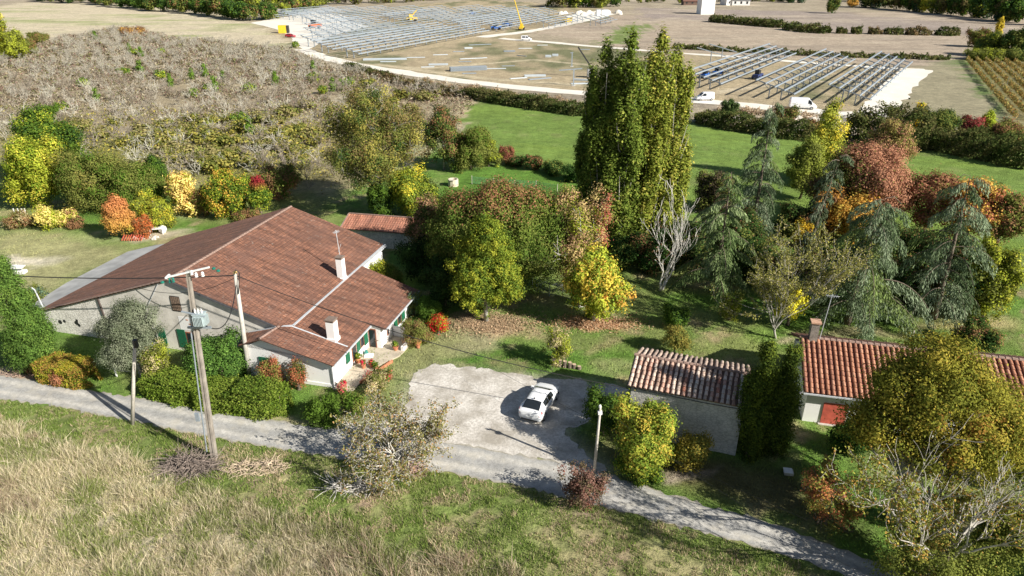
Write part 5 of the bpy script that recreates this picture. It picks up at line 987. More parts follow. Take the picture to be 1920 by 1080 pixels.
# green and yellow bushes among the dead trees
SBG = []
for k in range(4):
    r_ = np.random.default_rng(60 + k); V, c, C = crown(r_, lobes_for(r_, ['column', 'bush', 'bush', 'bush'][k], [.8, 1.5, 1.7, 1.8][k], [3.4, 2.4, 2.6, 2.6][k], 5), .42, [[((.12, .20, .03), 4), (Gr, 2)], [((.10, .16, .03), 4), (YG, 2)], [((.27, .24, .06), 3), (OL, 3)], [(OL, 3), ((.22, .19, .08), 3)]][k], 1.7, .7, .35); SBG.append(npmesh('ivy_bush', V, 4, LEAF, c))
green_px = [(243, 92), (250, 100), (265, 102), (240, 137), (265, 135), (158, 158), (360, 145), (300, 145), (385, 140), (365, 178), (420, 148), (468, 170), (320, 158), (390, 168), (403, 168), (555, 85), (588, 130), (590, 150), (517, 155), (605, 172), (640, 165), (655, 158), (625, 167), (230, 135), (180, 72), (303, 98), (182, 186), (450, 230), (470, 250), (120, 205)]
yel_px = [(330, 250), (345, 240), (300, 262), (270, 262), (235, 272), (190, 255), (380, 262), (400, 285), (430, 300), (355, 290), (460, 235), (490, 275), (520, 260), (540, 215), (565, 245), (575, 200), (755, 182), (775, 178), (735, 195), (800, 185), (820, 175), (770, 205), (690, 120 + 40), (150, 245), (215, 235), (130, 235), (60, 235)] + [(int(a_), int(b_)) for a_, b_ in zip(np.random.default_rng(6).uniform(270, 600, 46), np.random.default_rng(7).uniform(225, 322, 46))]
for i, (a, b) in enumerate(green_px):
    o = link('ivy_bush', SBG[i % 2]); x, y = G(a, b + 4); o.location = (x, y, 0); o.rotation_euler = (0, 0, i); k = .75 + .35 * ((i * 37) % 10) / 10; o.scale = (k, k, k); tag(o, 'bright green bush standing out among the dead orchard trees', 'bush', 'green bushes in the overgrown orchard')
for i, (a, b) in enumerate(yel_px):
    o = link('thorn_bush', SBG[2 + i % 2]); x, y = G(a, b + 4); o.location = (x, y, 0); o.rotation_euler = (0, 0, i); k = .7 + .5 * ((i * 53) % 10) / 10; o.scale = (k * 1.2, k * 1.2, k * .85); tag(o, 'yellow or olive thorn bush at the lower edge of the overgrown orchard', 'bush', 'thorn bushes at the lower edge of the orchard')

# ------------------------------------------------------------------ grass blades
def blades(n, poly_px, seed_, hgt, wid, palfun, name, label, keepf=None, lean=.35):
    rng = np.random.default_rng(seed_); w = [G(*p) for p in poly_px]; x0, x1 = min(p[0] for p in w), max(p[0] for p in w); y0, y1 = min(p[1] for p in w), max(p[1] for p in w)
    P = rng.uniform(0, 1, (n, 2)) * [x1 - x0, y1 - y0] + [x0, y0]; P = P[inpoly(P[:, 0], P[:, 1], w)]
    if keepf is not None: P = P[keepf(P, rng)]
    m = len(P); z = Hgt(P[:, 0], P[:, 1]); h = hgt(P, rng); wd = wid * rng.uniform(.6, 1.4, m); a = rng.uniform(0, 2 * pi, m); b = rng.uniform(0, 2 * pi, m); ln = h * np.abs(rng.normal(size=m)) * lean
    lx = np.cos(b) * ln; ly = np.sin(b) * ln; V = np.empty((m, 3, 3)); V[:, 0] = np.stack([P[:, 0] - np.cos(a) * wd, P[:, 1] - np.sin(a) * wd, z - .03], 1); V[:, 1] = np.stack([P[:, 0] + np.cos(a) * wd, P[:, 1] + np.sin(a) * wd, z - .03], 1); V[:, 2] = np.stack([P[:, 0] + lx, P[:, 1] + ly, z + h], 1)
    return tag(link(name, npmesh(name, V.reshape(-1, 3), 3, BLADE, palfun(P, h, rng))), label, 'grass', kind='stuff')
_new = _ne
def front(P): return np.interp(P[:, 0], _new[:, 0], _new[:, 1]) - P[:, 1]
dryw = W_([(-300, 760), (0, 812), (150, 852), (330, 922), (480, 968), (650, 1020), (800, 1062), (950, 1090), (900, 2600), (-2000, 2600)])
def dsd(P): return sdist(P[:, 0], P[:, 1], dryw) + (fbm(P[:, 0], P[:, 1], 2.2) - .5) * 2.4
FGP = [(-120, 730), (300, 790), (700, 862), (1100, 935), (1500, 1045), (1700, 1110), (2000, 1200), (1900, 1300), (-120, 1300)]
def pal_dry(P, h, rng):
    m = len(P); a, _ = pal(rng, [((.60, .53, .37), 5), ((.48, .41, .27), 3), ((.38, .35, .19), 2), ((.26, .27, .11), 3), ((.50, .40, .30), 1)], m); br = (fbm(P[:, 0] + 40, P[:, 1], 3.5) > .66)[:, None] & (rng.random((m, 1)) < .6); c = np.where(br, np.array((.33, .26, .18)), a); gg = (fbm(P[:, 0] + 80, P[:, 1] + 20, 2.6) > .62 - .014 * np.clip(P[:, 0] + 14, 0, 14))[:, None] & (rng.random((m, 1)) < .6)
    c = np.where(gg, np.array((.20, .24, .07)), c)
    c = c * (1 + .25 * np.clip((-P[:, 0] - 12) / 10, 0, 1))[:, None]; rr = ((P[:, 0] > -12) & (P[:, 0] < 3) & (h > .8))[:, None] & (rng.random((m, 1)) < .6); c = np.where(rr, np.array((.50, .36, .27)), c); return c * rng.uniform(.6, 1.3, (m, 1)) * 1.02
def pal_green(P, h, rng):
    m = len(P); a, _ = pal(rng, [((.17, .24, .05), 5), ((.24, .29, .09), 3), ((.12, .18, .04), 3), ((.40, .36, .2), 1)], m); dr = (fbm(P[:, 0] + 11, P[:, 1] + 5, 1.8) > .56)[:, None] & (rng.random((m, 1)) < .65); return np.where(dr, np.array((.42, .34, .22)), a) * rng.uniform(.7, 1.3, (m, 1)) * 1.15
blades(620000, FGP, 41, lambda P, r: (.15 + 1.7 * np.clip(fbm(P[:, 0] + 5, P[:, 1], 1.3) - .22, 0, 1) ** 1.3) * r.uniform(.35, 1.25, len(P)), .017, pal_dry, 'dry_grass', 'tall straw coloured grass filling the bottom left slope', lambda P, r: (dsd(P) > -.4) & (front(P) > .8) & (fbm(P[:, 0] + 3, P[:, 1] + 60, .7) > .30), .85)
blades(420000, FGP, 42, lambda P, r: (.10 + .35 * fbm(P[:, 0], P[:, 1], 1.1) ** 2) * r.uniform(.5, 1.3, len(P)), .022, pal_green, 'rough_grass', 'short rough green grass on the bank below the lane', lambda P, r: (dsd(P) < .8) & (front(P) > .12) & (fbm(P[:, 0] + 70, P[:, 1], .9) > .36), .55)
yw = W_(YARD); fe_ = np.array([G(*p) for p in FAR_EDGE_PX])
def lawn_keep(P, r): return (sdist(P[:, 0], P[:, 1], yw) < (fbm(P[:, 0], P[:, 1], .8) - .5) * 2.2 - .1) & (P[:, 1] - np.interp(P[:, 0], fe_[:, 0], fe_[:, 1]) > .25) & (r.random(len(P)) < np.clip(1.6 - P[:, 1] / 70, .25, 1))
def pal_lawn(P, h, rng):
    m = len(P); c = col_at(P[:, 0], P[:, 1]) * rng.uniform(.75, 1.5, (m, 1)); return c * 1.2
blades(520000, [(-100, 690), (300, 745), (600, 790), (1000, 850), (1200, 900), (1600, 1040), (1960, 1120), (1960, 420), (1200, 400), (850, 470), (700, 640), (600, 720), (30, 640), (-60, 560), (200, 420), (520, 400), (560, 330), (850, 300), (700, 260), (-200, 400)], 43, lambda P, r: .05 + .13 * r.random(len(P)) ** 2 + .12 * (fbm(P[:, 0], P[:, 1], 1.5) > .6), .035, pal_lawn, 'lawn_grass', 'mown and worn grass of the lawns around the farm', lawn_keep, .8)
# fallen leaves under the two lawn trees
def litter(px, py, rx, ry, n, palette, label, seed_, size=.16):
    rng = np.random.default_rng(seed_); x, y = G(px, py); q = rng.normal(size=(n, 2)) * [rx * .45, ry * .45] + [x, y]; P = np.c_[q, np.full(n, .05) + rng.random(n) * .06]; c, _ = pal(rng, palette, n)
    tag(link('fallen_leaves', npmesh('fallen_leaves', leaf_verts(P, norm(rng.normal(size=(n, 3)) * .4 + [0, 0, 1]), size * rng.uniform(.6, 1.2, n), .8, rng), 4, LEAF, c * rng.uniform(.7, 1.2, (n, 1)))), label, 'leaves', kind='stuff')
litter(1115, 606, 4.2, 1.5, 3600, [((.54, .33, .19), 4), ((.45, .25, .14), 2), ((.60, .44, .28), 2)], 'orange brown fallen leaves under the yellow and orange tree', 1)
litter(915, 606, 4.8, 2.3, 4200, [((.50, .35, .22), 3), ((.40, .30, .19), 3)], 'brown fallen leaves under the egg shaped tree', 2)

# ------------------------------------------------------------------ leafless and thin trees near the lane
def bare_tree(name, label, base, top, width, bark, n0, spread, depth, leafn, leafpal, leafsize, rad=.12, l0=.34, lift=.1, seed_=1, cat='tree', stems=1, fan=.6, leaffun=None, rmin=.012, kids=(2, 3), shrink=.74):
    rng = np.random.default_rng(seed_); gx, gy, gz = Gt(*base); x, z = Zat(top[0], top[1], gy); Hh = z - gz; root = empty(name, (gx, gy, gz), 0, label, cat); mb = MB(); tips = []
    for s_ in range(stems):
        a = rng.uniform(0, 2 * pi); p0 = np.array([cos(a) * .12, sin(a) * .12, -.15]) if stems > 1 else np.array([0, 0, -.15]); d0 = norm(np.array([cos(a) * .35 * (stems > 1), sin(a) * .35 * (stems > 1), 1.0])); hs = Hh * (.18 if stems == 1 else .12)
        p1 = p0 + d0 * hs; mb.tube([tuple(p0), tuple((p0 + p1) / 2 + rng.normal(size=3) * .03), tuple(p1)], [rad * 1.3, rad * 1.05, rad * .95], 8)
        for k in range(n0):
            b = 2 * pi * (k + rng.uniform(-.3, .3)) / n0; d = norm(np.array([cos(b) * fan, sin(b) * fan, 1.0])); grow(mb, rng, p1 - d * .05, d, Hh * l0 * rng.uniform(.85, 1.15), rad * .62, depth, spread, 5, lift, kids, tips, 4, rmin, shrink)
    mb.build('trunk', bark, root, True); tips = np.array(tips)
    if leafn and len(tips):
        P = tips[rng.integers(len(tips), size=leafn)] + rng.normal(size=(leafn, 3)) * .12
        if leaffun is not None: P = P[leaffun(P, rng)]
        c, _ = pal(rng, leafpal, len(P)); sz = leafsize * rng.uniform(.6, 1.3, len(P))
        link('crown', npmesh('crown', leaf_verts(P, norm(rng.normal(size=P.shape) + [0, 0, .6]), sz, .7, rng), 4, LEAF, c * rng.uniform(.75, 1.3, (len(P), 1)) * 1.3), root)
    return root
LICH = mat("lichen_bark", (.50, .48, .43), .95, var=.3, scale=6, c2=(.40, .38, .34))
bare_tree('lichen_tree', 'half bare tree with pale lichened branches beside the lane', (748, 886), (758, 728), 205, LICH, 5, .62, 4, 13000, [((.20, .18, .06), 4), ((.13, .13, .035), 4), ((.30, .18, .08), 2), ((.34, .31, .24), 2)], .14, .085, .36, .02, 12, stems=3, fan=.95, rmin=.013)
bare_tree('dead_white_tree', 'leafless whitish multi stemmed tree in front of the poplars', (1238, 543), (1245, 356), 100, BARKW, 2, .26, 4, 0, [], .1, .12, .33, .16, 15, stems=4, fan=.34, rmin=.015, kids=(2, 2))
bare_tree('aspen_tree', 'slender pale stemmed multi trunk tree with thin yellowing leaves on the lawn', (1458, 634), (1470, 446), 190, BARKG, 3, .40, 4, 15000, [((.24, .23, .06), 4), ((.17, .17, .05), 4), (TN, 1)], .15, .075, .44, .09, 33, stems=3, fan=.55, rmin=.013)
bare_tree('cherry_tree', 'foreground cherry tree with long bare grey twigs and a few red leaves', (1735, 1085), (1725, 850), 400, mat("grey_twigs", (.42, .39, .35), .9, var=.3, scale=4), 7, .34, 4, 21000, [((.17, .18, .04), 6), ((.30, .18, .05), 2), ((.26, .25, .05), 2)], .14, .2, .42, .10, 23, fan=1.25, leaffun=lambda P, r: (P[:, 2] < 5.3) | (P[:, 0] < -4.0) | (r.random(len(P)) < .06), rmin=.012, kids=(2, 4), shrink=.72)
T('cherry_tree', 'red and olive leaved low boughs at the left of the foreground cherry', (1585, 985), (1575, 880), 130, [((.34, .13, .06), 3), ((.18, .17, .04), 4), ((.38, .24, .06), 1)], 'bush', .15, cover=.8, open_=.25, bare=20, trunk=.07)
T('field_maple', 'yellow green leafy growth below the foreground cherry at the bottom edge', (1790, 1120), (1790, 1000), 250, [((.16, .18, .04), 4), ((.12, .14, .03), 4), ((.32, .22, .06), 1)], 'bush', .15, cover=1.1, open_=.15)
T('field_maple', 'darker leafy growth at the bottom right corner', (1915, 1040), (1915, 930), 110, [((.11, .14, .03), 4), ((.25, .22, .05), 2)], 'bush', .15, cover=1.5)

# ------------------------------------------------------------------ poles and cables
WOODP = mat("grey_pole_wood", (.50, .46, .40), .9, var=.2, scale=5); STEEL = mat("galvanised", (.30, .345, .39), .5, .3, var=.12, scale=3); GLASSG = mat("green_glass", (.02, .16, .12), .2); CABLE = mat("black_cable", (.02, .02, .02), .7); CABLEG = mat("grey_wire", (.20, .20, .21), .6)
bx, by, bz = Gt(402, 862); tx_, tz_ = Zat(352, 507, by); Hp = tz_ - bz
PO = empty('transformer_pole', (bx, by, bz), 0, 'tall concrete electricity pole carrying a grey transformer and crossarm', 'pole'); le = (tx_ - bx) / Hp
mb = MB()
for dx in (-.10, .10): mb.add([(dx - .07, -.18, -.3), (dx + .07, -.18, -.3), (dx + .07, .18, -.3), (dx - .07, .18, -.3), (le * Hp + dx * .55 - .04, -.12, Hp), (le * Hp + dx * .55 + .04, -.12, Hp), (le * Hp + dx * .55 + .04, .12, Hp), (le * Hp + dx * .55 - .04, .12, Hp)], [(0, 3, 2, 1), (4, 5, 6, 7), (0, 1, 5, 4), (1, 2, 6, 5), (2, 3, 7, 6), (3, 0, 4, 7)])
mb.add([(-.029, -.05, -.3), (.029, -.05, -.3), (.029, .05, -.3), (-.029, .05, -.3), (le * Hp - .012, -.05, Hp - .02), (le * Hp + .012, -.05, Hp - .02), (le * Hp + .012, .05, Hp - .02), (le * Hp - .012, .05, Hp - .02)], [(0, 3, 2, 1), (4, 5, 6, 7), (0, 1, 5, 4), (1, 2, 6, 5), (2, 3, 7, 6), (3, 0, 4, 7)])
mb.build('shaft', mat('weathered_pole', (.30, .265, .225), .95, var=.25, scale=2), PO)
tp = Vector((le * Hp, 0, Hp))
ca_ = MB().beam(tp + Vector((-1.2, -.18, -.35)), tp + Vector((1.35, -.18, .28)), .09, .09).beam(tp + Vector((-1.2, .18, -.35)), tp + Vector((-1.2, -.3, -.35)), .1).build('crossarm', WHITE_M, PO)
for q, dz in [((-1.05, -.2), -.7), ((-.8, -.3), -.62), ((.55, -.25), -.32), ((.95, -.3), -.25), ((.3, -.2), -.2)]:
    i_ = MB().lathe([(.03, .3), (.09, .24), (.03, .2), (.1, .14), (.03, .1), (.1, .04), (.03, 0)], tuple(tp + Vector((q[0], q[1], dz))), 8).build('insulator', WHITE_M if dz > -.4 else GLASSG, PO)
for q in [(1.6, -.2, .12), (-1.5, -.2, -.75), (1.85, -.25, 0)]: MB().lathe([(.02, .18), (.11, .12), (.11, .06), (.02, 0)], tuple(tp + Vector(q)), 8).build('insulator', GLASSG, PO)
tc = Vector((le * 10.9 + .42, -.25, 10.55 - 0)); TR = empty('transformer', tc, 0); TR.parent = PO; TR.scale = (.68, .68, .74); TBX = mat("transformer_grey", (.36, .43, .44), .5, var=.08)
MB().box(-.45, .45, -.35, .35, -.5, .5).box(-.5, .5, -.4, .4, .502, .56).build('tank', TBX, TR)
mb = MB()
for k in range(7): mb.box(-.4 + k * .125, -.36 + k * .125, -.55, -.352, -.4, .38)
for k in range(5): mb.box(.452, .62, -.3 + k * .14, -.26 + k * .14, -.4, .38)
mb.build('cooling_fins', TBX, TR)
for k in range(3): MB().lathe([(.06, 0), (.1, .08), (.05, .12), (.1, .2), (.04, .26), (.03, .4)], (-.3 + k * .28, 0, .56), 8).build('bushing', WHITE_M, TR)
MB().beam(tc + Vector((-.9, .1, -.6)), tc + Vector((.5, .1, -.6)), .1, .12).beam(tc + Vector((-.9, -.2, .62)), tc + Vector((.4, -.2, .3)), .08, .08).build('bracket', STEEL, PO)
MB().tube([(-.28, -.16, .8), (-.27 + le * 3, -.17, 3.6), (-.2 + le * 9, -.16, 9.6)], .045, 6).box(-.42, -.18, -.34, -.21, 3.3, 3.9).build('cable_conduit', STEEL, PO)
def pole(name, label, base, top, r, m, cat='pole'):
    x, y, z0 = Gt(*base); X, Zt = Zat(*top, y); root = empty(name, (x, y, z0), 0, label, cat); h = Zt - z0; MB().tube([(0, 0, -.2), ((X - x) * .5, .02, h * .5), (X - x, 0, h)], [r, r * .88, r * .72], 10).build('shaft', m, root, True); return root, Vector((X, y, Zt)), Vector((X - x, 0, h))
P2, P2w, l2 = pole('concrete_pole', 'pale square topped concrete pole right of the transformer pole', (467, 706), (441, 512), .19, CONC)
MB().lathe([(.15, 0), (.17, .06), (.10, .14)], tuple(l2), 8).build('cap', mat("orange_lichen_cap", (.55, .38, .14), .9), P2)
MB().tube([tuple(l2 + Vector((-.05, -.1, -.1))), tuple(l2 + Vector((.15, -.2, .35))), tuple(l2 + Vector((.4, -.2, .1))), tuple(l2 + Vector((.25, -.25, -.7))), tuple(l2 + Vector((.05, -.2, -1.6)))], .04, 5).build('cable_loop', CABLE, P2)
P3, P3w, l3 = pole('timber_pole', 'short weathered wooden pole at the lane edge left of the transformer pole', (247, 797), (253, 640), .14, WOODP)
MB().box(-.12, .12, -.14, .14, -.45, .12).build('junction_box', DARK, P3, loc=tuple(l3))
P4, P4w, l4 = pole('timber_pole', 'slim wooden pole rising from the purplish shrub beside the lane', (1114, 885), (1126, 762), .10, WOODP)
k = MB().lathe([(.02, .2), (.08, .15), (.08, 0)], tuple(l4 + Vector((-.05, -.1, 0))), 8).build('insulator', WHITE_M, P4); MB().box(l4.x - .14, l4.x + .12, l4.y - .2, l4.y + .1, l4.z - .5, l4.z - .35).build('clamp', WHITE_M, P4)
def cable(label, a, b, sag, r=.022, m=None):
    a = Vector(a); b = Vector(b); pts = [tuple(a.lerp(b, t) - Vector((0, 0, sag * 4 * t * (1 - t)))) for t in np.linspace(0, 1, 25)]
    return tag(MB().tube(pts, r, 5).build('power_cable', m or CABLE), label, 'cable')
x, z = Zat(-60, 512, 52.0); cable('thick black cable running left from the pale concrete pole across the farmhouse roof', P2w + Vector((-.1, -.1, -.15)), (x, 52.0, z), .35, .045)
SLp = (SX + .1, SY + .05, 3.72); cable('black cable crossing the farmhouse roof and lawn to the stone shed', P2w + Vector((.15, -.1, -.2)), SLp, .9, .03)
cable('black cable from the transformer to the pale concrete pole', (bx + tc.x + .3, by - .3, bz + tc.z - .4), P2w + Vector((0, -.25, -.9)), 1.4, .035)
cable('thin cable between the gable hook and the pale concrete pole', (HL(-18.2, 1.9)[0], HL(-18.2, 1.9)[1], 5.6), P2w + Vector((0, -.1, -.3)), .9, .02)
cable('thin wire from the slim wooden pole toward the bottom right corner', P4w, (17.0, 25.0, 2.6), .5, .007, CABLE)
cable('long thin wire passing over the parked car and lane', (HL(1.6, 9)[0], HL(1.6, 9)[1], 2.2), (15.5, 27.5, 3.4), .7, .009, CABLE)
cable('thin wire from the short wooden pole toward the orange roofed house', (SX + 7.7, SY - 2.6, 3.7), (RX + .4, RY + .3, 2.7), .2, .02, CABLEG)

# ------------------------------------------------------------------ brush piles, stumps, posts
def brush(name, label, px, py, rx, ry, h, n, m, seed_, ln=1.4):
    rng = np.random.default_rng(seed_); x, y, z = Gt(px, py); mb = MB()
    for k in range(n):
        a = rng.uniform(0, 2 * pi); r_ = rng.random() ** .5; hh = h * (1 - r_ * r_) * rng.random(); p = np.array([cos(a) * r_ * rx, sin(a) * r_ * ry, .05 + hh]); d = norm(np.array([rng.normal(), rng.normal() * .7, rng.normal() * .25])); l_ = ln * rng.uniform(.4, 1.2); q = p + d * l_; q[2] = max(.05, q[2]); mid = (p + q) / 2 + rng.normal(size=3) * .06; mb.tube([tuple(p), tuple(mid), tuple(q)], [rng.uniform(.015, .035), .02, .01], 4, False)
    return tag(mb.build(name, m, None, loc=(x, y, z)), label, 'brush pile')
brush('brush_pile', 'heap of cut grey brown branches at the foot of the transformer pole', 352, 878, 1.7, .8, .8, 520, mat("cut_twigs", (.20, .16, .135), .9, var=.4, scale=4), 5)
brush('brush_pile', 'low scatter of pale dead branches left of the lichened tree', 665, 915, 1.5, .5, .45, 130, mat("pale_twigs", (.50, .47, .43), .9, var=.3, scale=4), 6)
brush('brush_pile', 'dry reddish weeds heaped around the trunk base of the lichened tree', 752, 884, 1.6, .6, .9, 260, mat("red_weeds", (.42, .28, .24), .9, var=.3, scale=4), 7, .8)
brush('brush_pile', 'straw coloured heap right of the transformer pole foot', 480, 880, 2.2, .7, .4, 260, mat("straw", (.48, .38, .27), .9, var=.3, scale=4), 8, .7)
x, y = G(1062, 688)
for k, (dx, dy, h) in enumerate([(-.9, .25, .45), (-.55, .1, .6), (-.15, 0, .55), (.25, -.1, .5), (.6, -.15, .35), (1.0, -.3, .25)]):
    t = empty('log_stump', (x + dx, y + dy, 0), 0, 'cut log stump in the curved row under the wispy young tree', 'stump', 'log stumps on the lawn'); MB().lathe([(.19, 0), (.18, h)], (0, 0, 0), 9).build('bark', BARK, t); MB().lathe([(.15, h + .002), (.15, h + .02)], (0, 0, 0), 9).build('cut_face', mat("cut_wood", (.52, .40, .27), .8) if k == 0 else bpy.data.materials['cut_wood'], t)
def post(label, base, top_py, r, m, group=None, name='fence_post'):
    x, y = G(*base); _, zt = Zat(base[0], top_py, y); mb = MB(); mb.tube([(0, 0, -.1), (0, 0, zt)], r, 8); return tag(mb.build(name, m, None, loc=(x, y, 0)), label, 'post', group)
post('pale post on the lawn beside the orange roofed house chimney', (1525, 622), 594, .07, WOODP); post('lone pale post standing on the lawn near the weeping cedar', (1709, 636), 615, .07, WOODP)
post('white leaning post of the roadside wire fence', (219, 706), 672, .07, WHITE_M, 'posts of the roadside wire fence'); post('white stub post left of the clipped hedge', (54, 660), 649, .09, WHITE_M)
x, y = G(219, 700); fw = MB()
for z in (.35, .75): fw.tube([(0, 0, z), (2.2, -.5, z - .05)], .012, 4); fw.tube([(0, 0, z), (-1.5, .3, z)], .012, 4)
tag(fw.build('fence_wire', CABLEG, None, loc=(x, y, 0)), 'slack fence wires beside the white leaning post', 'wire')
for k, px in enumerate((28, 36, 43, 49)): post('white stake standing among the brambles at far left', (px, 402), 391, .07, WHITE_M, 'white stakes among the brambles', 'stake')
x, y = G(850, 348); t = empty('stone_well', (x, y, 0), 0, 'small cream stone well in the green paddock', 'well'); MB().lathe([(.75, 0), (.75, 1.0), (.6, 1.0), (.6, .6)], (0, 0, 0), 12).build('well_wall', mat("cream_stone", (.58, .52, .40), .9), t); MB().box(-.5, .2, -.9, -.4, 1.01, 1.06).build('lid', WOODP, t)
# net fence in the paddock
ng = empty('net_fence', (*G(960, 352), 0), 0, 'low green net fence across the paddock behind the big garden tree', 'fence'); gx0, gy0 = G(960, 352); mb = MB(); pb = []
fp = [np.array(G(a, b)) - [gx0, gy0] for a, b in [(885, 345), (925, 350), (965, 352), (1005, 355), (1045, 362)]]
for p in fp: MB().tube([(p[0], p[1], -.1), (p[0], p[1], 1.3)], .04, 5).build('post', WOODP, ng)
for a, b in zip(fp[:-1], fp[1:]):
    for z in np.linspace(.15, 1.15, 8): mb.tube([(a[0], a[1], z), (b[0], b[1], z)], .014, 3, False)
    for t_ in np.linspace(0, 1, 26): q = a * (1 - t_) + b * t_; mb.tube([(q[0], q[1], .1), (q[0], q[1], 1.15)], .012, 3, False)
mb.build('net', mat("green_net", (.06, .22, .14), .7), ng)
# chicken-run fence behind the lawn
cr = empty('wire_fence', (*G(1045, 552), 0), 0, 'grey wire fence with thin posts in the shade behind the orange leaved tree', 'fence'); gx0, gy0 = G(1045, 552); fp = [np.array(G(a, b)) - [gx0, gy0] for a, b in [(998, 545), (1030, 555), (1055, 558), (1080, 562), (1095, 566)]]
for p in fp: MB().tube([(p[0], p[1], -.1), (p[0], p[1], 1.5)], .035, 5).build('post', STEEL, cr)
mb = MB()
for a, b in zip(fp[:-1], fp[1:]):
    for z in np.linspace(.15, 1.4, 7): mb.tube([(a[0], a[1], z), (b[0], b[1], z)], .008, 3, False)
    for t_ in np.linspace(0, 1, 16): q = a * (1 - t_) + b * t_; mb.tube([(q[0], q[1], .1), (q[0], q[1], 1.4)], .008, 3, False)
mb.build('mesh', STEEL, cr)
x, y = G(1092, 572); t = empty('garden_hutch', (x, y, 0), .3, 'small white hutch behind the orange leaved tree', 'hutch'); MB().box(-.5, .5, -.4, .4, 0, 1.5).build('wall', WHITE_W, t); MB().slab([(-.6, -.5, 1.5), (.6, -.5, 1.5), (.6, .5, 1.75), (-.6, .5, 1.75)], .05).build('roof', FIBRO, t)
# things on the garden lawn
x, y = G(296, 438); t = empty('garden_table', (x, y, 0), .2, 'white garden table beside the yellow green shrub', 'table'); MB().box(-.8, .8, -.45, .45, .68, .74).build('table_top', WHITE_M, t)
for a in (-.7, .7):
    for b in (-.38, .38): MB().box(a - .04, a + .04, b - .04, b + .04, 0, .679).build('leg', WHITE_M, t)
x, y = G(306, 436); tag(MB().lathe([(.3, 0), (.5, .35), (.45, .7), (.15, .9)], (0, 0, 0), 9).build('white_sack', WHITE_M, None, loc=(x, y, 0)), 'round white sack beside the garden table', 'sack')
x, y = G(250, 452); mb = MB()
for k in range(9): mb.beam((-1.3 + k * .28, -.1, .1), (-1.0 + k * .28, .25, .75 - .05 * (k % 3)), .16, .05)
tag(mb.build('red_barrier', mat("red_plastic", (.62, .12, .07), .5), None, loc=(x, y, 0)), 'crumpled red plastic barrier lying at the foot of the orange shrub', 'barrier')
x, y = G(276, 448); mb = MB()
rr = np.random.default_rng(9)
for k in range(12): a, b, s_ = rr.uniform(-1.6, 1.4), rr.uniform(-.5, .5), rr.uniform(.1, .25); mb.lathe([(s_, 0), (s_ * .9, s_ * .7), (s_ * .4, s_)], (a, b, 0), 6)
tag(mb.build('rubble', mat("pale_rubble", (.52, .48, .42), .9), None, loc=(x, y, 0)), 'pale rubble scattered in front of the garden shrubs', 'rubble', kind='stuff')
x, y = G(36, 512); tag(MB().box(-.7, .7, -.35, .35, 0, .3).slab([(-.7, -.35, .7), (.7, -.35, .7), (.7, .35, .8), (-.7, .35, .8)], .05).build('white_bench', WHITE_M, None, loc=(x, y, 0)), 'white bench like shape on the dry lawn behind the bright conifer', 'bench')
x, y = G(1478, 888)
t = empty('meter_box', (x, y, 0), -.2, 'small white utility cover on the shaded ground right of the shed', 'utility box'); MB().box(-.28, .28, -.22, .22, 0, .22).build('box', CONC, t); MB().box(-.32, .22, -.26, .26, .222, .26).build('lid', WHITE_M, t)
# terrace things
def potted(px, py, r, h, fl, label, seed_, z=.07):
    x, y = G(px, py, z); t = empty('flower_pot', (x, y, z), 0, label, 'flower pot'); MB().lathe([(r * .65, 0), (r, h), (r * 1.08, h), (r * 1.08, h * 1.12), (r * .85, h * 1.12), (r * .8, h * .9)], (0, 0, 0), 10).build('pot', TERRA, t)
    rng = np.random.default_rng(seed_); V, c, C = crown(rng, [(0, 0, h + r * .9, r * 1.3, r * 1.3, r)], .11, fl, 1.8, .7, .08); link('plant', npmesh('plant', V, 4, LEAF, c), t); return t
FR = [((.5, .03, .06), 3), (Gr, 2)]; FGn = [(Gr, 3), (YG, 1)]
potted(643, 742, .3, .45, [((.55, .12, .12), 2), (TN, 2)], 'terracotta pot with pink flowers at the near end of the terrace', 1, 0); potted(645, 728, .2, .3, FR, 'second terracotta pot behind the nearest one', 2)
potted(682, 690, .2, .35, FR, 'red flowered pot in the middle of the terrace', 3); potted(697, 688, .18, .3, FR, 'small crimson flower pot beside the middle pot', 4); potted(706, 692, .18, .25, FGn, 'green plant pot at the outer terrace edge', 5)
potted(784, 652, .22, .35, [((.45, .2, .1), 2), (YG, 2)], 'terracotta pot at the lawn beyond the terrace wall', 6, 0); potted(742, 656, .25, .3, FGn, 'green plant on top of the terrace step', 7); potted(672, 680, .22, .4, FGn, 'leafy pot against the annex wall', 8); potted(725, 622, .16, .22, FR, 'narrow pot on the far terrace wall', 9)
def chair(px, py, rz, label):
    x, y = G(px, py, .07); t = empty('garden_chair', (x, y, .07), rz, label, 'chair'); m = mat("white_plastic_chair", (.7, .7, .68), .5) if 'white_plastic_chair' not in bpy.data.materials else bpy.data.materials['white_plastic_chair']
    MB().box(-.24, .24, -.24, .24, .42, .46).build('seat', m, t); MB().box(-.24, .24, .2, .24, .462, .9).build('backrest', m, t)
    for a in (-.2, .2):
        for b in (-.2, .2): MB().box(a - .02, a + .02, b - .02, b + .02, 0, .419).build('leg', m, t)
chair(706, 640, .4, 'garden chair against the step wall'); chair(714, 644, 2.0, 'garden chair nearest the terrace edge')
x, y = G(709, 648, .07); t = empty('garden_table', (x, y, .07), 0, 'small round table between the two terrace chairs', 'table'); MB().lathe([(.4, .68), (.4, .72)], (0, 0, 0), 14).build('table_top', DARKW, t); MB().lathe([(.22, 0), (.03, .05), (.03, .679)], (0, 0, 0), 8).build('leg', DARKW, t)
x, y = G(687, 664, .07); tag(MB().lathe([(.18, 0), (.2, .1), (.12, .35), (.05, .4)], (0, 0, 0), 8).build('watering_can', mat("teal_plastic", (.03, .2, .17), .4), None, loc=(x, y, .07)), 'small teal watering can by the annex door', 'watering can')
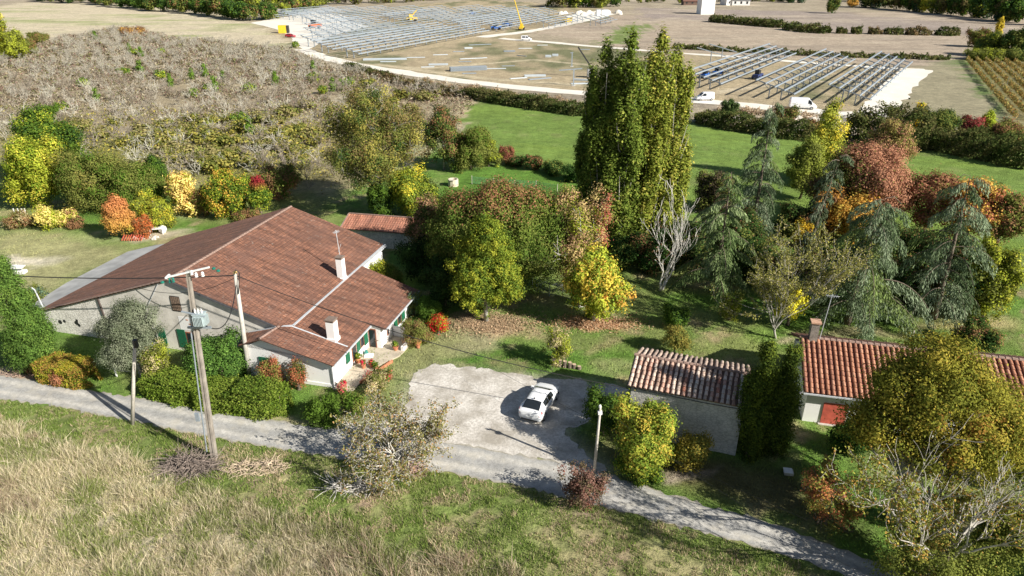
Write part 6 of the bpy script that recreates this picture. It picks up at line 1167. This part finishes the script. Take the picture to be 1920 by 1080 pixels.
x, y = G(692, 668, .07); tag(MB().box(-.35, .35, -.25, .25, 0, .16).build('door_step', WHITE_W, None, loc=(x, y, .05)), 'white stone step below the annex door', 'step')
x0, y0 = HL(1.75, 1.0); x1, y1 = HL(2.9, 4.6); mb = MB(); mb.beam((0, 0, .12), (x1 - x0, y1 - y0, .12), .14, .24)
tag(mb.build('border_kerb', TERRA, None, loc=(x0, y0, 0)), 'reddish brick kerb of the flower bed along the terrace', 'kerb')
x, y = G(705, 712); T('flower_bed_plants', 'low straggly plants in the flower bed between terrace and lawn', (712, 712), (712, 694), 56, [(TN, 2), (Gr, 2), ((.4, .05, .06), 1)], 'bush', .13, cat='plants', cover=.9)

# ------------------------------------------------------------------ vehicles
CARW = mat("white_car_paint", (.78, .79, .80), .25, var=.03); RUBBER = mat("rubber", (.02, .02, .02), .85); RIM = mat("alloy", (.45, .46, .48), .35, .6); LAMP_R = mat("red_lamp", (.35, .02, .02), .3); LAMP_C = mat("clear_lamp", (.6, .62, .65), .15); PLATE = mat("plate", (.7, .7, .66), .5); BUMP = mat("black_trim", (.03, .03, .03), .6)
def vehicle(name, label, cat, loc, rz, st, wheels, wr, glass, paint, lamps, sidewin, extra=None, roofpaint=None):
    """st rows: x, zbottom, belt, top, half width at belt, half width at roof; x from rear (0) to nose"""
    st = np.array(st, float); root = empty(name, (loc[0], loc[1], 0.02), rz, label, cat); xs_ = np.unique(np.concatenate([st[:, 0], np.linspace(st[0, 0], st[-1, 0], 34)])); I = lambda k, x: float(np.interp(x, st[:, 0], st[:, k]))
    def sec(x):
        zb, be, to, w, wr_ = [I(k, x) for k in range(1, 6)]; return [(0, zb), (w * .86, zb), (w * .97, zb + .12), (w, (zb + be) * .5), (w * .985, be), (wr_ + (w - wr_) * .08, be + (to - be) * .86), (wr_ * .86, to - (to - be) * .02), (wr_ * .5, to + .015), (0, to + .02)]
    Lx = st[-1, 0] / 2; V = []; Fc = []; ns = 9
    for x in xs_:
        sc = sec(x)
        V += [(x - Lx, -y, z) for y, z in sc] + [(x - Lx, y, z) for y, z in sc[::-1][1:]]
    m = 2 * ns - 1
    for i in range(len(xs_) - 1):
        for j in range(m - 1): a = i * m + j; Fc.append((a, a + m, a + m + 1, a + 1))
    Fc.append(tuple(range(m))); Fc.append(tuple(range((len(xs_) - 1) * m, len(xs_) * m))[::-1])
    me = bpy.data.meshes.new('body'); me.from_pydata(V, [], Fc); me.materials.append(paint); me.polygons.foreach_set('use_smooth', [True] * len(Fc)); me.update(); me.set_sharp_from_angle(angle=radians(38)); body = link('body', me, root)
    def strip_(nm, x0, x1, t0, t1, mt, off=.012, parent=root, sides=(1,), n=6):
        def S_(x, t):
            sc = sec(x); k = min(int(t), ns - 2); f = t - k; return Vector((x - Lx, -(sc[k][0] * (1 - f) + sc[k + 1][0] * f), sc[k][1] * (1 - f) + sc[k + 1][1] * f))
        for sgn in sides:
            mb = MB(); vs = []; tt = np.linspace(t0, t1, 4)
            for i in range(n + 1):
                for t in tt:
                    x = x0 + (x1 - x0) * i / n; p = S_(x, t); du = S_(x + .02, t) - S_(x - .02, t); dv = S_(x, min(t + .05, 7.99)) - S_(x, max(t - .05, 0)); nn = du.cross(dv).normalized()
                    if nn.dot(p - Vector((p.x, 0, I(2, x) * .6))) < 0: nn = -nn
                    p = p + nn * off; vs.append((p.x, p.y * sgn, p.z))
            fs = [(i * 4 + j, i * 4 + j + 1, i * 4 + j + 5, i * 4 + j + 4) for i in range(n) for j in range(3)]; mb.add(vs, fs); mb.build(nm, mt, parent)
    for (x0, x1) in glass:         # full-width glass (both halves)
        def SC(x, t): sc = sec(x); k = min(int(t), ns - 2); f = t - k; return (sc[k][0] * (1 - f) + sc[k + 1][0] * f, sc[k][1] * (1 - f) + sc[k + 1][1] * f)
        vs = []; n = 5; ts_ = [5.3, 6, 7, 8]
        for i in range(n + 1):
            x = x0 + (x1 - x0) * i / n; row = [SC(x, t) for t in ts_]; full = [(-y, z) for y, z in row] + [(y, z) for y, z in row[::-1][1:]]; vs += [(x - Lx + (.02 if x0 > Lx else -.02) * 1, y, z + .02) for y, z in full]
        MB().add(vs, [(i * 7 + j, i * 7 + j + 1, (i + 1) * 7 + j + 1, (i + 1) * 7 + j) for i in range(n) for j in range(6)]).build('window', GLASSD, root)
    for (x0, x1) in sidewin: strip_('window', x0, x1, 4.12, 4.92, GLASSD, sides=(1, -1))
    for (x0, x1, t0, t1, mt, nm) in lamps: strip_(nm, x0, x1, t0, t1, mt, .014, sides=(1, -1), n=2)
    for wx_ in wheels:
        for sg in (-1, 1):
            yy = sg * (I(4, wx_) - .11); w_ = MB().tube([(wx_ - Lx, yy - .115, wr), (wx_ - Lx, yy + .115, wr)], wr, 18).build('wheel', RUBBER, root); MB().tube([(wx_ - Lx, yy + sg * .112, wr), (wx_ - Lx, yy + sg * .125, wr)], wr * .62, 12).build('rim', RIM, w_)
    if extra: extra(root, I, Lx)
    return root
hatch = [(0, .40, .62, .66, .66, .5), (.04, .30, .80, .84, .80, .6), (.12, .24, .92, .98, .86, .64), (.3, .22, 1.0, 1.10, .89, .66), (.7, .21, 1.0, 1.30, .905, .62), (1.1, .2, .98, 1.42, .91, .58), (1.8, .2, .95, 1.46, .91, .58), (2.4, .2, .93, 1.42, .91, .58), (2.8, .2, .92, 1.27, .91, .60), (3.25, .2, .92, 1.02, .905, .68), (3.5, .2, .88, .94, .90, .70), (3.9, .21, .80, .84, .87, .68), (4.25, .24, .70, .73, .80, .6), (4.42, .3, .58, .60, .68, .5), (4.5, .38, .48, .50, .5, .4)]
def hx(root, I, Lx):
    MB().box(-Lx - .03, -Lx + .03, -.26, .26, .50, .61).build('number_plate', PLATE, root); MB().box(-Lx - .015, -Lx + .02, -.05, .05, .70, .79).build('badge', RIM, root)
    MB().box(-Lx - .01, -Lx + .1, -.62, .62, .28, .38).build('bumper_trim', BUMP, root); MB().box(-1.25, -1.2, -.05, .05, 1.47, 1.56).build('aerial', BUMP, root)
    for s_ in (-1, 1): MB().box(.72, .88, s_ * .92 - .09, s_ * .92 + .09, .95, 1.08).build('mirror', CARW, root)
    for s_ in (-1, 1): MB().box(-1.0, .35, s_ * .915 - .005, s_ * .915 + .005, .72, .735).build('door_seam', BUMP, root)
cr_ = np.array(G(993, 793)); cf = np.array(G(1026, 742)); cdv = cf - cr_; crz = math.atan2(cdv[1], cdv[0]); cc_ = cr_ + cdv / np.linalg.norm(cdv) * 2.15
vehicle('parked_car', 'white hatchback car parked on the pale gravel yard', 'car', cc_, crz, hatch, (.78, 3.58), .33, [(.28, .98), (2.62, 3.22)], CARW,
        [(.03, .34, 3.7, 4.35, LAMP_R, 'tail_light'), (4.1, 4.36, 3.6, 4.6, LAMP_C, 'headlight')], [(1.0, 1.72), (1.8, 2.72)], hx)
van_l = [(0, .4, .9, 1.9, .86, .74), (.06, .32, 1.1, 2.2, .95, .82), (.3, .3, 1.15, 2.35, .98, .84), (3.6, .3, 1.15, 2.38, .98, .84), (4.0, .3, 1.15, 2.3, .98, .82), (4.5, .3, 1.12, 1.85, .97, .8), (4.9, .3, 1.08, 1.35, .95, .78), (5.4, .32, .98, 1.02, .9, .74), (5.7, .4, .7, .74, .78, .6)]
van_s = [(0, .4, .9, 1.5, .8, .68), (.06, .3, .95, 1.78, .87, .72), (.3, .28, 1.0, 1.85, .9, .74), (2.4, .28, 1.0, 1.86, .9, .74), (2.8, .28, 1.0, 1.72, .9, .72), (3.3, .28, .98, 1.2, .89, .72), (3.8, .3, .85, .9, .86, .68), (4.2, .35, .7, .74, .78, .6), (4.35, .42, .55, .58, .6, .5)]
def mk(n): return lambda root, I, Lx: [MB().box(n, n + .18, s_ * 1.02 - .08, s_ * 1.02 + .08, 1.15, 1.4).build('mirror', BUMP, root) for s_ in (-1, 1)]
def vd(px, rz, label, st, wh, wr, gl, sw_, ex=None, paint=None, cat='van', name='white_van'):
    return vehicle(name, label, cat, G(*px), rz, st, wh, wr, gl, paint or CARW, [(.03, .1, 3.8, 5.2, LAMP_R, 'tail_light'), (st[-1][0] - .4, st[-1][0] - .12, 3.6, 4.5, LAMP_C, 'headlight')], sw_, ex)
vd((1504, 204), -.25, 'large white panel van below the rightmost steel frame', van_l, (1.0, 4.6), .35, [(4.05, 4.85)], [(3.75, 4.5)], mk(1.6))
vd((1320, 188), pi + .1, 'small white van driving on the track right of the poplars', van_s, (.75, 3.45), .3, [(2.75, 3.3)], [(2.0, 2.8)], mk(.7))
vd((987, 76), -.15, 'white van with side windows parked by the yellow crane', van_s, (.75, 3.45), .3, [(2.75, 3.3)], [(.5, 1.8), (2.0, 2.8)], mk(.7))
vd((545, 70), -.3, 'small dark red car parked beside the yellow container', hatch, (.78, 3.58), .33, [(.28, .98), (2.62, 3.22)], [(1.0, 1.72), (1.8, 2.72)], None, mat("dark_red_paint", (.40, .03, .04), .35), 'car', 'red_car')

# ------------------------------------------------------------------ solar site steel
def mk_mesh(fn, name, m=STEEL): mb = MB(); fn(mb); return mb.mesh(name, m)
M_PF = mk_mesh(lambda b: b.box(-.13, .13, -.11, .11, -.2, 2.25), 'post'); M_PB = mk_mesh(lambda b: b.box(-.13, .13, -.11, .11, -.2, 3.05), 'post')
TL = math.tan(radians(15))
M_RF = mk_mesh(lambda b: b.beam((0, -4.7, 2.62 - 4.7 * TL), (0, 4.7, 2.62 + 4.7 * TL), .14, .26), 'rafter')
M_BR = mk_mesh(lambda b: b.beam((.0, -1.4, 1.3), (.0, -3.2, 1.85), .09), 'brace'); M_BB = mk_mesh(lambda b: b.beam((0, 1.4, 1.8), (0, 3.2, 3.4), .09), 'brace')
M_PU = mk_mesh(lambda b: b.box(0, 1, -.09, .09, -.10, .10), 'purlin')
def solar(origin, ang, n, step, label, group, npur=5, start=0.0, far=False):
    t = empty('solar_array', (origin[0], origin[1], 0), ang, label, 'steel frame', group)
    for k in range(n):
        x = start + k * step
        for m_, nm, yy in ((M_PF, 'post', -1.4), (M_PB, 'post', 1.4)):
            if far and m_ is M_PB and k % 2: continue
            o = link(nm, m_, t); o.location = (x, yy, 0)
        o = link('rafter', M_RF, t); o.location = (x, 0, 0)
        if not far:
            for m_ in (M_BR, M_BB): o = link('brace', m_, t); o.location = (x, 0, 0)
    for k in range(npur):
        yy = -4.5 + 9 * k / (npur - 1); o = link('purlin', M_PU, t); o.location = (start - 1.6, yy, 2.86 + yy * TL); o.scale = ((n - 1) * step + 3.2, 1.5 if not far else 1.1, 1.6 if not far else 1.1)
    return t
a1 = math.atan2(.83, .56); gA = 'steel frames at the right of the building site'
for (px, py), n, lab in [((1588, 196), 11, 'rightmost long steel solar frame above the large white van'), ((1450, 186), 11, 'middle long steel solar frame between its two neighbours'), ((1318, 166), 11, 'left long steel solar frame just right of the poplar tops')]:
    solar(G(px, py), a1, n, 7.2, lab, gA, start=1.0)
for px, py, lab in [(1332, 116, 'short tilted steel crosspiece on a post, left of its pair'), (1353, 108, 'short tilted steel crosspiece on a post, right of its pair')]:
    x, y = G(px, py); t = empty('steel_upright', (x, y, 0), a1, lab, 'steel post'); o = link('post', M_PB, t); o = link('rafter', M_RF, t); o.location = (0, 0, .45); o.rotation_euler = (0, 0, .5)
for (px, py), h, lab, bz_ in [((1072, 125), 3.0, 'lone steel post with a short plate on top, left of the poplars', .6), ((1075, 161), 3.4, 'lone steel post with a sloping beam near the track', 4.2)]:
    x, y = G(px, py); t = empty('steel_upright', (x, y, 0), 0, lab, 'steel post'); MB().box(-.16, .16, -.14, .14, -.2, h + (1.0 if bz_ < 1 else .9)).build('post', STEEL, t); MB().beam((-bz_ * .9, 0, h + (1.05 if bz_ < 1 else .5)), (bz_ * .5, 0, h + (1.15 if bz_ < 1 else .95)), .3, .25).build('beam', STEEL, t)
    MB().box(-.5, .5, -.5, .5, 0, .12).build('base_plate', CONC, t)
dA = np.array([.44, .898]); pA = np.array([-.898, .44]); O0 = np.array(G(654, 109)); aA = math.atan2(.898, .44); gB = 'steel frames of the left array'
rows = [(0, 1, 13), (0, 104, 9), (16.5, 8, 12), (16.5, 104, 10), (33, 20, 11), (33, 112, 9), (50, 42, 8), (50, 116, 9), (68, 62, 6), (68, 122, 8), (78, 92, 8), (78, 150, 7), (94, 92, 14), (110, 104, 11), (126, 112, 9), (-15.6, 128, 7), (-31, 150, 4), (15.6, 178, 5), (31, 176, 6), (46.5, 182, 5), (62, 182, 5), (140, 112, 8)]
names_ = {}
for i, (pp, aa, n) in enumerate(rows):
    o_ = O0 + pA * pp + dA * aa; solar(o_, aA, n, 7.4, 'row of galvanised steel solar frames in the left array of the site', gB, far=(i > 3), npur=5)
# steel bundles lying on the ground
def bundle(px, py, ln, n, layers, ang, m, label, name='steel_bundle', k=.28):
    x, y = G(px, py); mb = MB()
    for j in range(layers):
        for i in range(n): mb.box(-ln / 2, ln / 2, (i - n / 2) * k, (i - n / 2) * k + k * .7, j * k * .85 + .02, j * k * .85 + k * .62)
    o = mb.build(name, m, None, loc=(x, y, 0)); o.rotation_euler = (0, 0, ang); return tag(o, label, 'steel stack', 'steel lying on the building site')
LST = mat("pale_steel", (.58, .64, .68), .5, .2, var=.1)
for i, (px, py, ln, n, la, ang, lab) in enumerate([(878, 132, 11, 7, 5, .28, 'biggest bundle of steel channels stacked beside the white track'), (722, 112, 14, 8, 2, .12, 'long flat bundle of steel channels below the left frames'), (728, 116, 5, 4, 1, .1, 'short pale bundle in front of the long flat one'),
    (880, 138, 4, 4, 1, .2, 'small pale bundle in front of the biggest stack'), (780, 108, 6, 3, 1, .1, 'single thin bundle right of the long flat one'), (826, 103, 5, 3, 1, .2, 'short bundle at the left middle of the bare ground'), (860, 97, 4, 3, 1, .3, 'small bundle right of the short one'),
    (802, 126, 4, 3, 1, .2, 'small pale bundle left of the cylinder shaped one'), (822, 122, 6, 4, 2, .1, 'middle sized bundle near the track'), (872, 116, 4, 3, 1, .1, 'small bundle above the biggest stack'), (884, 110, 8, 3, 1, .35, 'slanting thin bundle above the biggest stack'), (902, 109, 4, 3, 1, .3, 'short slanting bundle beside the thin one'),
    (900, 84, 9, 3, 1, .35, 'long thin bundle under the second row of frames'), (878, 91, 3, 4, 2, .3, 'compact bundle beside the long thin one'), (930, 129, 6, 3, 1, .05, 'thin bundle near the middle of the track'), (955, 97, 4, 4, 2, .2, 'dark compact bundle left of the van'), (985, 91, 5, 3, 1, .1, 'thin bundle below the white van'),
    (1017, 85, 4, 2, 1, .1, 'thin bundle right of the white van'), (1096, 93, 4, 3, 1, .1, 'short bundle far right near the inner track'), (972, 147, 5, 3, 1, .4, 'slanting bundle by the track below the dark grass'), (1003, 143, 6, 5, 2, .1, 'crossed pile of steel beside the lone posts'), (1012, 148, 7, 4, 1, .5, 'slanting pile in front of the crossed one'),
    (1095, 157, 7, 5, 1, .15, 'low pile of steel just left of the poplars'), (1092, 151, 5, 3, 2, -.3, 'small pile behind the low one by the poplars'), (978, 105, 4, 2, 1, -.7, 'single dark beam lying askew'), (1028, 107, 2, 4, 3, 0, 'small grey crate of fittings, left of two'), (1041, 105, 2, 4, 3, 0, 'small grey crate of fittings, right of two'), (953, 124, 4, 2, 1, .2, 'thin bundle on the dark grass')]):
    bundle(px, py, ln, n, la, ang, LST if i % 3 else STEEL, lab)
x, y = G(1102, 145); t = empty('steel_upright', (x, y, 0), 0, 'dark leaning crane boom end beside the poplar tops', 'boom'); MB().beam((-3.0, 0, 8.0), (1.0, 0, 2.5), .45, .4).build('boom', BUMP, t); MB().box(-.2, 2.0, -.8, .8, .3, 2.2).build('cab', mat("grey_cab", (.3, .3, .3), .5), t)
YEL = mat("machine_yellow", (.70, .48, .03), .5); BLU = mat("machine_blue", (.03, .14, .50), .5); ORG = mat("machine_orange", (.60, .15, .05), .5)
def machine(name, px, py, rz, m, label, boom=None, s=1.0, cat='machine'):
    x, y = G(px, py); t = empty(name, (x, y, .04), rz, label, cat); MB().prism([(-2 * s, -.8 * s), (2 * s, -.8 * s), (2.2 * s, 0), (2 * s, .8 * s), (-2 * s, .8 * s)], .5 * s, 1.3 * s).build('chassis', m, t); MB().prism([(-1.0 * s, -.6 * s), (.4 * s, -.6 * s), (.4 * s, .6 * s), (-1.0 * s, .6 * s)], 1.302 * s, [2.5 * s, 2.3 * s, 2.3 * s, 2.5 * s]).build('cab', GLASSD if boom is None else m, t)
    for wx_ in (-1.3, 1.3):
        for sg in (-1, 1): MB().tube([(wx_ * s, sg * .8 * s, .5 * s), (wx_ * s, sg * 1.08 * s, .5 * s)], .5 * s, 14).build('wheel', RUBBER, t)
    if boom:
        mb = MB(); mb.tube([tuple(p) for p in boom], [.3, .22, .15][:len(boom)] if len(boom) <= 3 else .2, 6); mb.build('boom', m, t)
    return t
machine('telehandler', 772, 40, .3, YEL, 'yellow telehandler with raised boom among the left frames', [(-1, 0, 1.5), (3, 0, 5.5)], 1.4); machine('mobile_crane', 978, 56, 1.4, YEL, 'yellow crane with a tall leaning boom beside the white van', [(0, 0, 2), (-1, 2, 9), (-2.5, 4, 16)], 1.1)
machine('tractor', 591, 53, .1, ORG, 'orange tractor on the white stone pad', None, 1.5, 'tractor'); machine('scissor_lift', 930, 56, .2, BLU, 'blue lift left of its twin among the frames', None, 1.2); machine('scissor_lift', 951, 50, .2, BLU, 'blue lift right of its twin beside the crane', None, 1.2)
machine('scissor_lift', 1345, 142, .9, BLU, 'blue and white lift under the left long frame', None, 1.0); machine('scissor_lift', 1420, 148, .9, mat("navy", (.03, .05, .16), .5), 'dark blue lift under the middle long frame', None, 1.0); machine('scissor_lift', 1322, 146, .9, BLU, 'small blue lift half hidden by the poplars', None, .9); machine('scissor_lift', 885, 28, .2, BLU, 'distant blue lift at the back of the left array', None, 1.1)
x, y = G(533, 62); t = empty('site_container', (x, y, .04), .1, 'yellow container with a dark end beside the red car', 'container'); MB().box(-2.2, 1.2, -1.2, 1.2, 0, 3.2).build('body', YEL, t); MB().box(1.202, 2.2, -1.15, 1.15, .1, 3.1).build('end', BUMP, t)
x, y = G(1064, 42); t = empty('site_skip', (x, y, .04), .1, 'small yellow skip near the far stone track', 'skip'); MB().prism([(-2.4, -1), (2.4, -1), (2.4, 1), (-2.4, 1)], 0, [1.4, 2.4, 2.4, 1.4]).build('body', YEL, t); MB().box(-2.3, -1.2, -1.2, -1.02, .4, 1.2).build('door', BUMP, t)
for px, lab in [(1124, 'white block shaped cabin, left of two, by the far wood'), (1133, 'white block shaped cabin, right of two, by the far wood')]:
    x, y = G(px, 29); t = empty('site_cabin', (x, y, .04), .1, lab, 'cabin'); MB().box(-1.9, 1.9, -1.5, 1.5, 0, 3).build('wall', WHITE_M, t); MB().box(-2, 2, -1.6, 1.6, 3.002, 3.15).build('roof', ZINC, t)
x, y = G(1105, 26); hp = MB(); rr = np.random.default_rng(12)
for k in range(26): s_ = rr.uniform(1, 2.6); hp.lathe([(s_, 0), (s_ * .75, s_ * .45), (s_ * .2, s_ * .8)], (rr.normal() * 11, rr.normal() * 4, 0), 8)
tag(hp.build('gravel_heap', TRACK_M, None, loc=(x, y, 0)), 'low heaps of white stone by the far wood', 'gravel', kind='stuff')
x, y = G(1515, 224); hp = MB()
for k in range(40): s_ = rr.uniform(.5, 1.3); hp.lathe([(s_, -.1), (s_ * .75, s_ * .4), (s_ * .2, s_ * .65)], (rr.normal() * 7, rr.normal() * 1.2, 0), 7)
tag(hp.build('spoil_heap', mat("spoil", (.46, .42, .36), .95, var=.3, scale=1), None, loc=(x, y, 0)), 'pale spoil heaps below the large white van', 'soil', kind='stuff')

# ------------------------------------------------------------------ vineyard rows
rng = np.random.default_rng(71); va = np.array(G(1812, 114)); vb = np.array(G(1905, 228)); dv = vb - va; Lv = np.linalg.norm(dv); dv /= Lv; nv = np.array([-dv[1], dv[0]]); nv = nv if nv[0] > 0 else -nv
def vine_mesh(seed_, Lr, palette):
    r_ = np.random.default_rng(seed_); n = int(Lr * 48); P = np.c_[r_.uniform(0, Lr, n), r_.normal(size=n) * .22, .4 + r_.random(n) * 1.1]; P = P[fbm(P[:, 0] + seed_ * 9, P[:, 1], 1.4) > .36]; c, _ = pal(r_, palette, len(P)); return npmesh('foliage', leaf_verts(P, norm(r_.normal(size=P.shape) + [0, 0, .5]), r_.uniform(.25, .5, len(P)), .7, r_), 4, LEAF, c * r_.uniform(.75, 1.3, (len(P), 1)) * 1.3)
def vpost(Lr):
    mb = MB()
    for k in range(int(Lr / 6) + 1): mb.box(k * 6 - .05, k * 6 + .05, -.05, .05, -.1, 1.7)
    return mb
for i in range(14):
    Lr = 100; palv = [((.30, .18, .06), 3), ((.18, .18, .06), 3), ((.28, .23, .08), 2)] if i < 9 else [((.2, .2, .08), 3), ((.32, .26, .1), 2)]
    o = empty('vine_row', (*(va + nv * (i * 2.6) + dv * 0), 0), math.atan2(dv[1], dv[0]), 'long row of orange and olive grape vines at the right edge', 'vine row', 'rows of the vineyard'); link('foliage', vine_mesh(80 + i, Lr if i < 4 else 90, palv), o); 
    for k in range(0, 100, 12): MB().box(k - .05, k + .05, -.05, .05, -.1, 1.7).build('post', WOODP, o)

T('oak_tree', 'oak just beyond the right edge whose shade falls on the lane', (2330, 1180), (2300, 900), 330, [((.19, .18, .028), 6), ((.12, .13, .022), 5)], 'round', .3, cover=1.2, open_=.2)

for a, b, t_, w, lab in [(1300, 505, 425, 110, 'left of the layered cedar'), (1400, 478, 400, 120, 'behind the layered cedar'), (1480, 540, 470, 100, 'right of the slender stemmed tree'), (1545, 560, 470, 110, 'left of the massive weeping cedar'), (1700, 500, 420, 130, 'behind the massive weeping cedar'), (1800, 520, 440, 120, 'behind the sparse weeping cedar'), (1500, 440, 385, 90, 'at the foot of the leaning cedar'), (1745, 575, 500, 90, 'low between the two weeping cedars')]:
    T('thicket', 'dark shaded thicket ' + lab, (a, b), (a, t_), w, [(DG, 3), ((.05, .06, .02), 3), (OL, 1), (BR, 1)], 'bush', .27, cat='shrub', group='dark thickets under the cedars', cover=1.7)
for a, b, t_, w, lab in [(1200, 890, 850, 90, 'green leafy shrub at the lane side of the big yellow bush')]:
    T('garden_shrub', lab, (a, b), (a, t_), w, [(Gr, 3), (YG, 1), (DG, 2)], 'bush', .16, cat='shrub')
